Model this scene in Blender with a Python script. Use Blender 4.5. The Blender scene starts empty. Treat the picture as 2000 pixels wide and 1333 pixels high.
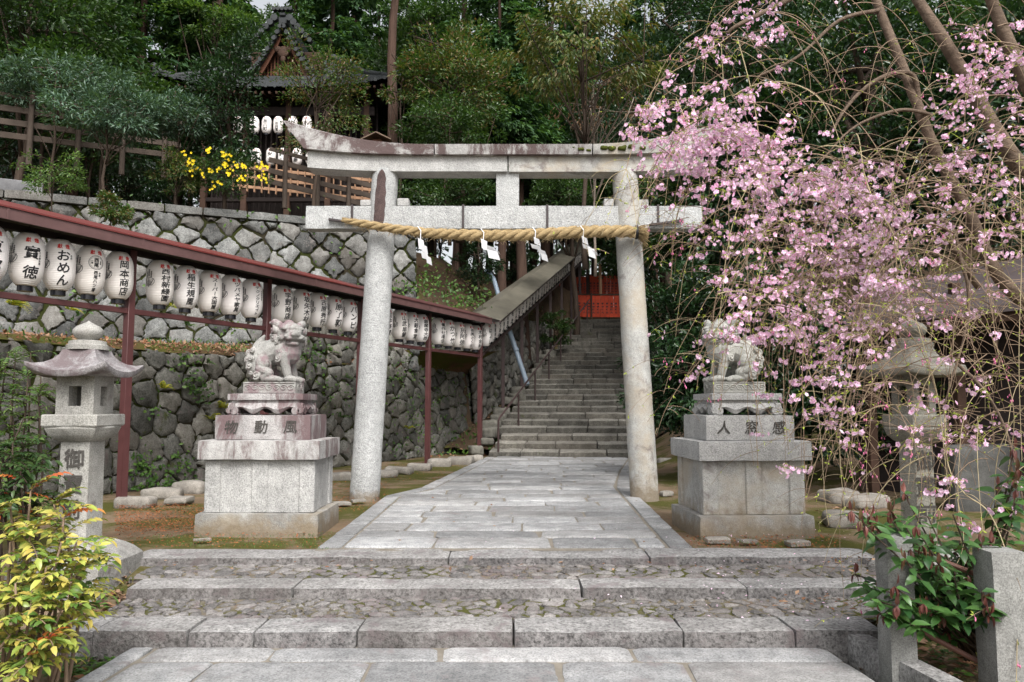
import bpy, bmesh, math, random
import numpy as np
from mathutils import Vector, Matrix, noise as mnoise

random.seed(7)
RS = np.random.RandomState(11)
R = math.radians
scene = bpy.context.scene
COL = scene.collection

# ------------------------------------------------------------------ camera
CAMZ, PITCH, FPX = 1.35, R(4.7), 1500.0
cam_d = bpy.data.cameras.new('camera'); cam = bpy.data.objects.new('camera', cam_d); COL.objects.link(cam)
cam_d.sensor_width = 36.0; cam_d.lens = 27.0; cam_d.clip_start = 0.05; cam_d.clip_end = 500
cam.location = (0, 0, CAMZ); cam.rotation_euler = (R(90) + PITCH, 0, 0)
scene.camera = cam

# ------------------------------------------------------------------ daylight (soft overcast)
SUN_EL, SUN_AZ = R(50), R(163)
world = bpy.data.worlds.new('World'); scene.world = world; world.use_nodes = True
wn, wl = world.node_tree.nodes, world.node_tree.links
bg = wn['Background']; sky = wn.new('ShaderNodeTexSky'); sky.sky_type = 'NISHITA'; sky.sun_disc = False
sky.sun_elevation = SUN_EL; sky.sun_rotation = SUN_AZ; sky.air_density = 1.2; sky.dust_density = 6.0; sky.ozone_density = 0.6
hs = wn.new('ShaderNodeHueSaturation'); hs.inputs['Saturation'].default_value = 0.22
wl.new(sky.outputs[0], hs.inputs['Color']); wl.new(hs.outputs[0], bg.inputs[0]); bg.inputs[1].default_value = 0.15
sun_d = bpy.data.lights.new('sun', 'SUN'); sun = bpy.data.objects.new('sun', sun_d); COL.objects.link(sun)
sun_d.energy = 1.4; sun_d.angle = R(20); sun_d.color = (1, 0.97, 0.93)
sd = Vector((math.sin(SUN_AZ) * math.cos(SUN_EL), math.cos(SUN_AZ) * math.cos(SUN_EL), math.sin(SUN_EL)))
sun.rotation_euler = sd.to_track_quat('Z', 'Y').to_euler()
scene.view_settings.view_transform = 'Standard'; scene.view_settings.look = 'None'
scene.view_settings.exposure = 0.78; scene.view_settings.gamma = 1.0
scene.cycles.max_bounces = 6; scene.cycles.diffuse_bounces = 4; scene.cycles.glossy_bounces = 2
scene.cycles.transmission_bounces = 3; scene.cycles.use_denoising = True
scene.cycles.sample_clamp_indirect = 4.0

# ------------------------------------------------------------------ measuring helpers
def ray(px, py):
    u = (px - 1000) / FPX; v = (666.5 - py) / FPX
    return Vector((u, math.cos(PITCH) - v * math.sin(PITCH), math.sin(PITCH) + v * math.cos(PITCH)))
def P(px, py, Y):
    d = ray(px, py); t = Y / d.y
    return Vector((d.x * t, Y, CAMZ + d.z * t))
def G(px, py, z):
    d = ray(px, py); t = (z - CAMZ) / d.z
    return Vector((d.x * t, d.y * t, z))
def pix(p):
    x, y, z = p[0], p[1], p[2] - CAMZ
    c, s = math.cos(PITCH), math.sin(PITCH)
    w = y * c + z * s; vv = -y * s + z * c
    return 1000 + FPX * x / w, 666.5 - FPX * vv / w

# ------------------------------------------------------------------ scene objects
def link(o, parent=None):
    COL.objects.link(o)
    if parent is not None: o.parent = parent
    return o
def tag(o, label=None, cat=None, group=None, kind=None):
    if label: o['label'] = label
    if cat: o['category'] = cat
    if group: o['group'] = group
    if kind: o['kind'] = kind
    return o
def thing(name, label, cat, loc=(0, 0, 0), rz=0.0, group=None):
    o = bpy.data.objects.new(name, None); link(o)
    o.empty_display_size = 0.1
    o.location = loc; o.rotation_euler = (0, 0, rz)
    return tag(o, label, cat, group)

class MB:
    """collects shapes into one mesh"""
    def __init__(s): s.v = []; s.f = []; s.m = []; s.t = []; s.n = 0
    def add(s, vs, fs, mat=0, tone=0.5):
        vs = np.asarray(vs, dtype=float).reshape(-1, 3)
        s.v.append(vs); n = s.n
        for f in fs: s.f.append([i + n for i in f])
        s.m.extend([mat] * len(fs))
        s.t.append(np.full(len(vs), tone) if np.isscalar(tone) else np.asarray(tone))
        s.n += len(vs)
    def box(s, c, size, rz=0.0, bev=0.012, mat=0, tone=0.5, top=(1, 1), M=None):
        hx, hy, hz = size[0] / 2, size[1] / 2, size[2] / 2
        b = min(bev, hx * .49, hy * .49, hz * .49)
        vs = []; idx = {}
        for sx in (-1, 1):
            for sy in (-1, 1):
                for sz in (-1, 1):
                    for a in range(3):
                        p = [sx * (hx - b), sy * (hy - b), sz * (hz - b)]
                        p[a] = (sx * hx, sy * hy, sz * hz)[a]
                        k = (p[2] / hz + 1) / 2
                        p[0] *= 1 + (top[0] - 1) * k; p[1] *= 1 + (top[1] - 1) * k
                        idx[(sx, sy, sz, a)] = len(vs); vs.append(p)
        fs = []
        for a in range(3):
            o1, o2 = (a + 1) % 3, (a + 2) % 3
            for sg in (-1, 1):
                q = []
                for (i, j) in ((-1, -1), (1, -1), (1, 1), (-1, 1)):
                    k = [0, 0, 0]; k[a] = sg; k[o1] = i; k[o2] = j
                    q.append(idx[(k[0], k[1], k[2], a)])
                fs.append(q if sg > 0 else q[::-1])
        for a in range(3):   # edges along axis a
            o1, o2 = (a + 1) % 3, (a + 2) % 3
            for i in (-1, 1):
                for j in (-1, 1):
                    def key(e, ax):
                        k = [0, 0, 0]; k[a] = e; k[o1] = i; k[o2] = j
                        return idx[(k[0], k[1], k[2], ax)]
                    q = [key(-1, o1), key(1, o1), key(1, o2), key(-1, o2)]
                    fs.append(q if i * j < 0 else q[::-1])
        for sx in (-1, 1):
            for sy in (-1, 1):
                for sz in (-1, 1):
                    q = [idx[(sx, sy, sz, a)] for a in range(3)]
                    fs.append(q if sx * sy * sz > 0 else q[::-1])
        vs = np.array(vs)
        if M is not None:
            vs = np.array([M @ Vector(p) for p in vs])
        elif rz:
            cz, sz_ = math.cos(rz), math.sin(rz)
            vs = np.stack([vs[:, 0] * cz - vs[:, 1] * sz_, vs[:, 0] * sz_ + vs[:, 1] * cz, vs[:, 2]], 1)
        s.add(vs + np.array(c), fs, mat, tone)
    def bar(s, a, b, w, h, bev=0.006, mat=0, tone=0.5, up=(0, 0, 1)):
        """rectangular bar from a to b; w sideways, h upwards"""
        a, b = Vector(a), Vector(b); d = b - a; L = d.length; d.normalize()
        u = Vector(up); x = d.cross(u).normalized(); z = x.cross(d).normalized()
        M = Matrix((x, d, z)).transposed()
        s.box((a + b) / 2, (w, L, h), bev=bev, mat=mat, tone=tone, M=M)
    def tube(s, pts, rad, n=8, mat=0, tone=0.5, cap=True, wob=0.0):
        pts = [Vector(p) for p in pts]; k = len(pts)
        if np.isscalar(rad): rad = [rad] * k
        vs = []; ref = None
        for i, p in enumerate(pts):
            d = (pts[min(i + 1, k - 1)] - pts[max(i - 1, 0)]).normalized()
            if ref is None:
                ref = d.orthogonal().normalized()
            else:
                ref = (ref - d * ref.dot(d))
                ref = ref.normalized() if ref.length > 1e-6 else d.orthogonal().normalized()
            y = d.cross(ref)
            for j in range(n):
                t = 2 * math.pi * j / n; r = rad[i]
                if wob: r *= 1 + random.uniform(-wob, wob)
                vs.append(p + ref * (math.cos(t) * r) + y * (math.sin(t) * r))
        fs = [[i * n + j, i * n + (j + 1) % n, (i + 1) * n + (j + 1) % n, (i + 1) * n + j] for i in range(k - 1) for j in range(n)]
        if cap: fs += [list(range(n))[::-1], [(k - 1) * n + j for j in range(n)]]
        s.add([list(p) for p in vs], fs, mat, tone)
    def loft(s, rings, mat=0, tone=0.5, cap=True):
        k = len(rings); n = len(rings[0]); vs = np.concatenate([np.asarray(r, float) for r in rings])
        fs = [[i * n + j, i * n + (j + 1) % n, (i + 1) * n + (j + 1) % n, (i + 1) * n + j] for i in range(k - 1) for j in range(n)]
        if cap: fs += [list(range(n))[::-1], [(k - 1) * n + j for j in range(n)]]
        s.add(vs, fs, mat, tone)
    def lathe(s, prof, n=24, c=(0, 0, 0), mat=0, tone=0.5, rot=0.0):
        rings = [[(c[0] + r * math.cos(rot + 2 * math.pi * j / n), c[1] + r * math.sin(rot + 2 * math.pi * j / n), c[2] + z) for j in range(n)] for r, z in prof]
        s.loft(rings, mat, tone)
    def rock(s, c, size, r=0.03, seg=0.08, amp=0.01, freq=3.0, rz=0.0, mat=0, tone=0.5, seed=0, M=None, front=None):
        """rounded, uneven stone block"""
        h = [x / 2 for x in size]; n = [max(2, min(26, int(round(x / seg)))) for x in size]
        vid = {}; vs = []; fs = []; fm = []
        def vert(p):
            k = tuple(round(q, 5) for q in p)
            if k not in vid: vid[k] = len(vs); vs.append(p)
            return vid[k]
        for a in range(3):
            b, e = (a + 1) % 3, (a + 2) % 3
            for sg in (-1, 1):
                for i in range(n[b]):
                    for j in range(n[e]):
                        q = []
                        for (di, dj) in ((0, 0), (1, 0), (1, 1), (0, 1)):
                            p = [0, 0, 0]; p[a] = sg * h[a]
                            p[b] = -h[b] + 2 * h[b] * (i + di) / n[b]; p[e] = -h[e] + 2 * h[e] * (j + dj) / n[e]
                            q.append(vert(p))
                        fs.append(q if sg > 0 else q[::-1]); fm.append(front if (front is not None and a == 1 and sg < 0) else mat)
        out = []
        rr = min(r, min(h) * .95)
        for p in vs:
            inner = [max(-(h[a] - rr), min(h[a] - rr, p[a])) for a in range(3)]
            d = Vector([p[a] - inner[a] for a in range(3)])
            if d.length > 1e-6: d = d.normalized() * rr
            q = Vector(inner) + d
            nv = mnoise.noise_vector(Vector((q.x * freq + seed * 7.3, q.y * freq + seed * 3.1, q.z * freq)))
            q = q + nv * amp
            out.append(q)
        if M is not None: out = [M @ q for q in out]
        elif rz:
            m = Matrix.Rotation(rz, 3, 'Z'); out = [m @ q for q in out]
        s.add([[q.x + c[0], q.y + c[1], q.z + c[2]] for q in out], fs, mat, tone); s.m[-len(fs):] = fm
    def build(s, name, mats, parent=None, smooth=40, tone=False):
        me = bpy.data.meshes.new(name)
        v = np.concatenate(s.v) if s.v else np.zeros((0, 3))
        me.from_pydata(v.tolist(), [], s.f)
        if not isinstance(mats, (list, tuple)): mats = [mats]
        for m in mats: me.materials.append(m)
        if len(mats) > 1: me.polygons.foreach_set('material_index', s.m)
        if tone:
            at = me.attributes.new('tone', 'FLOAT', 'POINT'); at.data.foreach_set('value', np.concatenate(s.t))
        if smooth:
            me.shade_smooth()
            if smooth < 180: me.set_sharp_from_angle(angle=R(smooth))
        me.update()
        return link(bpy.data.objects.new(name, me), parent)

# ------------------------------------------------------------------ materials
class NT:
    def __init__(s, name):
        s.m = bpy.data.materials.new(name); s.m.use_nodes = True
        s.n = s.m.node_tree.nodes; s.l = s.m.node_tree.links; s.b = s.n['Principled BSDF']
        s.tc = s.n.new('ShaderNodeTexCoord')
    def co(s, geo=True):
        if geo:
            if not hasattr(s, 'geo'): s.geo = s.n.new('ShaderNodeNewGeometry')
            return s.geo.outputs['Position']
        return s.tc.outputs['Object']
    def noise(s, scale, detail=4, rough=0.6, dist=0.0, co=None, stretch=None):
        t = s.n.new('ShaderNodeTexNoise'); t.inputs['Scale'].default_value = scale; t.inputs['Detail'].default_value = detail
        t.inputs['Roughness'].default_value = rough; t.inputs['Distortion'].default_value = dist
        c = co or s.co()
        if stretch:
            mp = s.n.new('ShaderNodeMapping'); mp.inputs['Scale'].default_value = stretch; s.l.new(c, mp.inputs[0]); c = mp.outputs[0]
        s.l.new(c, t.inputs['Vector']); return t.outputs['Fac']
    def vor(s, scale, feature='F1', co=None):
        t = s.n.new('ShaderNodeTexVoronoi'); t.inputs['Scale'].default_value = scale; t.feature = feature
        s.l.new(co or s.co(), t.inputs['Vector']); return t.outputs['Distance']
    def ramp(s, fac, stops, interp='LINEAR'):
        r = s.n.new('ShaderNodeValToRGB'); e = r.color_ramp.elements; r.color_ramp.interpolation = interp
        while len(e) < len(stops): e.new(0.5)
        for el, (p, c) in zip(e, stops):
            el.position = p
            el.color = (c, c, c, 1) if np.isscalar(c) else (*c, 1)
        s.l.new(fac, r.inputs[0]); return r.outputs[0]
    def mix(s, fac, a, b, mode='MIX'):
        x = s.n.new('ShaderNodeMix'); x.data_type = 'RGBA'; x.blend_type = mode
        for k, v in ((0, fac), (6, a), (7, b)):
            if hasattr(v, 'links'): s.l.new(v, x.inputs[k])
            elif np.isscalar(v): x.inputs[k].default_value = v if k == 0 else (v, v, v, 1)
            else: x.inputs[k].default_value = (*v, 1)
        return x.outputs[2]
    def math(s, op, a, b=0.0):
        x = s.n.new('ShaderNodeMath'); x.operation = op
        for k, v in ((0, a), (1, b)):
            if hasattr(v, 'links'): s.l.new(v, x.inputs[k])
            else: x.inputs[k].default_value = v
        return x.outputs[0]
    def attr(s, name):
        a = s.n.new('ShaderNodeAttribute'); a.attribute_name = name; return a.outputs['Fac']
    def bump(s, h, strength=0.4, dist=0.01):
        b = s.n.new('ShaderNodeBump'); b.inputs['Strength'].default_value = strength; b.inputs['Distance'].default_value = dist
        s.l.new(h, b.inputs['Height'])
        if hasattr(s, '_b'): s.l.new(s._b, b.inputs['Normal'])
        s._b = b.outputs[0]; s.l.new(s._b, s.b.inputs['Normal'])
    def up(s):
        if not hasattr(s, 'geo'): s.co()
        x = s.n.new('ShaderNodeSeparateXYZ'); s.l.new(s.geo.outputs['Normal'], x.inputs[0]); return x.outputs[2]
    def out(s, col, rough=0.8, spec=0.3):
        if hasattr(col, 'links'): s.l.new(col, s.b.inputs['Base Color'])
        else: s.b.inputs['Base Color'].default_value = (*col, 1)
        if hasattr(rough, 'links'): s.l.new(rough, s.b.inputs['Roughness'])
        else: s.b.inputs['Roughness'].default_value = rough
        s.b.inputs['Specular IOR Level'].default_value = spec
        return s.m

def stone(name, lo, hi, speck=0.5, lichen=0.0, moss=0.0, bump=0.5, dirt=0.3, tone=0.0, lich_col=(.11, .08, .078), fine=110.0, bd=0.006, streak=False, warm=None, base=None):
    """granite: speckles, mottling, purple-brown lichen, moss"""
    k = NT(name)
    fineN = k.noise(fine, 3, 0.75); midN = k.noise(9, 5, 0.65); bigN = k.noise(1.3, 4, 0.6)
    c = k.mix(k.ramp(midN, [(0.3, 0), (0.7, 1)]), lo, hi)
    sp = k.ramp(fineN, [(0.34, 1 - .85 * speck), (0.52, 1.0), (0.68, 1 + .45 * speck)])
    c = k.mix(1.0, c, sp, 'MULTIPLY')
    c = k.mix(1.0, c, k.ramp(bigN, [(0.3, 1 - dirt), (0.62, 1.0)]), 'MULTIPLY')
    sk_ = k.noise(1.0, 5, .65, .2, stretch=(5, 5, .35)); c = k.mix(1.0, c, k.ramp(sk_, [(.35, 1 - .55 * dirt), (.6, 1.0)]), 'MULTIPLY')
    if warm: c = k.mix(k.ramp(k.noise(2.2, 4, .6), [(0.45, 0), (0.65, .7)]), c, warm)
    if tone:
        t = k.attr('tone')
        c = k.mix(1.0, c, k.ramp(t, [(0, 1 - tone), (1, 1 + tone * .8)]), 'MULTIPLY')
        c = k.mix(k.ramp(k.math('FRACT', k.math('MULTIPLY', t, 7.3)), [(0.4, 0), (1, .35 * tone)]), c, (.30, .25, .20))
    if lichen:
        ln = k.noise(3.2, 8, 0.72, 0.4, stretch=(1, 1, .25) if streak else None)
        lf = k.ramp(k.math('ADD', ln, k.math('MULTIPLY', k.ramp(fineN, [(.3, 0), (.7, 1)]), .12)), [(0.66 - .22 * lichen, 0), (0.74 - .2 * lichen, min(1, .5 + lichen))])
        c = k.mix(lf, c, lich_col)
    if base:      # earth splashed up on the foot of the stone, with a ragged upper edge
        sx = k.n.new('ShaderNodeSeparateXYZ'); k.l.new(k.co(), sx.inputs[0])
        h = k.math('SUBTRACT', sx.outputs[2], k.math('MULTIPLY', k.math('SUBTRACT', k.noise(7, 5, .7), .42), base * 3.2))
        c = k.mix(k.ramp(h, [(0, .85), (base, 0.0)]), c, k.mix(k.noise(25, 3), (.13, .10, .065), (.27, .215, .15)))
    if moss:
        mn = k.noise(2.4, 7, 0.7)
        mf = k.ramp(mn, [(0.72 - .25 * moss, 0), (0.80 - .25 * moss, .9)])
        c = k.mix(mf, c, k.mix(k.noise(40, 2), (.022, .034, .006), (.075, .085, .018)))
    k.bump(k.noise(55, 3, 0.7), bump, bd)
    k.bump(midN, bump * .8, 0.02)
    return k.out(c, 0.85, 0.25)

def plain(name, col, rough=0.5, var=0.15, scale=6.0, spec=0.4, bump=0.0, metal=0.0):
    k = NT(name)
    c = k.mix(1.0, col, k.ramp(k.noise(scale, 5, .65), [(0.25, 1 - var), (0.75, 1 + var)]), 'MULTIPLY')
    if bump: k.bump(k.noise(scale * 6, 3), bump, 0.004)
    k.b.inputs['Metallic'].default_value = metal
    return k.out(c, rough, spec)

def leafmat(name, cols, rough=0.45, spec=0.4, trans=0.25, tcol=None):
    """leaf: colour differs from leaf to leaf, light passes through"""
    k = NT(name); k.co()
    stops = [(i / max(1, len(cols) - 1), c) for i, c in enumerate(cols)]
    c = k.ramp(k.geo.outputs['Random Per Island'], stops)
    c = k.mix(1.0, c, k.ramp(k.noise(.9, 3, .6), [(.3, .72), (.7, 1.25)]), 'MULTIPLY')
    k.out(c, rough, spec)
    tr = k.n.new('ShaderNodeBsdfTranslucent')
    tc = k.mix(1.0, c, tcol or (1.5, 1.6, .6), 'MULTIPLY'); k.l.new(tc, tr.inputs[0])
    mx = k.n.new('ShaderNodeMixShader'); mx.inputs[0].default_value = trans
    k.l.new(k.b.outputs[0], mx.inputs[1]); k.l.new(tr.outputs[0], mx.inputs[2])
    k.l.new(mx.outputs[0], k.n['Material Output'].inputs[0])
    return k.m

def barkmat(name, c1, c2, sc=(14, 14, 1.6)):
    k = NT(name); n = k.noise(1.0, 6, .7, .3, stretch=sc)
    k.bump(n, .8, .03)
    return k.out(k.mix(k.ramp(n, [(.3, 0), (.7, 1)]), c1, c2), .9, .15)
M = {}
M['granite'] = stone('pale_granite', (.38, .38, .37), (.51, .505, .495), .55, bump=.8, dirt=.22, fine=80)
M['granite_lichen'] = stone('lichened_granite', (.40, .39, .38), (.55, .54, .53), .6, lichen=.7, bump=.6, dirt=.25, streak=True)
M['granite_stain'] = stone('stained_granite', (.42, .42, .40), (.56, .555, .53), .55, lichen=.12, moss=.0, bump=.7, dirt=.3, warm=(.36, .31, .24), base=.28)
M['kasagi'] = stone('red_lichen_granite', (.42, .41, .40), (.56, .55, .54), .6, lichen=.76, bump=.8, dirt=.25, lich_col=(.125, .09, .088))
M['lion'] = stone('weathered_lion_stone', (.28, .275, .26), (.42, .415, .395), .45, lichen=.45, bump=.35, dirt=.35, lich_col=(.2, .14, .15))
M['lantern_stone'] = stone('lantern_stone', (.36, .35, .32), (.50, .49, .46), .6, lichen=.1, bump=.6, dirt=.35)
M['lantern_roof'] = stone('lantern_roof_stone', (.28, .265, .27), (.40, .38, .385), .8, lichen=.72, bump=.6, dirt=.2, lich_col=(.135, .108, .112))
M['paving'] = stone('paving_stone', (.27, .275, .28), (.41, .41, .41), .55, bump=.6, dirt=.35, tone=.3, lichen=.12, fine=70, lich_col=(.2, .17, .17))
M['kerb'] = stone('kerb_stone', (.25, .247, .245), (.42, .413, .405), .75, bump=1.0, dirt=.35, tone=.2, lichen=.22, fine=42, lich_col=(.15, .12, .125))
M['cobble'] = stone('cobble_stone', (.155, .146, .142), (.27, .257, .25), .6, bump=.8, dirt=.4, tone=.35, lichen=.3, moss=.42, fine=60, lich_col=(.15, .12, .12))
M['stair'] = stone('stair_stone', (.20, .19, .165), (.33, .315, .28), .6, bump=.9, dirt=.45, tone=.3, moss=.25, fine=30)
M['wall_stone'] = stone('wall_stone', (.15, .155, .152), (.275, .278, .27), .65, bump=1.1, dirt=.55, tone=.55, lichen=.16, moss=.3, fine=38, lich_col=(.17, .15, .14))
M['moss_stone'] = stone('mossy_wall_stone', (.115, .115, .10), (.23, .225, .205), .6, bump=1.1, dirt=.45, tone=.5, lichen=.15, moss=.55, fine=38)
M['grout'] = plain('sandy_mortar', (.20, .18, .15), .95, .25, 8, .1, .3)
def soilmat(name, a, b, c, moss, mossc=(.06, .065, .012)):
    k = NT(name)
    n1 = k.noise(1.1, 6, .65); n2 = k.noise(30, 4, .7); n3 = k.noise(.8, 6, .7, .3)
    col = k.mix(k.ramp(n1, [(.35, 0), (.65, 1)]), a, b)
    col = k.mix(k.ramp(n2, [(.5, 0), (.68, .75)]), col, c)
    if moss: col = k.mix(k.ramp(k.math('ADD', n3, k.math('MULTIPLY', n2, .15)), [(.70 - .25 * moss, 0), (.78 - .22 * moss, .9)]), col, mossc)
    k.bump(n2, .8, .02)
    return k.out(col, .95, .1)
M['soil'] = soilmat('mossy_soil', (.12, .09, .058), (.20, .152, .105), (.20, .095, .05), .72)
M['joint'] = soilmat('mossy_joint', (.022, .018, .012), (.04, .034, .022), (.02, .015, .01), 1.0, (.028, .034, .008))
M['dark_soil'] = soilmat('leaf_litter_soil', (.05, .038, .026), (.085, .06, .04), (.15, .08, .045), .35)
M['bank_soil'] = soilmat('needle_covered_bank', (.06, .04, .024), (.11, .06, .034), (.17, .075, .036), .75)
M['red_steel'] = plain('maroon_steel', (.085, .032, .032), .45, .2, 5, .4)
M['brown_steel'] = plain('brown_steel', (.045, .027, .026), .5, .2, 5, .4)
M['red_sheet'] = plain('red_sheet_roof', (.14, .03, .027), .4, .15, 3, .4)
M['fascia'] = plain('mauve_fascia', (.115, .062, .06), .5, .25, 4, .4)
M['green_sheet'] = plain('weathered_sheet_roof', (.13, .12, .095), .45, .35, 2.5, .4)
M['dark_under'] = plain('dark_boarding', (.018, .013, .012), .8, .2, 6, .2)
k = NT('lantern_paper'); w = k.n.new('ShaderNodeTexWave'); w.bands_direction = 'Z'; w.inputs['Scale'].default_value = 14; w.inputs['Distortion'].default_value = .15
k.l.new(k.co(False), w.inputs['Vector']); k.bump(w.outputs['Fac'], .35, .006)
oi = k.n.new('ShaderNodeObjectInfo')
k.out(k.mix(1.0, k.mix(k.noise(3, 4, .6), (.86, .82, .81), (.94, .92, .915)), k.ramp(oi.outputs['Random'], [(0, (.92, .90, .86)), (.5, (1, 1, 1)), (1, (1, .97, .95))]), 'MULTIPLY'), .6, .3)
tr = k.n.new('ShaderNodeBsdfTranslucent'); tr.inputs[0].default_value = (.9, .86, .82, 1); mx = k.n.new('ShaderNodeMixShader'); mx.inputs[0].default_value = .12
k.l.new(k.b.outputs[0], mx.inputs[1]); k.l.new(tr.outputs[0], mx.inputs[2]); k.l.new(mx.outputs[0], k.n['Material Output'].inputs[0])
M['paper'] = k.m
M['ink'] = plain('black_ink', (.012, .012, .014), .6, .1)
M['red_ink'] = plain('red_ink', (.62, .045, .04), .6, .1)
M['black_ring'] = plain('black_lacquer', (.012, .012, .016), .25, .1)
k = NT('straw'); fz = k.noise(1.0, 5, .75, stretch=(18, 90, 90)); k.bump(fz, .9, .012)
M['straw'] = k.out(k.mix(k.ramp(fz, [(.3, 0), (.7, 1)]), (.22, .155, .075), (.47, .355, .195)), .85, .15)
M['white_paper'] = plain('white_paper', (.86, .87, .9), .7, .03)
M['iron'] = plain('rusty_iron', (.045, .035, .036), .6, .3, 12, .4)
M['wood'] = plain('weathered_wood', (.16, .115, .085), .8, .35, 4, .2, .4)
M['pale_wood'] = plain('pale_wood', (.40, .24, .15), .8, .25, 4, .2, .3)
M['dark_wood'] = plain('dark_wood', (.055, .03, .02), .75, .35, 4, .25, .3)
M['red_wood'] = plain('reddish_gable_wood', (.085, .032, .016), .7, .3, 3, .25, .3)
M['tile'] = plain('dark_roof_tile', (.034, .038, .04), .6, .45, 3, .25, .3)
M['concrete'] = stone('grey_concrete', (.20, .20, .21), (.29, .29, .30), .25, bump=.3, dirt=.45, fine=60)
M['vermilion'] = plain('vermilion_paint', (.42, .05, .02), .65, .3, 2.5, .25)
M['pipe'] = plain('grey_blue_pipe', (.19, .24, .30), .45, .15, 4, .4)
M['brown_roof'] = plain('brown_plank_roof', (.055, .042, .042), .7, .3, 3, .3, .3)
M['carve'] = plain('carved_shadow_stone', (.07, .065, .06), .9, .3, 20, .1)  # flat dark letters: shade and dirt of the cuts put into the colour
M['moss'] = plain('moss_clump', (.055, .065, .014), .95, .5, 30, .1, .8)
# foliage
M['leaf_dark'] = leafmat('glossy_dark_leaf', [(.008, .025, .010), (.018, .048, .016), (.034, .072, .024)], .32, .5, .15)
M['leaf_mid'] = leafmat('green_leaf', [(.018, .046, .012), (.035, .076, .02), (.06, .108, .027)], .4, .4, .25)
M['leaf_light'] = leafmat('fresh_green_leaf', [(.045, .10, .024), (.08, .15, .036), (.13, .20, .05)], .45, .35, .3)
M['leaf_blue'] = leafmat('bluish_feathery_leaf', [(.035, .075, .045), (.065, .125, .08), (.12, .19, .13)], .4, .45, .2)
M['leaf_cedar'] = leafmat('cedar_needle', [(.022, .055, .025), (.045, .10, .04), (.08, .15, .05)], .6, .2, .25)
M['leaf_olive'] = leafmat('olive_drooping_leaf', [(.045, .08, .02), (.075, .115, .028), (.13, .145, .04), (.17, .12, .04)], .4, .4, .3)
M['leaf_russet'] = leafmat('russet_tipped_leaf', [(.035, .08, .02), (.06, .12, .03), (.10, .14, .04), (.20, .11, .06)], .4, .4, .25)
M['leaf_tan'] = leafmat('withered_leaf', [(.30, .17, .10), (.42, .27, .18), (.22, .12, .07)], .6, .2, .25, (1.2, 1, .8))
M['leaf_mahonia'] = leafmat('yellow_mahonia_leaf', [(.07, .15, .03), (.14, .22, .04), (.32, .37, .07), (.48, .47, .10), (.42, .33, .08), (.12, .20, .04)], .35, .45, .2, (1.2, 1.1, .5))
M['leaf_orange'] = leafmat('orange_leaf', [(.55, .16, .04), (.45, .08, .03), (.50, .26, .06)], .35, .45, .2, (1.2, .9, .5))
M['leaf_young'] = leafmat('maroon_young_leaf', [(.11, .035, .03), (.17, .06, .045), (.085, .03, .026), (.14, .09, .04)], .4, .4, .2, (1.3, .9, .8))
M['leaf_big'] = leafmat('broad_green_leaf', [(.022, .065, .02), (.045, .11, .028), (.08, .17, .045)], .28, .5, .18)
M['fern'] = leafmat('yellow_green_fern', [(.18, .26, .03), (.36, .36, .04), (.52, .42, .05)], .5, .3, .3)
M['ivy'] = leafmat('small_wall_leaf', [(.035, .085, .016), (.06, .13, .025), (.11, .19, .04)], .45, .35, .25)
M['litter'] = leafmat('fallen_leaf', [(.14, .06, .03), (.22, .10, .05), (.34, .22, .14), (.10, .055, .035)], .7, .2, .05, (1, 1, 1))
M['yellow_flower'] = leafmat('yellow_petal', [(.80, .58, .02), (.85, .68, .03)], .6, .2, .2, (1, 1, .6))
M['petal'] = leafmat('pink_petal', [(.86, .55, .75), (.89, .66, .82), (.91, .76, .87), (.82, .43, .63)], .6, .2, .3, (1, .95, 1))
M['bud'] = plain('dark_pink_bud', (.62, .17, .32), .6, .1)
M['bud_leaf'] = leafmat('lime_leaf_bud', [(.35, .46, .06), (.45, .52, .09)], .5, .3, .3, (1.1, 1.1, .6))
M['bark'] = barkmat('dark_bark', (.035, .026, .02), (.085, .062, .048))
M['bark_cedar'] = barkmat('cedar_bark', (.045, .028, .022), (.105, .066, .05), (16, 16, .6))
M['bark_pale'] = barkmat('pale_bark', (.16, .13, .105), (.30, .25, .21))
M['bark_cherry'] = barkmat('cherry_bark', (.065, .046, .034), (.19, .14, .105), (9, 9, 14))
M['twig'] = plain('cherry_twig', (.22, .155, .105), .7, .35, 5, .25)
M['twig_green'] = plain('olive_twig', (.34, .28, .17), .65, .25, 5, .25)
# ------------------------------------------------------------------ stone patterns
def clip(poly, nx, ny, c):
    """keep the part of poly where nx*x+ny*y <= c"""
    out = []
    for i in range(len(poly)):
        a, b = poly[i], poly[(i + 1) % len(poly)]
        da, db = nx * a[0] + ny * a[1] - c, nx * b[0] + ny * b[1] - c
        if da <= 0: out.append(a)
        if (da < 0 < db) or (db < 0 < da):
            t = da / (da - db); out.append((a[0] + t * (b[0] - a[0]), a[1] + t * (b[1] - a[1])))
    return out
def voronoi(pts, x0, y0, x1, y1, near=18):
    pts = np.asarray(pts); cells = []
    for i, p in enumerate(pts):
        d = ((pts - p) ** 2).sum(1); order = np.argsort(d)[1:near + 1]
        poly = [(x0, y0), (x1, y0), (x1, y1), (x0, y1)]
        for j in order:
            q = pts[j]; n = q - p
            poly = clip(poly, n[0], n[1], (q @ q - p @ p) / 2)
            if len(poly) < 3: break
        if len(poly) >= 3: cells.append(poly)
    return cells
def inset(poly, g):
    c = np.mean(poly, 0); out = list(poly)
    for i in range(len(poly)):
        a, b = np.array(poly[i]), np.array(poly[(i + 1) % len(poly)])
        e = b - a; L = math.hypot(*e)
        if L < 1e-5: continue
        n = np.array([e[1], -e[0]]) / L
        if n @ (c - a) > 0: n = -n
        out = clip(out, n[0], n[1], n @ a - g)
        if len(out) < 3: return []
    return out
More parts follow.
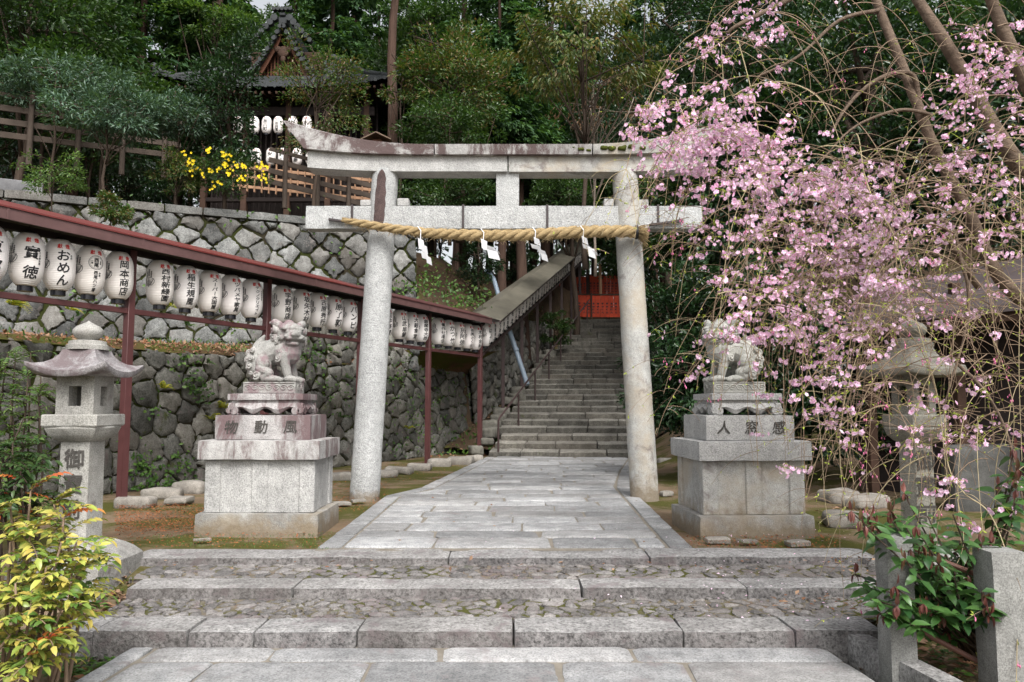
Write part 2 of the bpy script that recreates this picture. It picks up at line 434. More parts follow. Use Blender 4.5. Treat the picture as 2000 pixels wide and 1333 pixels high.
def rounded(poly, it=1, k=.2):
    for _ in range(it):
        o = []
        for i in range(len(poly)):
            a, b = np.array(poly[i]), np.array(poly[(i + 1) % len(poly)])
            o += [tuple(a * (1 - k) + b * k), tuple(a * k + b * (1 - k))]
        poly = o
    return poly
def stone_cell(mb, poly, fn, gap, depth, bulge=.02, edge=.16, mat=0, tone=None, jit=.015, it=1, k=.2, sink=.04):
    """one stone of a wall or pavement: an outline raised above its joint"""
    p = inset(poly, gap)
    if len(p) < 3: return
    dense = []
    for i in range(len(p)):
        a, b = np.array(p[i]), np.array(p[(i + 1) % len(p)])
        m = max(1, int(np.hypot(*(b - a)) / (.11 if jit > .012 else .22)))
        for j in range(m): dense.append(tuple(a + (b - a) * (j / m)))
    p = rounded(dense if len(dense) > 3 else p, it, k)
    c = np.mean(p, 0); n = len(p); P2 = np.array(p)
    size = np.sqrt(((P2 - c) ** 2).sum(1).mean())
    e = min(edge, size * .45) / size
    P2 = P2 + RS.uniform(-jit, jit, P2.shape)
    tilt = RS.uniform(-1, 1, 2) * bulge / max(size, .05)
    d = depth * RS.uniform(.75, 1.25)
    rings = []; seedz = RS.uniform(0, 50)
    for s, w in ((1.0, -sink), (1.0, d * .35), (1 - e * .35, d * .82), (1 - e, d), (.45, d + bulge * .6)):
        Q = c + (P2 - c) * s
        ww = np.full(n, w)
        if w > 0: ww = ww + (Q - c) @ tilt + np.array([mnoise.noise(Vector((q[0] * 4, q[1] * 4, seedz))) for q in Q]) * bulge * .8
        rings.append(np.array([fn(q[0], q[1], z) for q, z in zip(Q, ww)]))
    rings.append(None)
    vs = np.concatenate(rings[:-1] + [np.array([fn(c[0], c[1], d + bulge * .6 + bulge * .8 * mnoise.noise(Vector((c[0] * 4, c[1] * 4, seedz))))])])
    fs = [[r * n + j, r * n + (j + 1) % n, (r + 1) * n + (j + 1) % n, (r + 1) * n + j] for r in range(4) for j in range(n)]
    top = len(vs) - 1
    fs += [[4 * n + j, 4 * n + (j + 1) % n, top] for j in range(n)]
    mb.add(vs, fs, mat, RS.uniform(0, 1) if tone is None else tone)
def sheet(mb, us, vs_, fn, mat=0):
    n = len(vs_)
    mb.add([fn(u, v) for u in us for v in vs_], [[i * n + j, (i + 1) * n + j, (i + 1) * n + j + 1, i * n + j + 1] for i in range(len(us) - 1) for j in range(n - 1)], mat)
def area2(p):
    return sum(p[i][0] * p[(i + 1) % len(p)][1] - p[(i + 1) % len(p)][0] * p[i][1] for i in range(len(p)))

# ------------------------------------------------------------------ levels and lines of the site
Z1, Z2, Z3, Z4 = 0.0, -.072, -.159, -.262          # treads of the front steps, lower pavement
Y1 = G(1000, 1090, Z1).y; Y2 = G(1000, 1150, Z2).y; Y3 = G(1000, 1235, Z3).y
TY = 11.1                                           # front of the gate pillars
RACK0 = Vector((G(237, 985, 0).x, G(237, 985, 0).y, 0)); RACK1 = Vector((G(937, 890, 0).x, G(937, 890, 0).y, 0))
RD = (RACK1 - RACK0); RDn = RD.normalized()
SX0, SY0 = -.62, 19.6                                # foot of the stairs, left
SDX, NSTEP, SRISE, SRUN = .255, 28, .185, .545       # how the flight leans right and climbs
def stair_left(Y): return SX0 + SDX * (Y - SY0)
def stair_z(Y): return max(0.0, min(NSTEP, (Y - SY0) / SRUN)) * SRISE
SW = 3.75

# ------------------------------------------------------------------ ground
def ground_z(x, y):
    t = max(0, min(1, (y - (Y3 + .2)) / (Y1 - Y3)))
    z = -.35 + .32 * t
    if y < Y3: z = -.38
    if x < -2.4 and y < Y1 + .2: z += .06 * math.sin(x * 3) * .4
    if y > 12 and x > 3.2: z += min(1.6, .16 * (y - 12)) * min(1, (x - 3.2) / 2.5)
    return z + .02 * mnoise.noise(Vector((x * .9, y * .9, 0))) - .01
mb = MB()
xs = np.concatenate([[-90, -60, -30], np.linspace(-18, 18, 91), [30, 60, 90]]); ys = np.concatenate([[-30, -12], np.linspace(-4, 24, 85), [32, 60, 120]])
sheet(mb, xs, ys, lambda u, v: (u, v, ground_z(u, v)))
tag(mb.build('ground', M['soil'], smooth=180), kind='structure')

M['joint_grey'] = soilmat('dirty_mortar', (.13, .115, .09), (.19, .17, .14), (.17, .085, .05), .8)
M['kerb_face'] = stone('shaded_rough_kerb_face', (.14, .132, .132), (.26, .25, .247), .8, bump=1.3, dirt=.4, tone=.2, lichen=.3, fine=38, lich_col=(.12, .10, .10))  # step fronts: riser shade and dirt put into a darker stone colour
# ------------------------------------------------------------------ lower pavement and front steps
def flat(z0):
    return lambda u, v, w: (u, v, z0 + w)
def paving_rows(mb, xl, xr, y0, y1, zf, rows, wmin, wmax, gap=.014, mat=0, depth=.018):
    """courses of slabs between two edge lines"""
    ye = np.concatenate([[y0], y0 + (y1 - y0) * np.cumsum(rows) / np.sum(rows)])
    for i in range(len(ye) - 1):
        a, b = ye[i], ye[i + 1]; m = (a + b) / 2; x = xl(m) - RS.uniform(0, wmin * .5)
        while x < xr(m) - .05:
            w = RS.uniform(wmin, wmax); x2 = x + w
            if xr(m) - x2 < wmin * .4: x2 = xr(m) + 1
            sk = RS.uniform(-.03, .03)
            poly = [(max(x, xl(a)), a), (min(x2, xr(a)), a), (min(x2 + sk, xr(b)), b), (max(x + sk, xl(b)), b)]
            if poly[1][0] - poly[0][0] > .06:
                stone_cell(mb, poly, lambda u, v, ww: (u, v, zf(u, v) + ww), gap, depth, .004, .05, mat, None, .004, 1, .12, .03)
            x = x2
mb = MB()
low_l = lambda y: G(145, 1333, Z4).x + (G(262, 1266, Z4).x - G(145, 1333, Z4).x) * (y - G(145, 1333, Z4).y) / (G(262, 1266, Z4).y - G(145, 1333, Z4).y)
low_r = lambda y: G(1715, 1333, Z4).x + (G(1618, 1270, Z4).x - G(1715, 1333, Z4).x) * (y - G(1715, 1333, Z4).y) / (G(1618, 1270, Z4).y - G(1715, 1333, Z4).y)
sheet(mb, [0, 1], np.linspace(1.5, Y3 + .1, 8), lambda u, v: (low_l(v) + .02 + u * (low_r(v) - low_l(v) - .04), v, Z4 - .004), 1)
paving_rows(mb, lambda y: low_l(y) + .16, low_r, 1.6, Y3, lambda u, v: Z4 - .006, [1, 1, 1.05, .95, 1, 1.05, 1, .6], .75, 1.25)
yy = 1.6
while yy < Y3 - .05:
    y2 = min(Y3 - .01, yy + RS.uniform(.7, 1.1))
    stone_cell(mb, [(low_l(yy), yy), (low_l(yy) + .15, yy), (low_l(y2) + .15, y2), (low_l(y2), y2)], flat(Z4 - .004), .006, .014, .004, .04, 0, None, .003, 1, .1, .03)
    yy = y2
tag(mb.build('lower_pavement', [M['paving'], M['grout']], tone=True), kind='structure')
mb = MB()
a, b = G(1592, 1250, Z4), G(1760, 1345, Z4)
d = Vector((b.x - a.x, b.y - a.y, 0)); ang = math.atan2(d.y, d.x)
mb.rock(((a.x + b.x) / 2 + .2, (a.y + b.y) / 2 - .05, Z4 - .03), (d.length + 1.2, .15, .24), .02, .09, .008, rz=ang, seed=4)
tag(mb.build('garden_kerb', M['kerb'], tone=True), 'long grey stone kerb slanting along the right edge of the lower pavement', 'kerb')

mb = MB()
def kerb_row(xa, xb, yf, depth, zt, h, cuts, seed):
    """edge stones of one step"""
    xs_ = [xa] + cuts + [xb]
    for i in range(len(xs_) - 1):
        w = xs_[i + 1] - xs_[i] - .004
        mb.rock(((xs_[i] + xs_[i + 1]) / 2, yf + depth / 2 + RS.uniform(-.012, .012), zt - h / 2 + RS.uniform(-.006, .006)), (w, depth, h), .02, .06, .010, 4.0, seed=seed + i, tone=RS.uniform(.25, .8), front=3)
px_at = lambda px, py, z: G(px, py, z).x
k1 = [px_at(p, 1090, Z1) for p in (875, 1270)]; k2 = [px_at(p, 1150, Z2) for p in (570, 1137, 1460)]; k3 = [px_at(p, 1235, Z3) for p in (180, 366, 495, 696, 1003, 1336, 1552)]
kerb_row(px_at(250, 1090, Z1), px_at(1720, 1090, Z1), Y1, .42, Z1 + .006, .3, k1, 1)
kerb_row(px_at(244, 1150, Z2), px_at(1760, 1150, Z2), Y2, .36, Z2 + .006, .3, k2, 11)
kerb_row(px_at(95, 1235, Z3), px_at(1730, 1235, Z3), Y3, .36, Z3 + .008, .34, k3, 21)
def cobbles(xa, xb, ya, yb, za, zb, n):
    fz = lambda v: za + (zb - za) * (v - ya) / (yb - ya)
    sheet(mb, [xa, xb], [ya, yb], lambda u, v: (u, v, fz(v) - .002), 1)
    pts = np.stack([RS.uniform(xa, xb, n), RS.uniform(ya, yb, n)], 1)
    for _ in range(2):   # spread the stones
        for i in range(n):
            d_ = pts - pts[i]; r = np.hypot(d_[:, 0], d_[:, 1]); j = np.argsort(r)[1]
            if r[j] < .16: pts[i] -= d_[j] / (r[j] + 1e-6) * (.16 - r[j]) * .5
    pts[:, 0] = np.clip(pts[:, 0], xa, xb); pts[:, 1] = np.clip(pts[:, 1], ya, yb)
    for poly in voronoi(pts, xa, ya, xb, yb):
        stone_cell(mb, poly, lambda u, v, w: (u, v, fz(v) + w), RS.uniform(.005, .018), .009, .006, .05, 2, None, .018, 1, .2, .03)
cobbles(px_at(250, 1130, Z2), px_at(1760, 1120, Z2), Y2 + .33, Y1 + .03, Z2 - .004, Z2 + .008, 240)
cobbles(px_at(180, 1208, Z3), px_at(1760, 1190, Z3), Y3 + .33, Y2 + .03, Z3 - .004, Z3 + .008, 330)
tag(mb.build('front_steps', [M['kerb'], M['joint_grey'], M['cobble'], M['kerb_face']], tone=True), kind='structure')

# ------------------------------------------------------------------ approach path to the stairs
PA = [(618, 1074), (757, 967), (800, 965), (958, 894)]; PB = [(1355, 1074), (1228, 952), (1234, 920), (1250, 896)]
pl = [G(x, y, 0) for x, y in PA]; pr = [G(x, y, 0) for x, y in PB]
pl[-1] = Vector((SX0, SY0 + .35, 0)); pr[-1] = Vector((SX0 + SW, SY0 - .4, 0))
def lerp_line(L):
    yy_ = [p.y for p in L]; xx_ = [p.x for p in L]
    return lambda y: float(np.interp(y, yy_, xx_))
path_l, path_r = lerp_line(pl), lerp_line(pr)
mb = MB()
sheet(mb, [0, 1], np.linspace(Y1 + .3, SY0 + .6, 30), lambda u, v: (path_l(v) + u * (path_r(v) - path_l(v)), v, .004), 1)
rows = RS.uniform(.8, 1.15, 26)
paving_rows(mb, lambda y: path_l(y) + .23, lambda y: path_r(y) - .24, Y1 + .41, SY0 + .5, lambda u, v: .004, rows, .55, 1.25)
for fn_, s in ((path_l, 1), (path_r, -1)):
    yy = Y1 + .41
    while yy < SY0 - .1:
        y2 = min(SY0, yy + RS.uniform(.7, 1.3)); w = .22 * s
        q = [(fn_(yy), yy), (fn_(yy) + w, yy), (fn_(y2) + w, y2), (fn_(y2), y2)]
        stone_cell(mb, q if s > 0 else q[::-1], flat(.006), .005, .014, .003, .05, 0, None, .003, 1, .1, .03)
        yy = y2
tag(mb.build('stone_path', [M['paving'], M['grout']], tone=True), kind='structure')

M['stair_face'] = stone('dark_mossy_riser', (.095, .09, .077), (.18, .17, .148), .6, bump=1.0, dirt=.5, tone=.35, moss=.35, fine=30)  # whole riser face darker than the tread stone, with moss patches
# ------------------------------------------------------------------ long flight of stairs
mb = MB()
sa = math.atan2(-SDX, 1.0)     # treads lie across the flight
for i in range(NSTEP):
    Yc = SY0 + SRUN * (i + .5); xl = stair_left(Yc); z = SRISE * (i + .5)
    w0 = -.25 if i > 2 else 0
    cuts = [w0]
    while cuts[-1] < SW - .5: cuts.append(cuts[-1] + RS.uniform(.6, 1.4))
    cuts[-1] = SW
    for a, b in zip(cuts[:-1], cuts[1:]):
        m = (a + b) / 2
        ca = math.atan2(-SDX * .45, 1)
        tm = Matrix.Rotation(ca, 3, 'Z') @ Matrix.Rotation(R(4.5), 3, 'X')      # worn treads fall forward
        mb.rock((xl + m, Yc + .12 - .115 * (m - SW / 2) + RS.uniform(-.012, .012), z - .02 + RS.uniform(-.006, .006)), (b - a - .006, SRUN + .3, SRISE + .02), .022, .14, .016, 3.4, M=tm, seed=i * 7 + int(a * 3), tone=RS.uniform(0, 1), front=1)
zt = NSTEP * SRISE; yt = SY0 + NSTEP * SRUN
mb.rock((stair_left(yt + 2) + 2, yt + 2.2, zt - .09), (9, 5, .16), .02, .5, .01, seed=3)
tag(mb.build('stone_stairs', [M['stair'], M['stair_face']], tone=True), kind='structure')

# ------------------------------------------------------------------ retaining walls
UA, UB = Vector((-15.2, 15.0, 0)), Vector((-2.45, 20.25, 0))      # line of the upper wall
UD = (UB - UA).normalized(); UN = Vector((UD.y, -UD.x, 0))       # faces the viewer
LA, LB = Vector((-8.6, 7.2, 0)), Vector((G(937, 880, 0).x - .15, G(937, 880, 0).y + .3, 0))
LD = (LB - LA).normalized(); LN = Vector((LD.y, -LD.x, 0)); LL = (LB - LA).length
def low_top(u):
    p = LA + LD * u; px = pix(p)[0]
    return float(np.interp(px, [-200, 440, 520, 620, 940], [2.3, 2.3, 2.45, 3.6, 3.9]))
def low_fn(u, v, w): 
    p = LA + LD * u + LN * (w - v * .12); return (p.x, p.y, v - .05)
# mossy lower wall, its boulders get smaller towards the stairs
mb = MB()
sheet(mb, np.linspace(0, LL + .2, 60), np.linspace(0, 1, 12), lambda u, v: low_fn(u, v * low_top(u), 0), 1)
pts = []
tries = 0
while tries < 20000 and len(pts) < 560:
    tries += 1
    u, v = RS.uniform(0, LL), RS.uniform(0, 4.0)
    r = .31 if u < LL * .55 else .25
    ku = 1.0 + .75 * u / LL      # longer stones where the wall is farther off
    if v < low_top(u) and all(((u - a) / ku) ** 2 + ((v - b) * 1.1) ** 2 > r * r for a, b in pts): pts.append((u, v))
for poly in voronoi(pts, 0, 0, LL, 4.1):
    c = np.mean(poly, 0); tp = low_top(c[0])
    poly = clip(poly, 0, 1, tp + RS.uniform(-.02, .05))
    if len(poly) > 2 and abs(area2(poly)) > .02: stone_cell(mb, poly, low_fn, RS.uniform(.005, .02), .06, .028, .07, 0, None, .028, 1, .13, .03)
tag(mb.build('boulder_wall', [M['moss_stone'], M['joint']], tone=True), 'low mossy boulder wall behind the maroon posts with ferns in its joints', 'retaining wall')
# upper wall with stones laid on the slant
UL = (UB - UA).length; UZ0, UZ1 = 2.2, 6.15
def up_fn(u, v, w):
    p = UA + UD * u + UN * (w - (v - UZ0) * .13); return (p.x, p.y, v)
mb = MB()
sheet(mb, np.linspace(-4, UL, 40), np.linspace(UZ0, UZ1 + .02, 10), lambda u, v: up_fn(u, v, 0), 1)
pts = []; s = .72
for i in range(-60, 60):
    for j in range(-60, 60):
        x, y = (i - j) * s * .5, (i + j) * s * .5
        u = x + RS.normal(0, .055); v = 4.2 + y * .9 + RS.normal(0, .05)
        if 3.4 - .03 * u + .4 * math.sin(u * 1.7) < v < UZ1 + .3 and -4 < u < UL + .3: pts.append((u, v))
tries = 0; low = []
while tries < 9000 and len(low) < 330:
    tries += 1; u, v = RS.uniform(-4, UL), RS.uniform(UZ0 - .2, 3.7)
    if v < 3.3 - .03 * u + .4 * math.sin(u * 1.7) and all((u - a) ** 2 + (v - b) ** 2 > .15 for a, b in low): low.append((u, v))
for poly in voronoi(pts + low, -4, UZ0, UL, UZ1 - .16):
    c = np.mean(poly, 0)
    stone_cell(mb, poly, up_fn, RS.uniform(.004, .034), .075, .045, .06, 0, None, .026, 1, .12, .03)
u = -4
while u < UL:      # coping
    w = RS.uniform(.7, 1.2); u2 = min(u + w, UL)
    p = UA + UD * ((u + u2) / 2) - UN * ((UZ1 - UZ0) * .13 + .1)
    mb.rock((p.x, p.y, UZ1 - .07), (u2 - u - .015, .5, .2), .03, .15, .012, rz=math.atan2(UD.y, UD.x), seed=int(u * 9) + 90, tone=RS.uniform(0, 1))
    u = u2
tag(mb.build('slanting_stone_wall', [M['wall_stone'], M['joint']], tone=True), 'tall grey retaining wall of stones laid on the slant with mossy joints', 'retaining wall')
# boulder wall beside the stairs
mb = MB()
KA = LB + Vector((.0, -.2, 0)); KB = Vector((stair_left(31) - .55, 31, 0)); KD = (KB - KA).normalized(); KN = Vector((KD.y, -KD.x, 0)); KL = (KB - KA).length
def st_fn(u, v, w):
    p = KA + KD * u + KN * (w - v * .1); return (p.x, p.y, v + stair_z(p.y) * .8 - .1)
sheet(mb, np.linspace(0, KL, 20), np.linspace(0, 3.2, 8), lambda u, v: st_fn(u, v * (1 - .5 * u / KL), 0), 1)
pts = []
for _ in range(4000):
    u, v = RS.uniform(0, KL), RS.uniform(0, 3.2)
    if v < 3.2 * (1 - .5 * u / KL) and all((u - a) ** 2 + (v - b) ** 2 > .075 for a, b in pts): pts.append((u, v))
for poly in voronoi(pts, 0, 0, KL, 3.3): stone_cell(mb, clip(poly, 3.2 * .5 / KL, 1, 3.25), st_fn, .012, .08, .04, .13, 0, None, .02, 1, .22, .03)
tag(mb.build('stair_side_wall', [M['moss_stone'], M['joint']], tone=True), 'dark boulder wall climbing along the left side of the stairs', 'retaining wall')

# ------------------------------------------------------------------ banks and hillside
mb = MB()      # needle covered bank between the two walls
def bank_fn(u, v):
    p = LA + LD * u - LN * .25; q = UA + UD * max(0.0, (p - UA).dot(UD))
    z0 = min(low_top(u), 2.32) - .05
    t = v
    x, y = p.x + (q.x - p.x) * t, p.y + (q.y - p.y) * t
    return (x, y, z0 + min(1, t) ** .6 * .5 + .05 * mnoise.noise(Vector((x, y, 3))))
sheet(mb, np.linspace(0, LL, 50), np.linspace(0, 1.1, 12), bank_fn)
tag(mb.build('needle_bank', M['bank_soil'], smooth=180), kind='structure')
def hill_z(x, y):
    base = 6.05 + .05 * max(0, y - 20) + .28 * mnoise.noise(Vector((x * .12, y * .12, 1)))
    if y > 46: base -= .03 * (y - 46)
    xl = (LA.x + (y - LA.y) * LD.x / LD.y - .5) if y < KA.y else (KA.x + (y - KA.y) * KD.x / KD.y - .4); sz = stair_z(y)
    lip = 2.6 if y < 26 else 1.3
    if y > 18:
        if x < xl: z = min(base, sz + lip + max(0, xl - x) * .85)
        elif x < stair_left(y) + SW + .3: z = sz - .4 if y < SY0 + NSTEP * SRUN + 5 else min(base, sz - .4 + (y - SY0 - NSTEP * SRUN - 5) * .5)
        else: z = min(base + 1.5, sz - .3 + (x - stair_left(y) - SW - .3) * .5 + .2)
    else: z = base
    return z + .12 * mnoise.noise(Vector((x * .8, y * .8, 5)))
mb = MB()
def hill_fn(u, v):      # u across, v back from the wall line
    x = u; yw = 21.1 + .0 * u if x > -1.3 else UA.y + (x - UA.x) * UD.y / UD.x + .75
    y = yw + v
    return (x, y, hill_z(x, y) if x < 6 else max(hill_z(x, y), ground_z(x, min(y, 24))))
xs = np.concatenate([[-80, -60, -45, -35], np.linspace(-28, 20, 121), [25, 32, 45, 60, 80]])
sheet(mb, xs, np.concatenate([np.linspace(0, 16, 41), np.linspace(17, 60, 26)]), hill_fn)
tag(mb.build('hillside', M['dark_soil'], smooth=180), kind='structure')
# ------------------------------------------------------------------ lettering
_chars = {}
def char(ch, bold=.0):
    """outline of one character, 1 em, centred"""
    key = (ch, bold)
    if key in _chars: return _chars[key]
    cu = bpy.data.curves.new('glyph', 'FONT'); cu.body = ch; cu.size = 1; cu.offset = bold; cu.resolution_u = 2
    ob = bpy.data.objects.new('glyph', cu); COL.objects.link(ob)
    dg = bpy.context.evaluated_depsgraph_get(); dg.update()
    me = bpy.data.meshes.new_from_object(ob.evaluated_get(dg))
    v = np.array([p.co[:2] for p in me.vertices]) if len(me.vertices) else np.zeros((0, 2)); f = [list(p.vertices) for p in me.polygons]
    bpy.data.objects.remove(ob); bpy.data.curves.remove(cu); bpy.data.meshes.remove(me)
    if len(v):
        v = v - (v.max(0) + v.min(0)) / 2
    _chars[key] = (v, f); return _chars[key]
def write(mb, text, x, y, size, fn, step=1.05, vertical=True, mat=0, bold=.03, slant=.0, sx=1.0):
    """vertical or horizontal lettering through a surface map fn(x, y)"""
    for i, ch in enumerate(text):
        if ch == ' ': continue
        v, f = char(ch)
        if not len(v): continue
        ox, oy = (x, y - i * size * step) if vertical else (x + i * size * step, y)
        if ch in 'ー' and vertical: v = np.stack([v[:, 1], v[:, 0]], 1)[:, ::1] * np.array([1, 1]); f = [q[::-1] for q in f]
        b = bold * .9
        for k_, (bx_, by_) in enumerate(((0, 0), (b, b * .5), (-b, -b * .5), (b * .4, -b), (-b * .4, b)) if b else ((0, 0),)):   # heavier brush: the outline laid over itself
            mb.add([fn(ox + (p[0] + bx_ + slant * p[1]) * size * sx, oy + (p[1] + by_) * size, k_ * .0005) for p in v], f, mat)

# ------------------------------------------------------------------ stone gate
gate = thing('torii_gate', 'large grey stone shrine gate with a straw rope across its tie beam', 'gate', (-.1, TY + .2, 0))
gi = Matrix.Translation((.1, -TY - .2, 0))
def gloc(p): return (p[0] + .1, p[1] - TY - .2, p[2])
def pillar(bx, by, tx, ty, rb, rt, seed):
    b = P(bx, by, TY + .21); b.z = -.06; t = P(tx, ty, TY + .21)
    mb = MB(); rings = []
    n, K = 40, 70
    for i in range(K + 1):
        k = i / K; c = b.lerp(t, k); r = rb + (rt - rb) * k
        if i == K: r *= .93
        r += .004 * mnoise.noise(Vector((k * 9, seed, 0)))
        rings.append([gloc((c.x + (r + .004 * mnoise.noise(Vector((math.cos(q) * 5, math.sin(q) * 5, k * 40 + seed)))) * math.cos(q), c.y + (r) * math.sin(q), c.z)) for q in np.linspace(0, 2 * math.pi, n, endpoint=False)])
    mb.loft(rings); return mb, b, t
M['pillar'] = stone('bush_hammered_granite', (.40, .408, .408), (.54, .548, .545), .55, bump=1.0, dirt=.16, fine=70, bd=.014, base=.1)
mbp, LB_, LT_ = pillar(711.5, 974, 753, 335, .215, .196, 1); pil = mbp.build('pillar', M['pillar'], gate, 60)
tag(pil, 'left pillar with a dark lichen streak near its top')
mbp, RB_, RT_ = pillar(1259.5, 977, 1220, 335, .205, .19, 2); pir = mbp.build('pillar', M['granite_stain'], gate, 60)
# dark lichen streak and earth stain as thin crusts on the pillars
def crust(b, t, rb, rt, k0, k1, a0, a1, name, mat, parent, seed):
    mb = MB(); nu, nv = 12, 34; grid = []
    for i in range(nv + 1):
        k = k0 + (k1 - k0) * i / nv; c = b.lerp(t, k); r = rb + (rt - rb) * k + .004
        e = (1 - abs(2 * i / nv - 1) ** 6)
        for j in range(nu + 1):
            q = (a0 + a1) / 2 + (j / nu - .5) * (a1 - a0) * (.75 + .35 * mnoise.noise(Vector((k * 30, seed, 0)))) * max(.02, e) + .04 * mnoise.noise(Vector((k * 60, seed + j, 0)))
            rr = r - (.006 if j in (0, nu) or i in (0, nv) else 0)
            grid.append(gloc((c.x + rr * math.cos(q), c.y + rr * math.sin(q), c.z)))
    fs = [[i * (nu + 1) + j, i * (nu + 1) + j + 1, (i + 1) * (nu + 1) + j + 1, (i + 1) * (nu + 1) + j] for i in range(nv) for j in range(nu)]
    mb.add(grid, fs); return mb.build(name, mat, parent, 180)
M['lichen_crust'] = stone('purple_lichen_crust', (.075, .052, .05), (.14, .095, .09), .7, bump=.8, dirt=.3)
M['earth_crust'] = stone('earth_stain', (.26, .20, .13), (.36, .29, .2), .5, bump=.7, dirt=.5, moss=.2)
crust(LB_, LT_, .215, .196, .80, .995, -2.25, -1.1, 'lichen_patch', M['lichen_crust'], pil, 1)
def beam(mbk, xs, ytop, ybot, y0, y1, Y, slope=0.0):
    rings = []
    for x, a, b in zip(xs, ytop, ybot):
        p, q = P(x, a, Y), P(x, b, Y)
        tz = p.z; bz = q.z
        rings.append([gloc((p.x, y0, bz)), gloc((p.x, y1, bz)), gloc((p.x, y1, tz)), gloc((p.x, (y0 + y1) / 2, tz + slope)), gloc((p.x, y0, tz))])
    mbk.loft(rings)
mb = MB(); yn0 = TY + .09
c = P(985.5, 425, yn0); a_, b_ = P(597, 402, yn0), P(1373, 447, yn0)
mb.rock(gloc(((a_.x + b_.x) / 2, yn0 + .13, (a_.z + b_.z) / 2)), (b_.x - a_.x, .26, a_.z - b_.z), .012, .12, .006, 5.0)
mb.build('tie_beam', M['pillar'], gate, 40)
mb = MB(); xs = np.linspace(601, 991, 24); cur = lambda x: 8 * max(0, (800 - x) / 200) ** 2
beam(mb, xs, [303 - cur(x) for x in xs], [335 - cur(x) for x in xs], TY + .04, TY + .40, TY + .04); mb.build('lower_lintel', M['granite'], gate, 30)
mb = MB(); xs = np.linspace(993.5, 1374, 24); cur2 = lambda x: 8 * max(0, (x - 1175) / 200) ** 2
beam(mb, xs, [303 - cur2(x) for x in xs], [335.5 - cur2(x) for x in xs], TY + .045, TY + .40, TY + .04); tag(mb.build('lower_lintel', M['granite_stain'], gate, 30), 'right half of the lower lintel, stained tan')
def cap(x0, x1, name, mat, tip):
    mb = MB(); rings = []; Yc = TY - .04
    for x in np.linspace(x0, x1, 40):
        d_ = max(0, (835 - x) / 282, (x - 1140) / 282)
        t, b = 283 - 46 * d_ ** 2.0, 301.5 - 12 * d_ ** 2.0
        sh = 0
        p, q = P(x, t, Yc), P(x, b, Yc)
        k = d_ if (x < 700 or x > 1275) else 0
        dx = (.30 * max(0, (d_ - .45) / .55) ** 1.0) * (1 if x < 987 else -1)
        rings.append([gloc((q.x + dx, Yc, q.z)), gloc((q.x + dx, Yc + .56, q.z)), gloc((p.x, Yc + .60, p.z)), gloc((p.x, Yc + .28, p.z + .10)), gloc((p.x, Yc - .03, p.z))])
    mb.loft(rings); return mb.build(name, mat, gate, 30)
cap(553, 847, 'top_lintel', M['kasagi'], -1)
cap(849.5, 1156, 'top_lintel', M['granite_lichen'], 0)
rl = cap(1158.5, 1421, 'top_lintel', M['granite_stain'], 1)
mb = MB(); a_, b_ = P(969, 336, TY + .12), P(1014, 404, TY + .12)
mb.rock(gloc(((a_.x + b_.x) / 2, TY + .22, (a_.z + b_.z) / 2)), (b_.x - a_.x, .24, a_.z - b_.z), .012, .08, .004); mb.build('centre_strut', M['pillar'], gate, 40)
for (xa, ya, xb, yb) in ((703, 391, 724, 402.5), (776, 388, 798, 402.5), (1180, 388, 1199, 402.5), (1246, 390, 1267, 403)):
    mb = MB(); a_, b_ = P(xa, ya, TY + .12), P(xb, yb, TY + .12)
    mb.rock(gloc(((a_.x + b_.x) / 2, TY + .22, (a_.z + b_.z) / 2 + .004)), (b_.x - a_.x, .2, a_.z - b_.z), .01, .06, .006, seed=xa); mb.build('wedge', M['granite'], gate, 40)
def moss_on(name, spots, parent, mat, loc):
    mb = MB()
    for (p, r) in spots:
        mb.rock(loc(p), (r * 2.2, r * 1.2, r * 1.2), r * .5, r * .4, r * .35, 14, seed=p[0] * 10)
    return mb.build(name, mat, parent, 180)
moss_on('moss', [(P(x, y, TY - .05), r) for x, y, r in [(1135, 292, .045), (1150, 294, .03), (1180, 289, .05), (1196, 290, .055), (1215, 290, .06), (1232, 287, .045), (1255, 290, .04), (1275, 287, .05), (1120, 288, .02)]], rl, M['moss'], gloc)

# iron straps and rope brackets on the tie beam
for x, tx in ((687.5, 'first'), (904.5, 'second'), (1069, 'third'), (1285.5, 'fourth')):
    mb = MB(); a_, b_ = P(x, 400, yn0 - .012), P(x, 446 if tx in ('second', 'third') else 434, yn0 - .012)
    mb.box(((a_.x + b_.x) / 2, yn0 - .016, (a_.z + b_.z) / 2), (.034, .014, a_.z - b_.z), bev=.003)
    o = mb.build('iron_strap', M['iron'])
    tag(o, tx + ' rusty iron strap from the left, upright on the tie beam of the gate', 'strap', 'iron straps on the tie beam')
for pts_, side in (([(642, 429), (722, 440)], 'left'), ([(1268, 440), (1334, 431)], 'right')):
    mb = MB(); a_, b_ = P(*pts_[0], yn0 - .045), P(*pts_[1], yn0 - .045); mb.bar(a_, b_, .05, .035, .004)
    for k_ in (.1, .5, .9):
        q = a_.lerp(b_, k_); mb.tube([q, q + Vector((0, 0, .05))], .006, 6)
    tag(mb.build('rope_bracket', M['iron']), 'rusty iron rope bracket sloping at the ' + side + ' end of the tie beam', 'bracket', 'iron brackets for the rope')

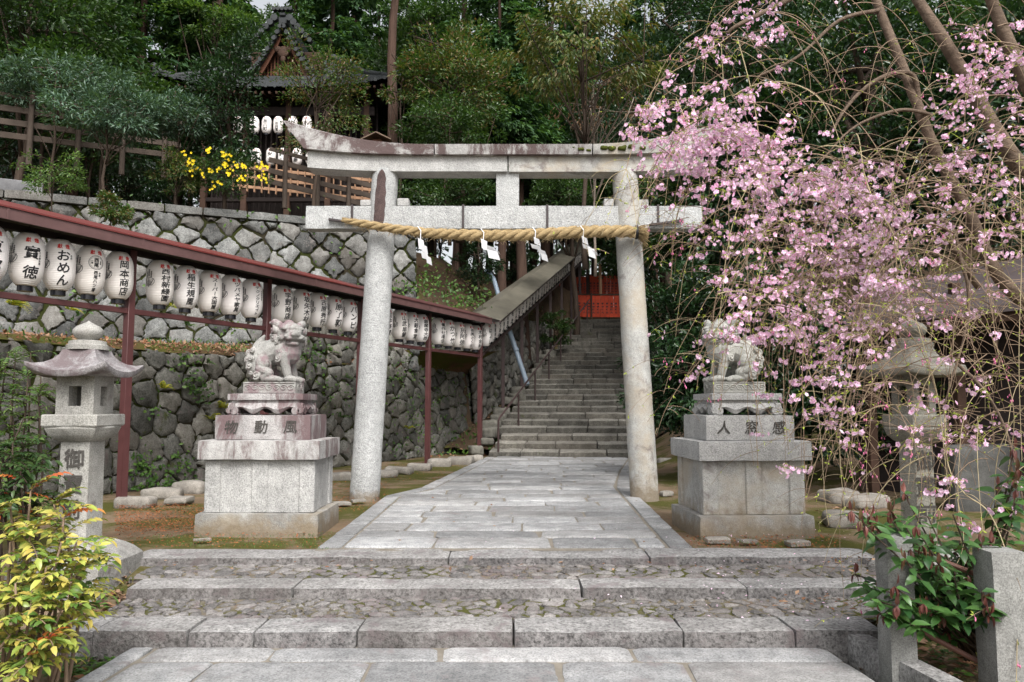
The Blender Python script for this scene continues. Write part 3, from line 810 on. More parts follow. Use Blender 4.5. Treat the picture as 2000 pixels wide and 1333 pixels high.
# twisted straw rope with its tassel
RP = [(668, 430, 5), (690, 434, 7), (712, 438, 8.5), (745, 444, 9), (790, 450, 9.5), (840, 456, 10.5), (900, 459, 11.5), (950, 461, 12), (1010, 460, 12), (1070, 457, 12), (1120, 454, 12.5), (1180, 452, 12.5), (1225, 452.5, 12.5), (1244, 454, 12)]
rt = np.array([p[0] for p in RP], float)
rope = thing('straw_rope', 'thick twisted straw rope sagging across the front of the gate', 'rope', P(668, 430, TY - .14))
rl_ = Vector(rope.location)
def rope_at(x):
    y = np.interp(x, rt, [p[1] for p in RP]); r = np.interp(x, rt, [p[2] for p in RP]) * .0069
    return P(x, y, TY - .14), r
mb = MB(); hair = []
NSEG = 260
for s3 in range(3):
    pts = []; rad = []
    for i in range(NSEG + 1):
        x = 668 + (1244 - 668) * i / NSEG; c, r = rope_at(x)
        ph = -2 * math.pi * (i / NSEG) * 9 + s3 * 2 * math.pi / 3
        pts.append(c + Vector((0, math.cos(ph) * r * .52, math.sin(ph) * r * .52)) - rl_); rad.append(r * .56)
    mb.tube(pts, rad, 10)
mb.build('twisted_strands', M['straw'], rope, 180)
mb = MB()
for i in range(700):     # loose straws
    x = random.uniform(672, 1242); c, r = rope_at(x); q = random.uniform(0, 6.28)
    p = c + Vector((0, -abs(math.cos(q)) * r, math.sin(q) * r)) - rl_
    dv = Vector((random.uniform(-.07, .07), -random.uniform(.0, .03), math.sin(q) * random.uniform(.01, .05) - .01))
    mb.tube([p, p + dv * .6, p + dv + Vector((0, 0, -.012))], .0017, 3, cap=False)
mb.build('loose_straw', M['straw'], rope, 180)
mb = MB()
c0 = P(1244, 454, TY - .14) - rl_
for i in range(220):
    q = random.uniform(0, 6.28); rr = random.uniform(0, 1) ** .5; L = random.uniform(.12, .2)
    s_ = Vector((0, math.cos(q) * rr * .075, math.sin(q) * rr * .075))
    e_ = c0 + Vector((L * (1 - .25 * rr), s_.y * 2.0, s_.z * 2.0 - .03 - (.1 if math.sin(q) < -.5 and random.random() < .25 else 0)))
    mb.tube([c0 + s_, (c0 + s_).lerp(e_, .5) + Vector((0, 0, .01)), e_], .0035, 4)
mb.build('tassel', M['straw'], rope, 180)
mb = MB(); mb.lathe([(.098, -.016), (.104, 0), (.098, .016)], 20)
o = mb.build('black_binding', M['ink'], rope, 60); o.location = P(1243, 454, TY - .14) - rl_; o.rotation_euler = (0, R(90), 0)
# folded paper streamers
for n_, (x, y0, pat) in enumerate(((818, 459, [(-2, 6, 14, 26), (6, 18, 12, 20), (4, 32, 16, 18), (14, 40, 12, 20)]), (941, 463, [(-2, 3, 14, 24), (10, 16, 18, 14), (10, 24, 26, 22), (22, 24, 14, 10)]), (1042, 460, [(0, 3, 14, 18), (-6, 16, 22, 14), (8, 26, 18, 14), (14, 34, 15, 18)]), (1136, 458, [(0, 3, 13, 18), (1, 18, 18, 14), (12, 24, 16, 24), (20, 30, 12, 12)]))):
    t = thing('paper_streamer', ['leftmost white zigzag paper streamer hanging from the straw rope', 'crumpled widest white paper streamer, second from the left on the straw rope', 'white zigzag paper streamer hanging under the rope just right of its middle', 'rightmost white paper streamer on the rope beside the right pillar'][n_], 'paper streamer', P(x, y0, TY - .24), 0, 'white paper streamers on the rope')
    o_ = Vector(t.location); mb = MB(); d_ = 0
    for k_, (dx, dy, w_, h_) in enumerate(pat):
        dep = TY - .25 - .012 * k_
        q = [P(x + dx, y0 + dy, dep), P(x + dx + w_ * .8, y0 + dy + 5, dep - .02), P(x + dx + w_, y0 + dy + h_, dep + .015), P(x + dx + w_ * .15, y0 + dy + h_ - 5, dep + .03)]
        bk = [p + Vector((0, .003, 0)) for p in q]
        mb.add([p - o_ for p in q + bk], [[3, 2, 1, 0], [4, 5, 6, 7], [0, 1, 5, 4], [1, 2, 6, 5], [2, 3, 7, 6], [3, 0, 4, 7]])
    mb.build('folded_paper', M['white_paper'], t, 0)
    mb = MB(); mb.tube([P(x + 3, y0 + 8, TY - .25) - o_, P(x + 4, y0 - 8, TY - .26) - o_, P(x - 2, y0 - 16, TY - .2) - o_], .006, 5); mb.build('cord', M['white_paper'], t)
# ------------------------------------------------------------------ guardian lions
def remesh(mb, name, mat, parent, voxel, smooth_it=2):
    ob = mb.build('tmp', mat, None, 0)
    m = ob.modifiers.new('r', 'REMESH'); m.mode = 'VOXEL'; m.voxel_size = voxel
    s = ob.modifiers.new('s', 'SMOOTH'); s.factor = .35; s.iterations = smooth_it
    dg = bpy.context.evaluated_depsgraph_get(); dg.update()
    me = bpy.data.meshes.new_from_object(ob.evaluated_get(dg)); me.name = name
    old = ob.data; bpy.data.objects.remove(ob); bpy.data.meshes.remove(old)
    me.materials.clear(); me.materials.append(mat); me.shade_smooth()
    return link(bpy.data.objects.new(name, me), parent)
def blob(mb, c, r, rot=None, n=14):
    """ellipsoid"""
    r = (r, r, r) if np.isscalar(r) else r
    th = np.linspace(0, math.pi, n // 2 + 1); rings = []
    Mx = Matrix.Rotation(rot[0], 3, rot[1]) if rot else None
    for t in th:
        rg = []
        for q in np.linspace(0, 2 * math.pi, n, endpoint=False):
            p = Vector((r[0] * math.sin(t) * math.cos(q), r[1] * math.sin(t) * math.sin(q), -r[2] * math.cos(t))) if 0 < t < math.pi else Vector((r[0] * 1e-3 * math.cos(q), r[1] * 1e-3 * math.sin(q), -r[2] * math.cos(t)))
            if Mx: p = Mx @ p
            rg.append((p.x + c[0], p.y + c[1], p.z + c[2]))
        rings.append(rg)
    mb.loft(rings)
def limb(mb, pts, rad, n=12):
    """tapering limb with rounded joints"""
    mb.tube(pts, rad, n)
    for p, r in zip(pts, rad): blob(mb, p, r, n=12)
def curl(mb, c, nrm, r, turns=1.6, hand=1):
    nrm = Vector(nrm).normalized(); u = nrm.orthogonal().normalized(); v = nrm.cross(u) * hand; c = Vector(c)
    blob(mb, c - nrm * r * .35, r * .95)
    pts = []; rad = []
    for i in range(26):
        k = i / 25; q = turns * 2 * math.pi * k; rr = r * (1 - .85 * k)
        pts.append(c + u * math.cos(q) * rr + v * math.sin(q) * rr + nrm * (r * .34 + r * .5 * k)); rad.append(r * (.23 - .05 * k))
    mb.tube(pts, rad, 7)
def lion_mesh(mouth_open, turn):
    mb = MB(); V = Vector
    # hindquarters, trunk, chest
    blob(mb, (-.16, 0, .25), (.13, .145, .17)); blob(mb, (-.13, -.09, .17), (.125, .075, .15)); blob(mb, (-.13, .09, .17), (.125, .075, .15))
    limb(mb, [(-.15, 0, .29), (-.02, 0, .36), (.10, 0, .40), (.19, 0, .40)], [.145, .145, .155, .14])
    blob(mb, (.19, 0, .36), (.135, .15, .16)); blob(mb, (.22, 0, .42), (.11, .12, .12)); blob(mb, (.08, 0, .30), (.12, .12, .12))
    # fore legs with knees and paws
    for s in (-1, 1):
        blob(mb, (.11, s * .125, .34), (.085, .055, .11))
        limb(mb, [(.14, s * .125, .30), (.17, s * .125, .20), (.20, s * .125, .09)], [.075, .058, .05])
        blob(mb, (.185, s * .13, .165), .05)
        blob(mb, (.235, s * .13, .035), (.085, .062, .042))
        for k in (-1, 0, 1): blob(mb, (.30, s * .13 + k * .036, .028), (.035, .021, .03))
        curl(mb, (.10, s * .178, .27), (0, s, .1), .042); curl(mb, (.115, s * .165, .345), (0, s, .3), .03)
        # folded hind leg and long foot
        limb(mb, [(-.12, s * .14, .15), (-.02, s * .15, .10), (-.08, s * .15, .05)], [.075, .06, .05])
        blob(mb, (.02, s * .15, .036), (.125, .058, .042))
        for k in (-1, 0, 1): blob(mb, (.125, s * .15 + k * .034, .028), (.036, .02, .028))
        curl(mb, (-.15, s * .20, .075), (0, s, .1), .05); blob(mb, (-.10, s * .15, .22), (.09, .06, .09))
        curl(mb, (-.09, s * .172, .125), (0, s, 0), .03)
    # tail: a standing flame of locks
    for (p0, p1, p2, r) in (((-.24, 0, .05), (-.31, 0, .2), (-.27, 0, .40), .055), ((-.27, -.06, .12), (-.31, -.07, .26), (-.24, -.05, .42), .05), ((-.27, .06, .12), (-.31, .07, .26), (-.24, .05, .42), .05), ((-.25, 0, .28), (-.22, 0, .42), (-.13, 0, .55), .06), ((-.22, -.06, .3), (-.18, -.06, .40), (-.10, -.05, .48), .045), ((-.22, .06, .3), (-.18, .06, .40), (-.10, .05, .48), .045)):
        pts = [V(p0).lerp(V(p1), t).lerp(V(p1).lerp(V(p2), t), t) for t in np.linspace(0, 1, 9)]
        mb.tube(pts, [r * (.75 + .5 * math.sin(math.pi * t)) * (1 - .75 * t ** 3) for t in np.linspace(0, 1, 9)], 9)
    for s in (-1, 1):
        for (x, y, z, r) in ((-.27, .10, .18, .045), (-.30, .085, .26, .042), (-.25, .12, .27, .036), (-.30, .05, .34, .04), (-.235, .11, .36, .036), (-.245, .09, .105, .035)):
            curl(mb, (x, s * y, z), (-.35, s, .1), r, hand=s)
    # ribs of hair along the back
    for i in range(6):
        x = -.1 + i * .035; blob(mb, (x, 0, .46 + i * .012), (.02, .05, .03))
    # head, turned to the side on a thick neck
    H = MB()
    def hp(*a): return a
    blob(H, (.0, 0, .0), (.135, .145, .125)); blob(H, (.045, 0, .055), (.09, .13, .06))           # skull and brow
    blob(H, (.115, 0, -.01), (.075, .095, .055)); blob(H, (.17, 0, .01), (.035, .05, .035))      # muzzle, nose
    for s in (-1, 1):
        blob(H, (.10, s * .075, .055), (.045, .05, .024)); blob(H, (.128, s * .062, .026), .026); blob(H, (.155, s * .085, -.02), (.03, .03, .018)); limb(H, [(.125, s * .05, -.06), (.128, s * .052, -.095)], [.014, .006])     # brow, eye
        blob(H, (.185, s * .03, .0), (.016, .02, .016)); blob(H, (.14, s * .06, -.035), (.055, .042, .025))
        # ear
        limb(H, [(-.01, s * .11, .085), (-.045, s * .15, .105), (-.07, s * .185, .10)], [.042, .04, .016])
        for (x, y, z, r) in ((-.02, .15, .03, .048), (-.07, .145, -.03, .046), (.0, .155, -.05, .042), (.05, .14, -.085, .036), (-.05, .13, -.10, .042), (-.105, .10, .04, .044), (-.11, .09, -.07, .044), (.01, .12, -.13, .038), (-.06, .08, -.155, .042), (.085, .125, -.04, .03)):
            curl(H, (x, s * y, z), (-.15 if x < 0 else .25, s, 0.05), r, hand=s)
    drop = -.055 if mouth_open else -.04
    blob(H, (.10, 0, drop - .035), (.075, .08, .028)); blob(H, (.04, 0, drop - .05), (.08, .10, .045))
    for i, y in enumerate(np.linspace(-.085, .085, 6)): blob(H, (.125 - abs(y) * .5, y, drop - .058), (.022, .018, .03))
    for i in range(5): blob(H, (-.09 + i * .03, 0, .115 - abs(i - 2) * .01), (.03, .05, .03))
    hm = Matrix.Rotation(turn, 3, 'Z') @ Matrix.Rotation(R(6), 3, 'Y')
    for vs in H.v:
        for i in range(len(vs)):
            p = hm @ (Vector(vs[i]) * 1.16); vs[i] = (p.x + .175, p.y, p.z + .56)
    base = mb.n
    for vs in H.v: mb.v.append(vs)
    mb.f += [[i + base for i in f] for f in H.f]; mb.m += H.m; mb.t += H.t; mb.n += H.n
    limb(mb, [(.17, 0, .42), (.18, 0, .52)], [.14, .13])
    return mb

# ------------------------------------------------------------------ pedestals with carved characters
def pedestal(label, x0, yf, w, d, rz, text, mats, lion_label, flip, lsmall):
    """x0, yf: centre of the front edge of the base"""
    m_low, m_mid, m_top = mats
    c = Vector((x0, yf, 0)); rot = Matrix.Rotation(rz, 3, 'Z'); cy = d / 2
    t = thing('lion_pedestal', label, 'pedestal', (x0, yf, 0), rz, 'stone pedestals of the guardian lions')
    def blk(name, w_, d_, z0, z1, mat, bev=.018, seg=.09, amp=.006, seed=0):
        mb = MB(); mb.rock((0, cy, (z0 + z1) / 2), (w_, d_, z1 - z0), bev, seg, amp, 5, seed=seed); return mb.build(name, mat, t, 40)
    blk('base_course', w, d, -.12, .20, m_low, .02, .08, .009, 1)
    mb = MB(); w1, d1 = w * .885, d * .84
    mb.box((0, cy, .48), (w1 - .03, d1 - .03, .56), bev=.004)
    for k in (-1, 0, 1):
        mb.box((k * (w1 / 2 - .075), cy - d1 / 2 + .07, .48), (.165 if k else .17, .15, .558), bev=.008)
        if k: mb.box((k * (w1 / 2 - .075), cy + d1 / 2 - .07, .48), (.16, .15, .558), bev=.008)
    mb.build('die_block', m_mid, t, 35)
    blk('cornice_slab', w * .995, d * .98, .76, .965, m_top[0], .014, .08, .005, 2)
    o = blk('inscribed_block', w * .79, d * .74, .965, 1.232, m_top[1], .012, .08, .004, 3)
    mb = MB(); yfr = cy - d * .37
    for i, ch in enumerate(text):
        write(mb, ch, (i - 1) * w * .245 + (-.015 if not flip else .01), 1.105, .15, lambda u, v, d: (u, yfr - .0065 - d, v), bold=.015, slant=.12)
    mb.build('carved_characters', M['carve'], o, 0)
    # scroll footed table
    wt, dt = w * .635, d * .62
    mb = MB(); mb.rock((0, cy, 1.43), (wt, dt, .075), .012, .08, .004, 5, seed=5); mb.box((0, cy, 1.38), (wt * .90, dt * .9, .035), bev=.004)
    mb.build('table_slab', m_top[2], t, 40)
    mb = MB()
    for ax, L, off in ((0, wt, dt), (1, dt, wt)):
        for sg in (-1, 1):
            n = 40; us = np.linspace(-.5, .5, n + 1); rings = []
            for u in us:
                a = abs(u) * 2
                zb = 1.275 + .03 * math.cos(a * 9.5) * (a < .8) + (-.045 * max(0, (a - .78) / .22))
                rings.append([(u * L * .98, o_, z_) for (o_, z_) in ((-off / 2 * .93, zb), (-off / 2 * 1.0, (zb + 1.36) / 2 - .01), (-off / 2 * .9, 1.365), (-off / 2 * .8, 1.365), (-off / 2 * .8, zb))])
            for rg in rings:
                for i in range(len(rg)):
                    x, y, z = rg[i]
                    if sg > 0: y = -y
                    p = (x, y + cy, z) if ax == 0 else (-y, x + cy, z)
                    rg[i] = p
            mb.loft([r_[::-1] if (sg > 0) else r_ for r_ in rings])
    for sx in (-1, 1):
        for sy in (-1, 1):
            for kk, rr in ((.40, .042), (.47, .03)):
                a = Vector((sx * wt * kk, cy + sy * dt * .47, 1.28)); mb.tube([a - Vector((0, .05 * sy, 0)), a + Vector((0, .025 * sy, 0))], rr, 14)
                a = Vector((sx * wt * .475, cy + sy * dt * (kk - .04), 1.28)); mb.tube([a - Vector((.05 * sx, 0, 0)), a + Vector((.025 * sx, 0, 0))], rr, 14)
            mb.box((sx * wt * .42, cy + sy * dt * .4, 1.243), (.12, .1, .022), bev=.005)
    mb.build('scroll_table', m_top[2], t, 40)
    # the lion with its carved plinth
    lx = (0.0 if not flip else -.02) * 1
    g = thing('guardian_lion', lion_label, 'statue', tuple(c + rot @ Vector((lx, cy, 1.466))), rz, 'stone guardian lions')
    mb = MB(); pw, pd = .585, .36
    mb.rock((0, 0, .065), (pw, pd, .135), .01, .07, .003, 5, seed=8)
    for sg in (-1, 1):
        for i in range(7):      # waves carved along the plinth
            xx = -.24 + i * .08; pts = [Vector((xx + .045 * math.cos(q) * (1 - q / 11), sg * (pd / 2 + .001), .065 + .035 * math.sin(q) * (1 - q / 11))) for q in np.linspace(0, 9, 18)]
            mb.tube(pts, .0065, 5)
        for i in range(2):
            yy_ = -.07 + .14 * i; pts = [Vector((sg * (pw / 2 + .001), yy_ + .045 * math.cos(q) * (1 - q / 11), .065 + .04 * math.sin(q) * (1 - q / 11))) for q in np.linspace(0, 9, 18)]
            mb.tube(pts, .0065, 5)
        for zz in (.012, .12): mb.tube([(-pw / 2 + .02, sg * (pd / 2 + .001), zz), (pw / 2 - .02, sg * (pd / 2 + .001), zz)], .006, 5)
    mb.build('carved_plinth', M['lion'] if not flip else M['lion_grey'], g, 40)
    lm = lion_mesh(not flip, R(-54) if not flip else R(-42))
    if flip:
        for i in range(len(lm.v)): lm.v[i] = lm.v[i] * np.array([-1, 1, 1])
        lm.f = [f[::-1] for f in lm.f]
    body = remesh(lm, 'lion_body', M['lion'] if not flip else M['lion_grey'], g, .0052, 1)
    body.location = (0.0, 0, .128); 
    s_ = .98; body.scale = (s_ * .93, s_, s_)
    return t
M['lion_grey'] = stone('grey_lion_stone', (.34, .34, .31), (.48, .475, .44), .35, lichen=.0, moss=.1, bump=.35, dirt=.45)
M['ped_low'] = stone('pedestal_base_stone', (.33, .32, .30), (.45, .445, .42), .55, base=.14, lichen=.2, moss=.12, bump=.7, dirt=.45, warm=(.30, .25, .18), lich_col=(.2, .17, .15))
M['ped_red'] = stone('pedestal_lichen_stone', (.36, .345, .34), (.48, .465, .46), .7, lichen=.72, bump=.7, dirt=.3, streak=True, lich_col=(.15, .105, .108))
M['ped_streak'] = stone('pedestal_streaked_stone', (.42, .41, .40), (.55, .54, .53), .6, lichen=.42, bump=.6, dirt=.25, streak=True, lich_col=(.13, .09, .088))
a_, b_ = G(378, 1042, 0), G(621, 1042, 0)
pedestal('stone lion pedestal streaked with purple lichen, left of the path', (a_.x + b_.x) / 2, a_.y, b_.x - a_.x, 1.0, 0.0, '物動風', (M['ped_low'], M['granite'], (M['ped_streak'], M['ped_red'], M['ped_red'])), 'pale stone guardian lion on the purple stained pedestal, head turned to the viewer', False, 0)
a_, b_ = G(1366, 1047, 0), G(1597, 1047, 0)
pedestal('clean grey stone lion pedestal right of the path under the cherry', (a_.x + b_.x) / 2, a_.y, b_.x - a_.x, 1.1, R(4), '人窓感', (M['ped_low'], M['granite_stain'], (M['granite'], M['granite'], M['granite'])), 'grey stone guardian lion half hidden behind cherry blossom', True, 0)

# ------------------------------------------------------------------ stone lanterns
M['plinth_stone'] = stone('plinth_stone', (.27, .265, .25), (.40, .39, .37), .6, bump=.7, dirt=.4, lichen=.1, moss=.1)
def ngon(n, r, z, m=6, rot=0.0, lift=0.0, rnd=0.0):
    """ring of an n-sided outline, m points a side; corners lifted"""
    out = []
    for i in range(n):
        a0, a1 = rot + 2 * math.pi * i / n, rot + 2 * math.pi * (i + 1) / n
        p, q = np.array([math.cos(a0), math.sin(a0)]), np.array([math.cos(a1), math.sin(a1)])
        for j in range(m):
            k = j / m; c = p * (1 - k) + q * k; e = abs(2 * k - 1)
            if rnd: c = c * (1 - rnd) + c / np.hypot(*c) * math.cos(math.pi / n) * 1.08 * rnd
            out.append((c[0] * r, c[1] * r, z + lift * e ** 2.2))
    return out
def stone_lantern(label, x, y, n, rot, S, text, mat, roofmat, zb=0.0):
    t = thing('stone_lantern', label, 'stone lantern', (x, y, zb), 0, 'stone lanterns beside the steps')
    kc = 1 / math.cos(math.pi / n)
    mb = MB(); r = .37 * kc
    mb.loft([ngon(n, r, -.25, 4, rot), ngon(n, r, .05, 4, rot), ngon(n, r * .98, .062, 4, rot), ngon(n, r * .84, .12, 4, rot), ngon(n, r * .70, .16, 4, rot), ngon(n, r * .56, .188, 4, rot), ngon(n, r * .44, .205, 4, rot)])
    mb.build('plinth', M['plinth_stone'], t, 12)
    mb = MB(); mb.loft([ngon(n, .122 * kc * f, z, 3, rot) for z, f in ((.19, 1.04), (.6, 1.0), (1.05, .98))]); post = mb.build('post', mat, t, 30)
    mb = MB()
    if text:
        write(mb, text, 0, .90, .17, lambda u, v, d: (u, (-.1315 if n == 4 else -.128) - d, v), step=1.22, bold=.02)
        mb.build('carved_characters', M['carve'], post, 0)
    mb = MB()     # lotus bowl and slab
    rings = []
    for z, r_ in ((1.04, .135), (1.06, .165), (1.10, .205), (1.15, .225), (1.165, .222)):
        rings.append([(p[0] * (1 + .02 * math.cos(8 * math.atan2(p[1], p[0]))), p[1] * (1 + .02 * math.cos(8 * math.atan2(p[1], p[0]))), p[2]) for p in ngon(n, r_ * kc, z, 8, rot, 0, .35)])
    mb.loft(rings); mb.loft([ngon(n, .222 * kc, 1.163, 4, rot), ngon(n, .23 * kc, 1.175, 4, rot), ngon(n, .23 * kc, 1.255, 4, rot), ngon(n, .222 * kc, 1.265, 4, rot)])
    mb.build('lotus_platform', mat, t, 30)
    mb = MB(); rf = .158 * kc      # fire box: corner posts, sill and head leave open windows
    for i in range(n):
        a = rot + 2 * math.pi * i / n; q0 = np.array([math.cos(a), math.sin(a)]) * rf
        a1 = rot + 2 * math.pi * (i + 1) / n; q1 = np.array([math.cos(a1), math.sin(a1)]) * rf
        L = np.hypot(*(q1 - q0)); e = (q1 - q0) / L; nr = np.array([e[1], -e[0]]); th = .055
        s_ = .105 if n == 4 else .05
        am = rot + 2 * math.pi * (i - 1) / n; qm = np.array([math.cos(am), math.sin(am)]) * rf; em = (q0 - qm) / L; nm = np.array([em[1], -em[0]])
        def prism(pts, z0, z1): mb.loft([[(*p, z0) for p in pts], [(*p, z1) for p in pts]])
        ri = rf - th / math.cos(math.pi / n); qi = q0 / rf * ri
        prism([q0, q0 + e * s_, q0 + e * s_ - nr * th, qi, q0 - em * s_ - nm * th, q0 - em * s_], 1.262, 1.585)
        for z0, z1 in ((1.262, 1.335), (1.50, 1.584)): prism([q0 + e * s_, q0 + e * (L - s_), q0 + e * (L - s_) - nr * (th - .002), q0 + e * s_ - nr * (th - .002)], z0, z1)
    mb.build('fire_box', mat, t, 20)
    mb = MB(); R0 = .33 * kc if n == 4 else .385 * kc
    lf = .075 if n == 4 else .03
    prof = [(.56, 1.585, 0), (.8, 1.58, .3), (.965, 1.575, 1), (1.0, 1.595, 1), (1.0, 1.625, 1), (.86, 1.648, .55), (.7, 1.68, .25), (.56, 1.72, .1), (.46, 1.765, .04), (.41, 1.81, 0), (.30, 1.815, 0)]
    mb.loft([ngon(n, R0 * f, z, 8, rot, lf * l, .0 if n == 4 else .3) for f, z, l in prof]); mb.build('roof', roofmat, t, 45)
    mb = MB(); mb.lathe([(.165, 1.812), (.165, 1.85), (.15, 1.857), (.145, 1.885), (.12, 1.892)], 32); mb.lathe([(.07, 1.89), (.075, 1.905), (.105, 1.925), (.122, 1.955), (.118, 1.985), (.09, 2.015), (.05, 2.035), (.015, 2.055), (.002, 2.065)], 32)
    mb.build('jewel_finial', mat, t, 40)
    t.scale = (S, S, S)
    return t
stone_lantern('square stone lantern with purplish roof standing at the left end of the steps', -3.64, 6.57, 4, R(45), 1.0, '御寶前', M['lantern_stone'], M['lantern_roof'])
M['lantern_old'] = stone('old_mossy_lantern_stone', (.24, .23, .195), (.35, .34, .295), .5, bump=.7, dirt=.4, moss=.12)
stone_lantern('weathered six sided stone lantern behind the hanging cherry twigs on the right', 3.52, 6.75, 6, R(0), 1.06, '御寶前', M['lantern_old'], M['lantern_old'], -.08)

# ------------------------------------------------------------------ lantern racks
def ordinal(i): return ['first', 'second', 'third', 'fourth', 'fifth', 'sixth', 'seventh', 'eighth', 'ninth', 'tenth', 'eleventh', 'twelfth', 'thirteenth', 'fourteenth', 'fifteenth', 'sixteenth', 'seventeenth', 'eighteenth', 'nineteenth', 'twentieth', 'twenty-first', 'twenty-second', 'twenty-third', 'twenty-fourth', 'twenty-fifth', 'twenty-sixth', 'twenty-seventh', 'twenty-eighth', 'twenty-ninth', 'thirtieth', 'thirty-first', 'thirty-second', 'thirty-third', 'thirty-fourth', 'thirty-fifth', 'thirty-sixth', 'thirty-seventh', 'thirty-eighth', 'thirty-ninth', 'fortieth', 'forty-first'][i]
RN = Vector((RDn.y, -RDn.x, 0))       # from the rack towards the path
def rk(t, a=0.0, z=0.0): return RACK0 + RD * t + RN * a + Vector((0, 0, z))
rack = thing('lantern_rack', 'long maroon steel lantern rack with a sheet roof along the boulder wall', 'lantern rack', RACK0)
Ri = -RACK0
for i in range(-2, 5):
    mb = MB(); t_ = i * .25; mb.bar(rk(t_, 0, -.15) + Ri, rk(t_, 0, 3.48) + Ri, .105, .105, .006, up=RN); mb.build('post', M['red_steel'], rack)
mb = MB(); mb.bar(rk(-.6, .0, 2.63) + Ri, rk(1, .0, 2.63) + Ri, .06, .075, .005); mb.build('lower_rail', M['red_steel'], rack)
mb = MB(); mb.bar(rk(-.6, .0, 3.46) + Ri, rk(1.0, .0, 3.46) + Ri, .08, .08, .005); mb.build('hanging_beam', M['dark_under'], rack)
def roof_run(p0, p1, n, z0, z1, parent, org, front, back, sheet_m, fas_m, label=None, mitre0=0.0, mitre1=0.0, hf=.13):
    """double pitched sheet roof along p0-p1; n points to the front"""
    d = (p1 - p0).normalized()
    def q(p, a, z, m): return p + n * a + Vector((0, 0, z)) + d * (m * a) - org
    mb = MB()      # top sheet
    ring = lambda p, z, m: [q(p, front + .02, z + .0, m), q(p, -.05, z + .17, m), q(p, -back, z + .06, m), q(p, -back, z + .035, m), q(p, -.05, z + .145, m), q(p, front + .02, z - .02, m)]
    mb.loft([ring(p0, z0, mitre0), ring(p1, z1, mitre1)]); o = mb.build('roof_sheet', sheet_m, parent, 20)
    if label: tag(o, label)
    mb = MB(); ring = lambda p, z, m: [q(p, front - .03, z - .022 - hf, m), q(p, front + .005, z - .022 - hf, m), q(p, front + .005, z - .022, m), q(p, front - .03, z - .022, m)]
    mb.loft([ring(p0, z0, mitre0), ring(p1, z1, mitre1)]); 
    for k_ in np.arange(.9, (p1 - p0).length, 1.82):      # sheet joints
        zz = z0 + (z1 - z0) * k_ / (p1 - p0).length; c_ = p0 + d * k_
        mb.bar(q(c_, front + .009, zz - .022 - hf, 0), q(c_, front + .009, zz - .02, 0), .03, .006, .002, up=n)
    mb.build('fascia', fas_m, parent, 20)
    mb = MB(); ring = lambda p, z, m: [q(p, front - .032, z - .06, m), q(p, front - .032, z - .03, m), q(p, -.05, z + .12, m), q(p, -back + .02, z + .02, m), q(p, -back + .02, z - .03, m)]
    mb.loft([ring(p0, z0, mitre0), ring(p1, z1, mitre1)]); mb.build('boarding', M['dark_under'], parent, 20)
ZR = 3.60
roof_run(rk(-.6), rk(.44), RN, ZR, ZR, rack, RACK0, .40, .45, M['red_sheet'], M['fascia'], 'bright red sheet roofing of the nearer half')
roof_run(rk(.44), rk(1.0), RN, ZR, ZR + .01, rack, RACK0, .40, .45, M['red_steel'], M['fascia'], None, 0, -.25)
S0 = RACK1.copy(); SD = Vector((SDX, 1, SRISE / SRUN)); SN = Vector((1, -SDX, 0)).normalized()
def sk(y, a=0.0, z=0.0):
    p = S0 + SD * y; return p + SN * a + Vector((0, 0, z - .02))
rack2 = thing('lantern_rack', 'dark steel lantern rack with a greenish sheet roof climbing beside the stairs', 'lantern rack', S0)
for i in range(1, 9):
    mb = MB(); p = sk(2.3 * i); mb.bar(p - S0 - Vector((0, 0, .25)), p - S0 + Vector((0, 0, 3.5)), .10, .10, .006, up=(1, 0, 0)); mb.build('post', M['brown_steel'], rack2)
SL = 18.9
mb = MB(); mb.bar(sk(.1, 0, 2.63) - S0, sk(SL, 0, 2.63) - S0, .06, .075, .005); mb.build('lower_rail', M['brown_steel'], rack2)
mb = MB(); mb.bar(sk(.1, 0, 3.46) - S0, sk(SL, 0, 3.46) - S0, .08, .08, .005); mb.build('hanging_beam', M['dark_under'], rack2)
d_ = Vector((SDX, 1, 0)).normalized()
p0, p1 = S0 - Vector((0, 0, S0.z)), sk(SL); p1 = Vector((p1.x, p1.y, 0))
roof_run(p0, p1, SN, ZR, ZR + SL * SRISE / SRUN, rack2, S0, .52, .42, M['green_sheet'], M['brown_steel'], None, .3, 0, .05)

# ------------------------------------------------------------------ paper lanterns
LR, LH = .188, .64
def shade_r(z):
    k = z / LH; e = abs(2 * k - 1)
    return LR * (1 - .46 * e ** 3.6) - .002
mb = MB(); prof = []
for i in range(45):
    z = LH * i / 44; prof.append((shade_r(z) + (.0018 if i % 2 else -.0012), z))
mb.lathe(prof, 28); shade_o = mb.build('paper_shade', M['paper'], None, 180); shade_me = shade_o.data; bpy.data.objects.remove(shade_o)
mb = MB(); mb.lathe([(.075, -.065), (.086, -.065), (.086, .01), (.075, .01)], 20); mb.lathe([(.05, -.03), (.05, .0)], 12); o = mb.build('base_ring', M['black_ring'], None, 40); ring_me = o.data; bpy.data.objects.remove(o)
mb = MB(); mb.lathe([(.085, LH - .012), (.092, LH + .01), (.07, LH + .028), (.015, LH + .034)], 20); mb.tube([(0, 0, LH + .03), (0, 0, LH + .10)], .008, 6); o = mb.build('top_cap', M['black_ring'], None, 40); cap_me = o.data; bpy.data.objects.remove(o)
def wrap(ang0, off=.004):
    def fn(u, v, d=0.0):
        r = shade_r(v) + off + d; a = ang0 + u / LR
        return (r * math.cos(a), r * math.sin(a), v)
    return fn
mb = MB()      # the leaf crest: a broad leaf of fine veins under two flower spikes, on two sides
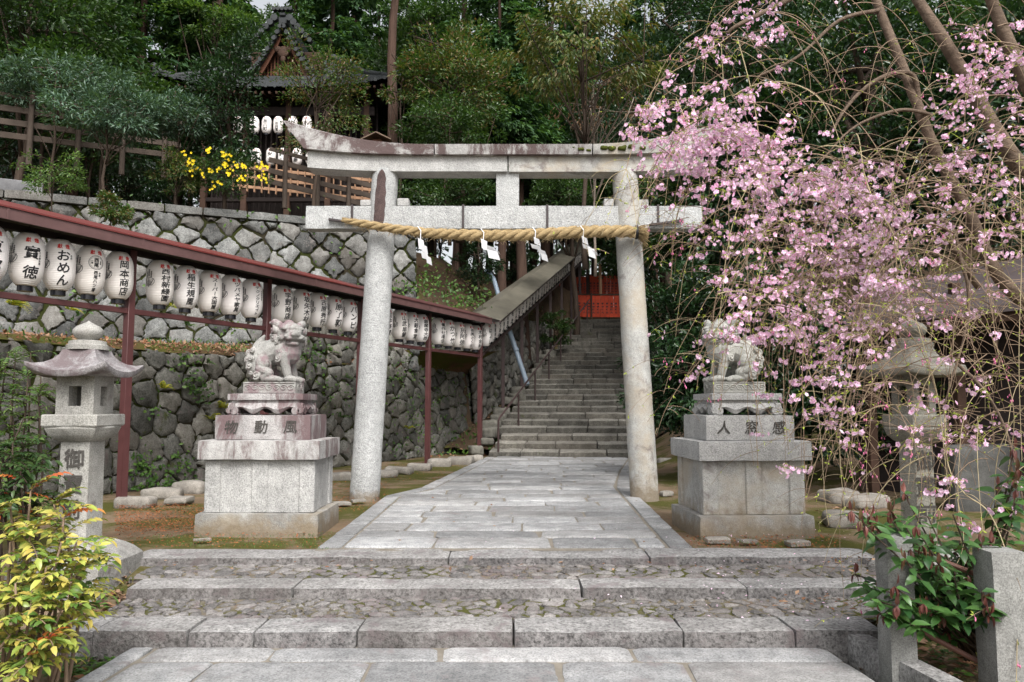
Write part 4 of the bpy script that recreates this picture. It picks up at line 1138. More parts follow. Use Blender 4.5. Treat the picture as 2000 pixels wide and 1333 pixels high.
for a0 in (R(-75), R(105)):
    fn = wrap(a0)
    def stroke(pts, w, fn=fn):
        pts = np.array(pts)
        for i in range(len(pts) - 1):
            e = pts[i + 1] - pts[i]; L = np.hypot(*e); nn = np.array([-e[1], e[0]]) / (L + 1e-9) * w
            q = [pts[i] - nn, pts[i + 1] - nn, pts[i + 1] + nn, pts[i] + nn]; mb.add([fn(*p) for p in q], [[0, 1, 2, 3]])
    for s_ in (-1, 1):
        stroke([(s_ * .012, .27), (s_ * .05, .265), (s_ * .085, .30), (s_ * .09, .335), (s_ * .05, .37), (s_ * .01, .375)], .003)
        for k_ in range(8): stroke([(0, .25 + .012 * k_), (s_ * (.03 + .008 * k_), .275 + .012 * k_), (s_ * (.055 + .004 * k_), .30 + .009 * k_)], .0018)
        for k_ in range(4): stroke([(s_ * .04 - .012, .385 + .022 * k_), (s_ * .04, .40 + .022 * k_), (s_ * .04 + .012, .385 + .022 * k_)], .004)
        stroke([(s_ * .04, .37), (s_ * .045, .46)], .003)
    stroke([(0, .24), (0, .37)], .004); stroke([(0, .37), (0, .49)], .003)
    for k_ in range(5): stroke([(-.014, .40 + .02 * k_), (0, .415 + .02 * k_), (.014, .40 + .02 * k_)], .004)
o = mb.build('crest', M['ink'], None, 0); crest_me = o.data; bpy.data.objects.remove(o)
mb = MB()
for a0 in (0, math.pi):
    fn = wrap(a0); write(mb, '獻', -.05, .545, .062, fn, bold=.03); write(mb, '燈', .05, .545, .062, fn, bold=.03)
o = mb.build('red_characters', M['red_ink'], None, 0); red_me = o.data; bpy.data.objects.remove(o)
_txt = {}
def text_me(main, side=''):
    if (main, side) in _txt: return _txt[(main, side)]
    mb = MB(); n = len(main)
    for a0 in (0, math.pi):
        fn = wrap(a0); s_ = min(.15, .47 / n) if n > 2 else .165
        st = 1.02 if n > 2 else 1.45
        tot = s_ * st * (n - 1)
        write(mb, main, 0.0, .275 + tot / 2, s_, fn, step=st, bold=.022 if n > 2 else .02, slant=.08, sx=1.1 if n < 5 else 1.4)
        if side: write(mb, side, .088, .43, .03, fn, step=1.1, bold=.02)
    o = mb.build('brush_characters', M['ink'], None, 0); me = o.data; bpy.data.objects.remove(o); _txt[(main, side)] = me; return me
def circle_me():      # the lantern with a ring mark
    mb = MB()
    for a0 in (0, math.pi):
        fn = wrap(a0)
        for r0, r1 in ((.088, .094), (.076, .079)):
            q = np.linspace(0, 2 * math.pi, 37)
            for i in range(36): mb.add([fn(r0 * math.cos(q[i]), .41 + r0 * math.sin(q[i])), fn(r1 * math.cos(q[i]), .41 + r1 * math.sin(q[i])), fn(r1 * math.cos(q[i + 1]), .41 + r1 * math.sin(q[i + 1])), fn(r0 * math.cos(q[i + 1]), .41 + r0 * math.sin(q[i + 1]))], [[0, 1, 2, 3]])
        write(mb, '西尾', 0, .44, .062, fn, step=1.0, bold=.03); write(mb, '本家', .052, .425, .024, fn); write(mb, '八橋', -.052, .425, .024, fn)
        write(mb, '西尾八ツ橋', .0, .275, .052, fn, step=1.05, bold=.03, slant=.08); write(mb, '本家', .05, .275, .028, fn)
    o = mb.build('brush_characters', M['ink'], None, 0); me = o.data; bpy.data.objects.remove(o); return me
def lantern(p, rz, txt, label, group, sc=1.0, small=False):
    g = thing('paper_lantern', label, 'paper lantern', p, rz, group); g.scale = (sc,) * 3; g.rotation_euler = (RS.normal() * .022, RS.normal() * .022, rz)
    for nm, me in (('paper_shade', shade_me), ('top_cap', cap_me), ('base_ring', ring_me), ('brush_characters', txt), ('red_characters', red_me), ('crest', crest_me)):
        link(bpy.data.objects.new(nm, me), g)
    return g
FACE = math.atan2(-math.cos(R(50)), math.sin(R(50)))
grp = 'paper lanterns on the rack along the wall'
BAYS = [([-.176, -.1353, -.0965, -.0582, -.0172], ['京都', '實徳', 'おめん', '', '岡本商店'], ['', 'アミス東大路', '名代', '', '']),
        ([.0459, .0885, .131, .173, .215], ['西村新緑園', '稲生規風', 'スーパー大国屋', 'ツバメヤ家具', 'テクノクリエイト'], ['', '', '', '', '代表取締役']),
        ([.285, .329, .373, .417, .461], ['宇野商店', '坂矢木材', '古原秀行', '原了郭', 'バンビ'], ['京都', '左京区鹿ケ谷', '下京区', '祇園', 'コーヒー']),
        ([.52, .577, .634, .676, .718], ['松本商会', '田中茶舗', '山武扇舗', '大銀食堂', '銀閣寺大西'], ['', '', '', '', '']),
        ([.7925, .8376, .8827, .9278, .973], ['養作社進也', 'かつ竹', '京阿弥', '祇園さくら', '木村金利'], ['東山区', '', '京料理', '', ''])]
where = ['left of the leftmost maroon post', 'right of the leftmost maroon post', 'between the second and third maroon posts', 'behind the left gate pillar', 'just before the roof corner']
look = {'實徳': 'two large spaced characters', 'おめん': 'three bold rounded kana', '': 'a ring mark above small characters', '岡本商店': 'four black characters', '京都': 'its right edge only'}
for b, (ts, tx, sd_) in enumerate(BAYS):
    for i, (t_, s_, sm) in enumerate(zip(ts, tx, sd_)):
        me = circle_me() if (b == 0 and i == 3) else text_me(s_, sm)
        lk = look.get(s_, '%s characters' % (['zero', 'one', 'two', 'three', 'four', 'five', 'six', 'seven', 'eight'][len(s_)]))
        lantern(rk(t_, .0, 2.775), FACE + RS.uniform(-.06, .06), me, '%s white lantern %s, showing %s' % (ordinal(i), where[b], lk), grp)
grp2 = 'paper lanterns on the rack up the stairs'
VAR = ['はよし', '祇園商店', '山下酒造', '大黒屋', '藤井庭園', '松葉', '小川工務店', '丸山食堂']
for i in range(40):
    y = .42 + .46 * i
    lantern(sk(y, 0, 2.80), FACE + R(18) + RS.uniform(-.08, .08), text_me(VAR[i % 8] if i else 'はよし'), '%s paper lantern up the stair rack, counted from the corner of the two roofs' % ordinal(i), grp2, .98)

# ------------------------------------------------------------------ handrail, drainpipe, red fences, lamp post
hr = thing('handrail', 'thin dark steel handrail climbing the left side of the stairs', 'handrail', (SX0 + .25, SY0, 0)); o_ = Vector(hr.location)
def hk(y, z): return Vector((SX0 + .27 + SDX * y, SY0 + .2 + y, SRISE / SRUN * y + z))
for i in range(8):
    mb = MB(); mb.tube([hk(2.1 * i, -.1) - o_, hk(2.1 * i, .92) - o_], .028, 8); mb.build('post', M['brown_steel'], hr)
mb = MB(); mb.tube([hk(0, .92) - o_, hk(.15, .96) - o_, hk(15.4, .93) - o_], .028, 8); mb.build('rail', M['brown_steel'], hr)
dp = thing('drainpipe', 'grey blue plastic drainpipe slanting down behind the stair rack', 'pipe', P(1030, 752, 23.5)); o_ = Vector(dp.location)
mb = MB(); mb.tube([P(948, 530, 25.2) - o_, P(957, 534, 25) - o_, P(964, 545, 24.8) - o_, P(972, 572, 24.6) - o_, P(993, 640, 24.2) - o_, P(1030, 752, 23.5) - o_], .075, 12); mb.build('tube', M['pipe'], dp)
for (a_, b_) in ((.30, .33), (.62, .65)):
    mb = MB(); p, q = P(972, 572, 24.6) - o_, P(1030, 752, 23.5) - o_; mb.tube([p.lerp(q, a_), p.lerp(q, b_)], .086, 12); mb.build('coupling', M['pipe'], dp)
def red_fence(label, pts, h, nb, rows):
    t = thing('vermilion_fence', label, 'fence', pts[0], 0, 'vermilion board fences at the head of the stairs'); o_ = Vector(pts[0])
    for k_, (a, b) in enumerate(zip(pts[:-1], pts[1:])):
        a, b = Vector(a), Vector(b); e = (b - a); L = e.length; n = int(L / .20); d = e.normalized(); nr = Vector((d.y, -d.x, 0)).normalized()
        mb = MB(); ink = MB()
        for i in range(n):
            c = a + e * ((i + .5) / n) - o_; hh = h + RS.uniform(-.015, .015); ang = math.atan2(d.y, d.x)
            mb.box(c + Vector((0, 0, hh / 2)), (L / n - .012, .03, hh), rz=ang, bev=.004, tone=RS.uniform(0, 1))
            fn = lambda u, v, dd, c=c: c + d * u + nr * (.018 + dd) + Vector((0, 0, v))
            write(ink, '奉納町内有志'[:rows], 0, h * .62, .115, fn, step=1.25, bold=.03)
        mb.build('boards', M['vermilion'], t, 30); ink.build('black_characters', M['ink'], t, 0)
        mb = MB(); mb.bar(a - o_ + Vector((0, 0, h + .04)), b - o_ + Vector((0, 0, h + .04)), .09, .07); mb.build('top_rail', M['dark_wood'], t)
        mb = MB(); mb.bar(a - o_ + nr * .05 + Vector((0, 0, -.1)), a - o_ + nr * .05 + Vector((0, 0, h + .12)), .08, .08, up=(1, 0, 0)); mb.build('post', M['dark_wood'], t)
yf = yt + 1.6
red_fence('lower vermilion board fence closing the head of the stairs', [P(1100, 618, yf), P(1155, 620, yf + .1), P(1260, 620, yf + .2)], 1.05, 0, 4)
red_fence('upper vermilion board fence with rows of dark characters, higher up behind', [P(1065, 590, yf + 1.6), P(1150, 578, yf + 3.2), P(1262, 578, yf + 4.0)], 1.05, 0, 6)
t = thing('lamp_post', 'wooden post with a small curved white lamp beside the red fence', 'lamp post', P(1173, 580, yf + .8)); o_ = Vector(t.location)
mb = MB(); mb.tube([(0, 0, -.6), P(1172, 516, yf + .8) - o_], .075, 9); mb.build('post', M['pale_wood'], t)
mb = MB(); mb.tube([P(1172, 519, yf + .8) - o_, P(1173, 510, yf + .75) - o_, P(1178, 504, yf + .7) - o_, P(1184, 502, yf + .65) - o_], [.03, .03, .05, .05], 8); mb.build('lamp_head', M['white_paper'], t)
# ------------------------------------------------------------------ foliage makers
def unit(a): return a / (np.linalg.norm(a, axis=1, keepdims=True) + 1e-9)
def leaf_mesh(name, pos, d, n, L, W, mat, parent=None, near=False, droop=.25, fold=.18):
    """leaves as small folded blades; near: longer blades with a bent midrib"""
    N = len(pos); d = unit(d); s = unit(np.cross(d, n)); n = unit(np.cross(s, d))
    L = np.broadcast_to(np.asarray(L, float), (N,))[:, None]; W = np.broadcast_to(np.asarray(W, float), (N,))[:, None]
    if not near:
        V = np.stack([pos, pos + d * L * .5 + s * W * .5 + n * W * fold, pos + d * L - n * L * droop * .5, pos + d * L * .5 - s * W * .5 + n * W * fold], 1)
        tri = np.array([[0, 1, 2], [0, 2, 3]])
    else:
        dn = np.array([0, 0, -1.0])
        b = pos; m1 = pos + d * L * .35 + n * L * .03; m2 = pos + d * L * .72 - n * L * droop * .22; t = pos + d * L - n * L * droop * .55
        V = np.stack([b, m1, m2, t, m1 + s * W * .5 + n * W * fold, m2 + s * W * .40 + n * W * fold, m1 - s * W * .5 + n * W * fold, m2 - s * W * .40 + n * W * fold], 1)
        tri = np.array([[0, 4, 1], [4, 5, 1], [1, 5, 2], [5, 3, 2], [0, 1, 6], [6, 1, 7], [1, 2, 7], [7, 2, 3]])
    k = V.shape[1]
    F = (tri[None] + (np.arange(N) * k)[:, None, None]).reshape(-1, 3)
    return tri_mesh(name, V.reshape(-1, 3), F, mat, parent, True)
def tri_mesh(name, V, F, mat, parent=None, smooth=False):
    me = bpy.data.meshes.new(name); nv, nf = len(V), len(F)
    me.vertices.add(nv); me.vertices.foreach_set('co', np.ascontiguousarray(V, dtype=np.float32).ravel())
    me.loops.add(nf * 3); me.loops.foreach_set('vertex_index', np.ascontiguousarray(F, dtype=np.int32).ravel())
    me.polygons.add(nf); me.polygons.foreach_set('loop_start', np.arange(0, nf * 3, 3, dtype=np.int32))
    me.materials.append(mat); me.update(calc_edges=True)
    if smooth: me.shade_smooth()
    return link(bpy.data.objects.new(name, me), parent)
def rnd_dirs(n): return unit(RS.normal(size=(n, 3)))
def crown(kind, rx, ry, rz, n_clump, n_leaf, L, W, mat, parent, clump_r=None, flat_=.55, name='crown', near=False, low=-.9):
    """leaf clumps spread through an uneven volume; returns the clump centres"""
    C = []
    ph = RS.uniform(0, 6.28, 3)
    while len(C) < n_clump:
        q = RS.normal(size=3); q /= np.linalg.norm(q)
        r = RS.uniform(.25, 1) ** .55
        r *= 1 + .22 * math.sin(3 * math.atan2(q[1], q[0]) + ph[0]) * math.sin(4 * q[2] + ph[1])
        if q[2] * r < low: continue
        C.append(q * r)
    C = np.array(C) * np.array([rx, ry, rz]); cr = clump_r or .30 * (rx * ry * rz) ** (1 / 3)
    crs = cr * RS.uniform(.55, 1.35, n_clump)
    cnt = np.maximum(6, (n_leaf * (crs / cr) ** 2).astype(int)); idx = np.repeat(np.arange(n_clump), cnt); N = len(idx)
    o = rnd_dirs(N) * (RS.uniform(.1, 1, N) ** .5)[:, None]
    out_ = unit(C[idx] + np.array([0, 0, .15 * rz]))
    pos = C[idx] + o * crs[idx][:, None] * np.array([1, 1, flat_]); pos[:, 2] -= (np.hypot(o[:, 0], o[:, 1]) ** 2) * crs[idx] * .35
    d = unit(o * np.array([1, 1, .5]) + out_ * .5 + RS.normal(size=(N, 3)) * .45)
    n = unit(np.array([0, 0, 1.0]) + out_ * .5 + RS.normal(size=(N, 3)) * .55)
    if kind == 'droop': d[:, 2] -= .9; d = unit(d)
    leaf_mesh(name, pos, d, n, L * RS.uniform(.6, 1.25, N), W * RS.uniform(.7, 1.2, N), mat, parent, near)
    return C
def limbs(C, base, top, r0, mat, parent, name='trunk', k=14, lean=0.0, twig=.012):
    """trunk from base to top with limbs reaching some clump centres"""
    mb = MB(); base, top = Vector(base), Vector(top); n = 9
    pts = [base.lerp(top, i / (n - 1)) + Vector((math.sin(i * 1.3 + r0 * 50) * r0 * .8 + lean * math.sin(i / (n - 1) * 3.1), math.cos(i * 1.7) * r0 * .6, 0)) * (i > 0) for i in range(n)]
    mb.tube(pts, [r0 * (1.25 if i == 0 else 1) * (1 - .65 * i / (n - 1)) for i in range(n)], 9, wob=.06)
    for i in RS.choice(len(C), min(k, len(C)), replace=False):
        c = Vector(C[i]); a = pts[int(RS.randint(3, n))]
        t_ = (c - base).length / max(.1, (top - base).length)
        m = a.lerp(c, .5) + Vector((RS.normal() * .06, RS.normal() * .06, .05)) * c.length
        mb.tube([a, a.lerp(m, .5) + Vector((0, 0, .02)), m, c], [r0 * .4, r0 * .3, r0 * .2, twig], 6)
    return mb.build(name, mat, parent, 180)
def tree(name, label, cat, px, py, Y, rxp, rzp, kind, mat, n_clump, n_leaf, L, W, bark='bark', group=None, zbase=None, ry=None, r0=.07, flat_=.55, near=False, k=14, low=-.9, clump=None, shown_trunk=True):
    """a plant whose crown is centred at picture point px, py at distance Y"""
    c = P(px, py, Y); rx, rz = rxp * Y / FPX, rzp * Y / FPX
    zb = zbase if zbase is not None else c.z - rz * 1.05
    t = thing(name, label, cat, (c.x, c.y, zb), 0, group)
    e = bpy.data.objects  # crown
    Cc = crown(kind, rx, ry or rx * .85, rz, n_clump, n_leaf, L, W, M[mat], None, clump, flat_, 'crown', near, low)
    o = COL.objects[-1]; o.parent = t; o.location = (0, 0, c.z - zb)
    if shown_trunk:
        Cc = Cc + np.array([0, 0, c.z - zb])
        limbs(Cc, (0, 0, -.15), (0, 0, c.z - zb + rz * .45), r0, M[bark], t, 'trunk', k)
    return t, o

# ------------------------------------------------------------------ hall with hanging lanterns behind the trees
hall = thing('shrine_hall', 'dark wooden shrine hall with a tiled gable roof among the trees', 'shrine hall', P(520, 420, 27)); o_ = Vector(hall.location)
HC = P(540, 420, 27); hx = HC.x
ez = P(545, 172, 27).z; pk = P(541, 48, 27).z; fl = P(545, 440, 27).z
hw = 4.63; dp_ = 5.0
def hl(x, y, z): return Vector((hx + x, 27 + y, z)) - o_
mb = MB()      # hipped lower roof with upswept corners
def eave(x): return ez + .55 * abs(x / hw) ** 3 
rings = []
outl = [(-hw, 0)] + [(-hw + 2 * hw * i / 16, 0) for i in range(1, 16)] + [(hw, 0), (hw, dp_), (0, dp_), (-hw, dp_)]
def ring(f, zadd, curl_=1.0):
    out = []
    for x, y in outl:
        yy_ = (y - dp_ / 2) * f + dp_ / 2; out.append(hl(x * f, yy_ - .0, (ez + .55 * abs(x / hw) ** 3 * curl_) + zadd))
    return out
mb.loft([ring(1.0, -.10), ring(1.0, .06), ring(.85, .32, .6), ring(.65, .78, .3), ring(.45, 1.4, .1), ring(.3, 1.85, 0)])
mb.build('hipped_roof', M['tile'], hall, 25)
mb = MB()      # courses of round tiles running down to the eave
for i in range(28):
    x = -hw + 2 * hw * (i + .5) / 28
    p0 = hl(x, -.02, eave(x) + .07); f1 = max(.34, 1 - .66)
    xs_ = [x, x * .85 if abs(x) > .85 * hw else x, x]
    mb.tube([hl(x, -.03, eave(x) + .07), hl(x * .97, .42, eave(x) * .4 + ez * .6 + .36), hl(x * .92, .95, ez + .80 + .02)], .055, 6)
    mb.tube([hl(x, -.06, eave(x) + .07), hl(x, .02, eave(x) + .07)], .075, 8)
for s_ in (-1, 1):      # corner ridges
    mb.tube([hl(s_ * hw * 1.0, -.05, eave(hw) + .14), hl(s_ * hw * .86, .4, ez + .62), hl(s_ * hw * .62, .95, ez + 1.0), hl(s_ * hw * .32, 1.7, ez + 1.95)], [.1, .11, .12, .13], 8)
    blob(mb, hl(s_ * hw * .99, .0, eave(hw) + .24), .15)
mb.build('roof_tiles', M['tile'], hall, 60)
g_w = 1.02; gy = .5; gb = P(545, 150, 27).z
mb = MB()      # gable: curved verge boards under stepped tiles
n = 14
for s_ in (-1, 1):
    pts = []
    for i in range(n + 1):
        k_ = i / n; x = s_ * (1.62 * k_ ** 1.0); z = pk - (pk - gb + .35) * (1 - (1 - k_) ** 1.45) ; pts.append((x, z))
    for (a, b) in zip(pts[:-1], pts[1:]):
        mb.bar(hl(a[0], gy + 1.6, a[1]), hl(a[0], gy + 1.6 - .001, a[1]), .01, .01) if False else None
    rings = [[hl(x, gy - .35, z), hl(x, gy + 3.6, z), hl(x, gy + 3.6, z + .16), hl(x, gy - .35, z + .16)] for x, z in pts]
    mb.loft(rings if s_ > 0 else [r_[::-1] for r_ in rings])
    for i in range(n):
        a = Vector(hl(pts[i][0], 0, pts[i][1])); b = Vector(hl(pts[i + 1][0], 0, pts[i + 1][1])); c_ = a.lerp(b, .5)
        mb.tube([c_ + Vector((0, gy - .46, .10)), c_ + Vector((0, gy - .30, .10))], .085, 10)
        mb.tube([c_ + Vector((s_ * .05, gy - .2, .27)), c_ + Vector((s_ * .05, gy + .3, .27))], .07, 8)
mb.build('gable_roof', M['tile'], hall, 40)
mb = MB()      # ridge with its end tile and scrolls
mb.bar(hl(0, gy - .35, pk + .25), hl(0, gy + 3.6, pk + .25), .34, .3, .03); mb.bar(hl(0, gy - .42, pk + .45), hl(0, gy + 3.6, pk + .45), .24, .14, .03); 
for k_ in range(5): mb.tube([hl(-.3 + .15 * k_, gy - .5, pk + .62), hl(-.3 + .15 * k_, gy - .3, pk + .62)], .075, 8)
for s_ in (-1, 1):
    for k_ in range(6): mb.tube([hl(s_ * (.28 + .15 * k_), gy - .5, pk + .28 - .17 * k_), hl(s_ * (.28 + .15 * k_), gy - .3, pk + .28 - .17 * k_)], .13 - .008 * k_, 10)
mb.build('ridge_ornament', M['tile'], hall, 40)
mb = MB()
for s_ in (-1, 1):      # verge boards
    pts = [(s_ * (.1 + 1.25 * k_), pk - .22 - (pk - gb + .1) * (1 - (1 - k_) ** 1.35)) for k_ in np.linspace(0, 1, 12)]
    rings = [[hl(x, gy - .22, z - .22), hl(x, gy - .14, z - .22), hl(x, gy - .14, z + .1), hl(x, gy - .22, z + .1)] for x, z in pts]
    mb.loft(rings if s_ > 0 else [r_[::-1] for r_ in rings])
mb.build('verge_boards', M['red_wood'], hall, 30)
mb = MB(); zc = pk - .9     # pendant carving under the gable point
blob(mb, hl(0, gy - .2, zc), (.22, .06, .22)); blob(mb, hl(-.2, gy - .2, zc + .1), (.15, .06, .12)); blob(mb, hl(.2, gy - .2, zc + .1), (.15, .06, .12)); blob(mb, hl(0, gy - .2, zc - .26), (.1, .05, .14))
mb.build('gable_pendant', M['dark_wood'], hall, 180)
mb = MB()
for i in range(19): x = -1.12 + i * .124; h_ = max(.1, (1.35 - abs(x)) * 1.1); mb.box(hl(x, gy + .05, gb + h_ / 2 - .05), (.06, .05, h_), bev=.006)
mb.build('gable_lattice', M['red_wood'], hall, 20)
mb = MB(); mb.box(hl(0, gy + .35, gb + .55), (2.6, .3, 1.4), bev=.01); mb.build('gable_wall', M['dark_wood'], hall, 20)
mb = MB()
for x in (-3.0, -1.5, .1, 1.6, 3.0): mb.box(hl(x, .9, (ez + fl) / 2 - .15), (.22, .22, ez - fl), bev=.02)
mb.build('posts', M['dark_wood'], hall, 30)
mb = MB(); mb.box(hl(0, 2.2, (ez + fl) / 2), (6.4, .2, ez - fl + .3), bev=.01); mb.box(hl(0, .9, ez - .55), (6.6, .2, .35), bev=.02); mb.box(hl(0, .9, fl + 1.15), (6.4, .15, .16), bev=.02)
for i in range(34): mb.box(hl(-3.3 + i * .2, 1.4, (ez + fl) / 2), (.06, .05, ez - fl), bev=.008)
mb.build('lattice_wall', M['dark_under'], hall, 20)
mb = MB()
for i in range(36): x = -hw * .96 + 2 * hw * .96 * i / 35; mb.bar(hl(x, .02, eave(x) - .16), hl(x * .95, 1.6, ez + .2), .08, .09)
mb.build('rafters', M['dark_wood'], hall, 20)
g3 = 'paper lanterns hanging in the hall'
for r_, (y0, xs_, sc) in enumerate(((228, [465, 497, 520, 543, 571, 600], 1.0), (290, [470, 500, 529, 553, 580, 606], 1.0))):
    for i, x in enumerate(xs_):
        p = P(x, y0 + 33, 27.2)
        lantern(p, R(-90) + RS.uniform(-.1, .1), text_me(['大西組', '富田建設', '宮川町', '川田侃風', '上村', '大石'][i] if r_ == 0 else ['中西', '風月堂', '安田', '石川', '遠藤', '橋本'][i]), '%s lantern from the left in the %s row hanging in the hall' % (ordinal(i), 'upper' if r_ == 0 else 'lower'), g3, .95)

# ------------------------------------------------------------------ wooden fences, low concrete wall, lantern hut
def board_fence(name, label, a, b, h, nb, npost, mat, round_post=True):
    t = thing(name, label, 'fence', a, 0, 'wooden board fences above the slanting wall'); o_ = Vector(a); a, b = Vector(a), Vector(b)
    nrm = Vector((b.y - a.y, a.x - b.x, 0)).normalized()
    for i in range(nb):
        mb = MB(); z = h * (.16 + .8 * i / (nb - 1)); ex = (b - a).normalized() * .3
        mb.bar(a - o_ + Vector((0, 0, z)) - ex, b - o_ + Vector((0, 0, z + RS.uniform(-.02, .02))) + ex, .035, .15 if i < nb - 1 else .11, .008); mb.build('board', mat, t, 30)
    for i in range(npost):
        p = a.lerp(b, (i + .15) / (npost - .7)) - o_ + nrm * .09; mb = MB()
        mb.tube([p + Vector((0, 0, -.5)), p + Vector((0, 0, h * 1.08))], [.07, .06], 9); mb.build('post', M['fence_wood'], t, 60)
    return t
M['fence_wood'] = plain('greyed_fence_board', (.075, .058, .047), .85, .35, 3, .2, .4)
board_fence('board_fence', 'brown board fence descending along the upper left path', P(-60, 272, 17.6), P(330, 318, 20.6), 1.25, 4, 5, M['fence_wood'])
board_fence('board_fence', 'brown board fence descending from the hall behind the gate lintel', P(545, 372, 21.0), P(745, 420, 22.6), 1.15, 4, 4, M['fence_wood'])
t = thing('lattice_screen', 'pale wooden lattice screen behind the lower board fence', 'screen', P(640, 408, 23.3)); o_ = Vector(t.location); mb = MB()
for i in range(20): 
    p = P(455 + 14 * i, 372 + 1.4 * i, 23.3) - o_; mb.bar(p, p + Vector((0, 0, .95)), .09, .03, .004, up=(1, 0, 0))
for k_ in (.15, .45, .75): mb.bar(P(450, 371, 23.33) - o_ + Vector((0, 0, k_)), P(735, 400, 23.33) - o_ + Vector((0, 0, k_)), .03, .09, .004)
mb.build('slats', M['pale_wood'], t, 30)
mb = MB(); a = UA - UN * .85 - UD * 4; b = UA - UN * .85 + UD * 4.9
mb.bar(a + Vector((0, 0, 6.33)), b + Vector((0, 0, 6.2)), .16, .62, .012)
o = mb.build('concrete_wall', M['concrete'], None, 30); tag(o, 'low stained concrete wall on top of the stone wall at far left', 'low wall')
t = thing('lantern_hut', 'tiny wooden lantern box with its own little roof beside the cedar trunk', 'lantern box', P(738, 330, 24)); o_ = Vector(t.location)
mb = MB(); mb.bar(Vector((0, 0, -.3)), P(738, 292, 24) - o_, .12, .12, up=(1, 0, 0)); mb.build('post', M['wood'], t)
mb = MB(); c = P(738, 285, 24) - o_; mb.box(c, (.34, .34, .3), bev=.01); mb.build('box', M['red_wood'], t)
mb = MB(); c = P(738, 274, 24) - o_
for s_ in (-1, 1): mb.bar(c + Vector((0, 0, .14)), c + Vector((s_ * .48, 0, -.1)), .75, .04, .005)
mb.build('roof', M['wood'], t)

# ------------------------------------------------------------------ right side: old building, garden stones, posts
bd = thing('garden_building', 'low dark building with a brown roof behind the cherry tree at right', 'building', (5.6, 11.5, 0)); o_ = Vector(bd.location)
mb = MB(); a, b, c, d2 = P(1650, 628, 10.2), P(2150, 575, 9.0), P(2150, 470, 11.6), P(1690, 570, 12.5)
mb.add([p - o_ for p in (a, b, c, d2)] + [p - o_ - Vector((0, 0, .09)) for p in (a, b, c, d2)], [[0, 1, 2, 3], [7, 6, 5, 4], [0, 4, 5, 1], [1, 5, 6, 2], [2, 6, 7, 3], [3, 7, 4, 0]])
for k_ in (.3, .6): mb.bar(a.lerp(d2, k_) - o_ + Vector((0, 0, .02)), b.lerp(c, k_) - o_ + Vector((0, 0, .02)), .05, .03)
mb.build('roof', M['brown_roof'], bd, 0)
mb = MB(); mb.bar(a - o_ + Vector((0, .15, -.14)), b - o_ + Vector((0, .15, -.14)), .09, .13); mb.build('eave_beam', M['dark_wood'], bd)
mb = MB(); q0, q1 = P(1690, 900, 12.2), P(2150, 900, 10.6); mb.bar(q0 - o_ + Vector((0, .3, .9)), q1 - o_ + Vector((0, .3, .9)), .12, 3.4, .01); mb.build('wall', M['dark_under'], bd, 20)
for i, x in enumerate((1705, 1880, 2040)):
    mb = MB(); p = P(x, 900, 11.2 - .8 * i); mb.bar(p - o_ + Vector((0, 0, -.7)), p - o_ + Vector((0, 0, 2.4)), .12, .12, up=(1, 0, 0)); mb.build('post', M['dark_wood'], bd)
mb = MB(); p = P(1915, 900, 10.2); mb.rock((p.x, 10.2, .36), (.9, .35, .9), .08, .08, .03, seed=41)
tag(mb.build('stone_slab', stone('dark_slab_stone', (.07, .07, .066), (.125, .125, .12), .4, bump=.6, dirt=.3)), 'big dark grey stone slab standing behind the six sided lantern', 'stone slab')
for i, (x, y, Y, w, lab) in enumerate(((1768, 1312, 4.72, .165, 'square granite post with a pointed foot, half covered by the maroon leaved shrub'), (1985, 1345, 4.45, .2, 'broad granite post at the lower right corner under hanging blossom'))):
    b_ = P(x, y, Y); t_ = P(x, 1050 if i == 0 else 1078, Y); mb = MB()
    mb.rock((b_.x, Y + w / 2, (b_.z - .25 + t_.z) / 2), (w, w, t_.z - b_.z + .25), .012, .06, .005, 6, seed=i + 50); tag(mb.build('stone_post', stone('post_granite%d' % i, (.22, .22, .21), (.33, .33, .315), .5, bump=.6, dirt=.35, moss=.08), None, 40), lab, 'stone post', 'granite posts in front of the garden')
M['pole'] = plain('reddish_pole', (.16, .075, .055), .6, .3, 8)
mb = MB(); mb.tube([P(1795, 1232, 4.85), P(1925, 1300, 4.7), P(1965, 1320, 4.6)], .016, 8)
tag(mb.build('garden_pole', M['pole']), 'thin reddish pole slanting low between the granite posts', 'pole')
mb = MB(); mb.tube([P(1700, 1035, 4.95), P(1850, 1100, 4.8), P(2050, 1180, 4.6)], .016, 8)
tag(mb.build('garden_pole', M['pole']), 'thin reddish pole running high behind the granite posts through the shrub', 'pole')
def rocks(spots, name, label_fn, cat, group, mat):
    for i, (px_, py_, z, w, d_, h) in enumerate(spots):
        p = G(px_, py_, z); mb = MB(); mb.rock((0, 0, 0), (w, d_, h * .8), min(h, d_) * .25, .045, .032, 3.5, seed=i * 3 + len(name), rz=RS.uniform(-.3, .5))
        o = mb.build(name, mat, None, 60); o.location = (p.x, p.y, z + h * .12); tag(o, label_fn(i), cat, group)
M['stair_rock'] = stone('mossy_edge_rock', (.13, .125, .105), (.24, .23, .2), .5, bump=.9, dirt=.4, moss=.4)
M['edge_rock'] = stone('edge_rock', (.26, .24, .21), (.40, .37, .33), .5, bump=.7, dirt=.4, moss=.12, tone=.0)
sp = [(262, 985, 0, .5, .3, .22), (318, 968, 0, .55, .3, .2), (372, 958, 0, .5, .35, .26), (350, 980, 0, .35, .25, .12), (668, 935, 0, .5, .3, .2), (780, 922, 0, .55, .3, .2), (820, 916, 0, .5, .3, .22), (858, 908, 0, .55, .32, .26), (900, 904, 0, .6, .35, .28), (926, 899, 0, .4, .3, .22), (750, 928, 0, .5, .3, .18)]
rocks(sp, 'edging_rock', lambda i: '%s rough edging rock from the left along the foot of the boulder wall' % ordinal(i), 'rock', 'edging rocks at the foot of the wall', M['edge_rock'])
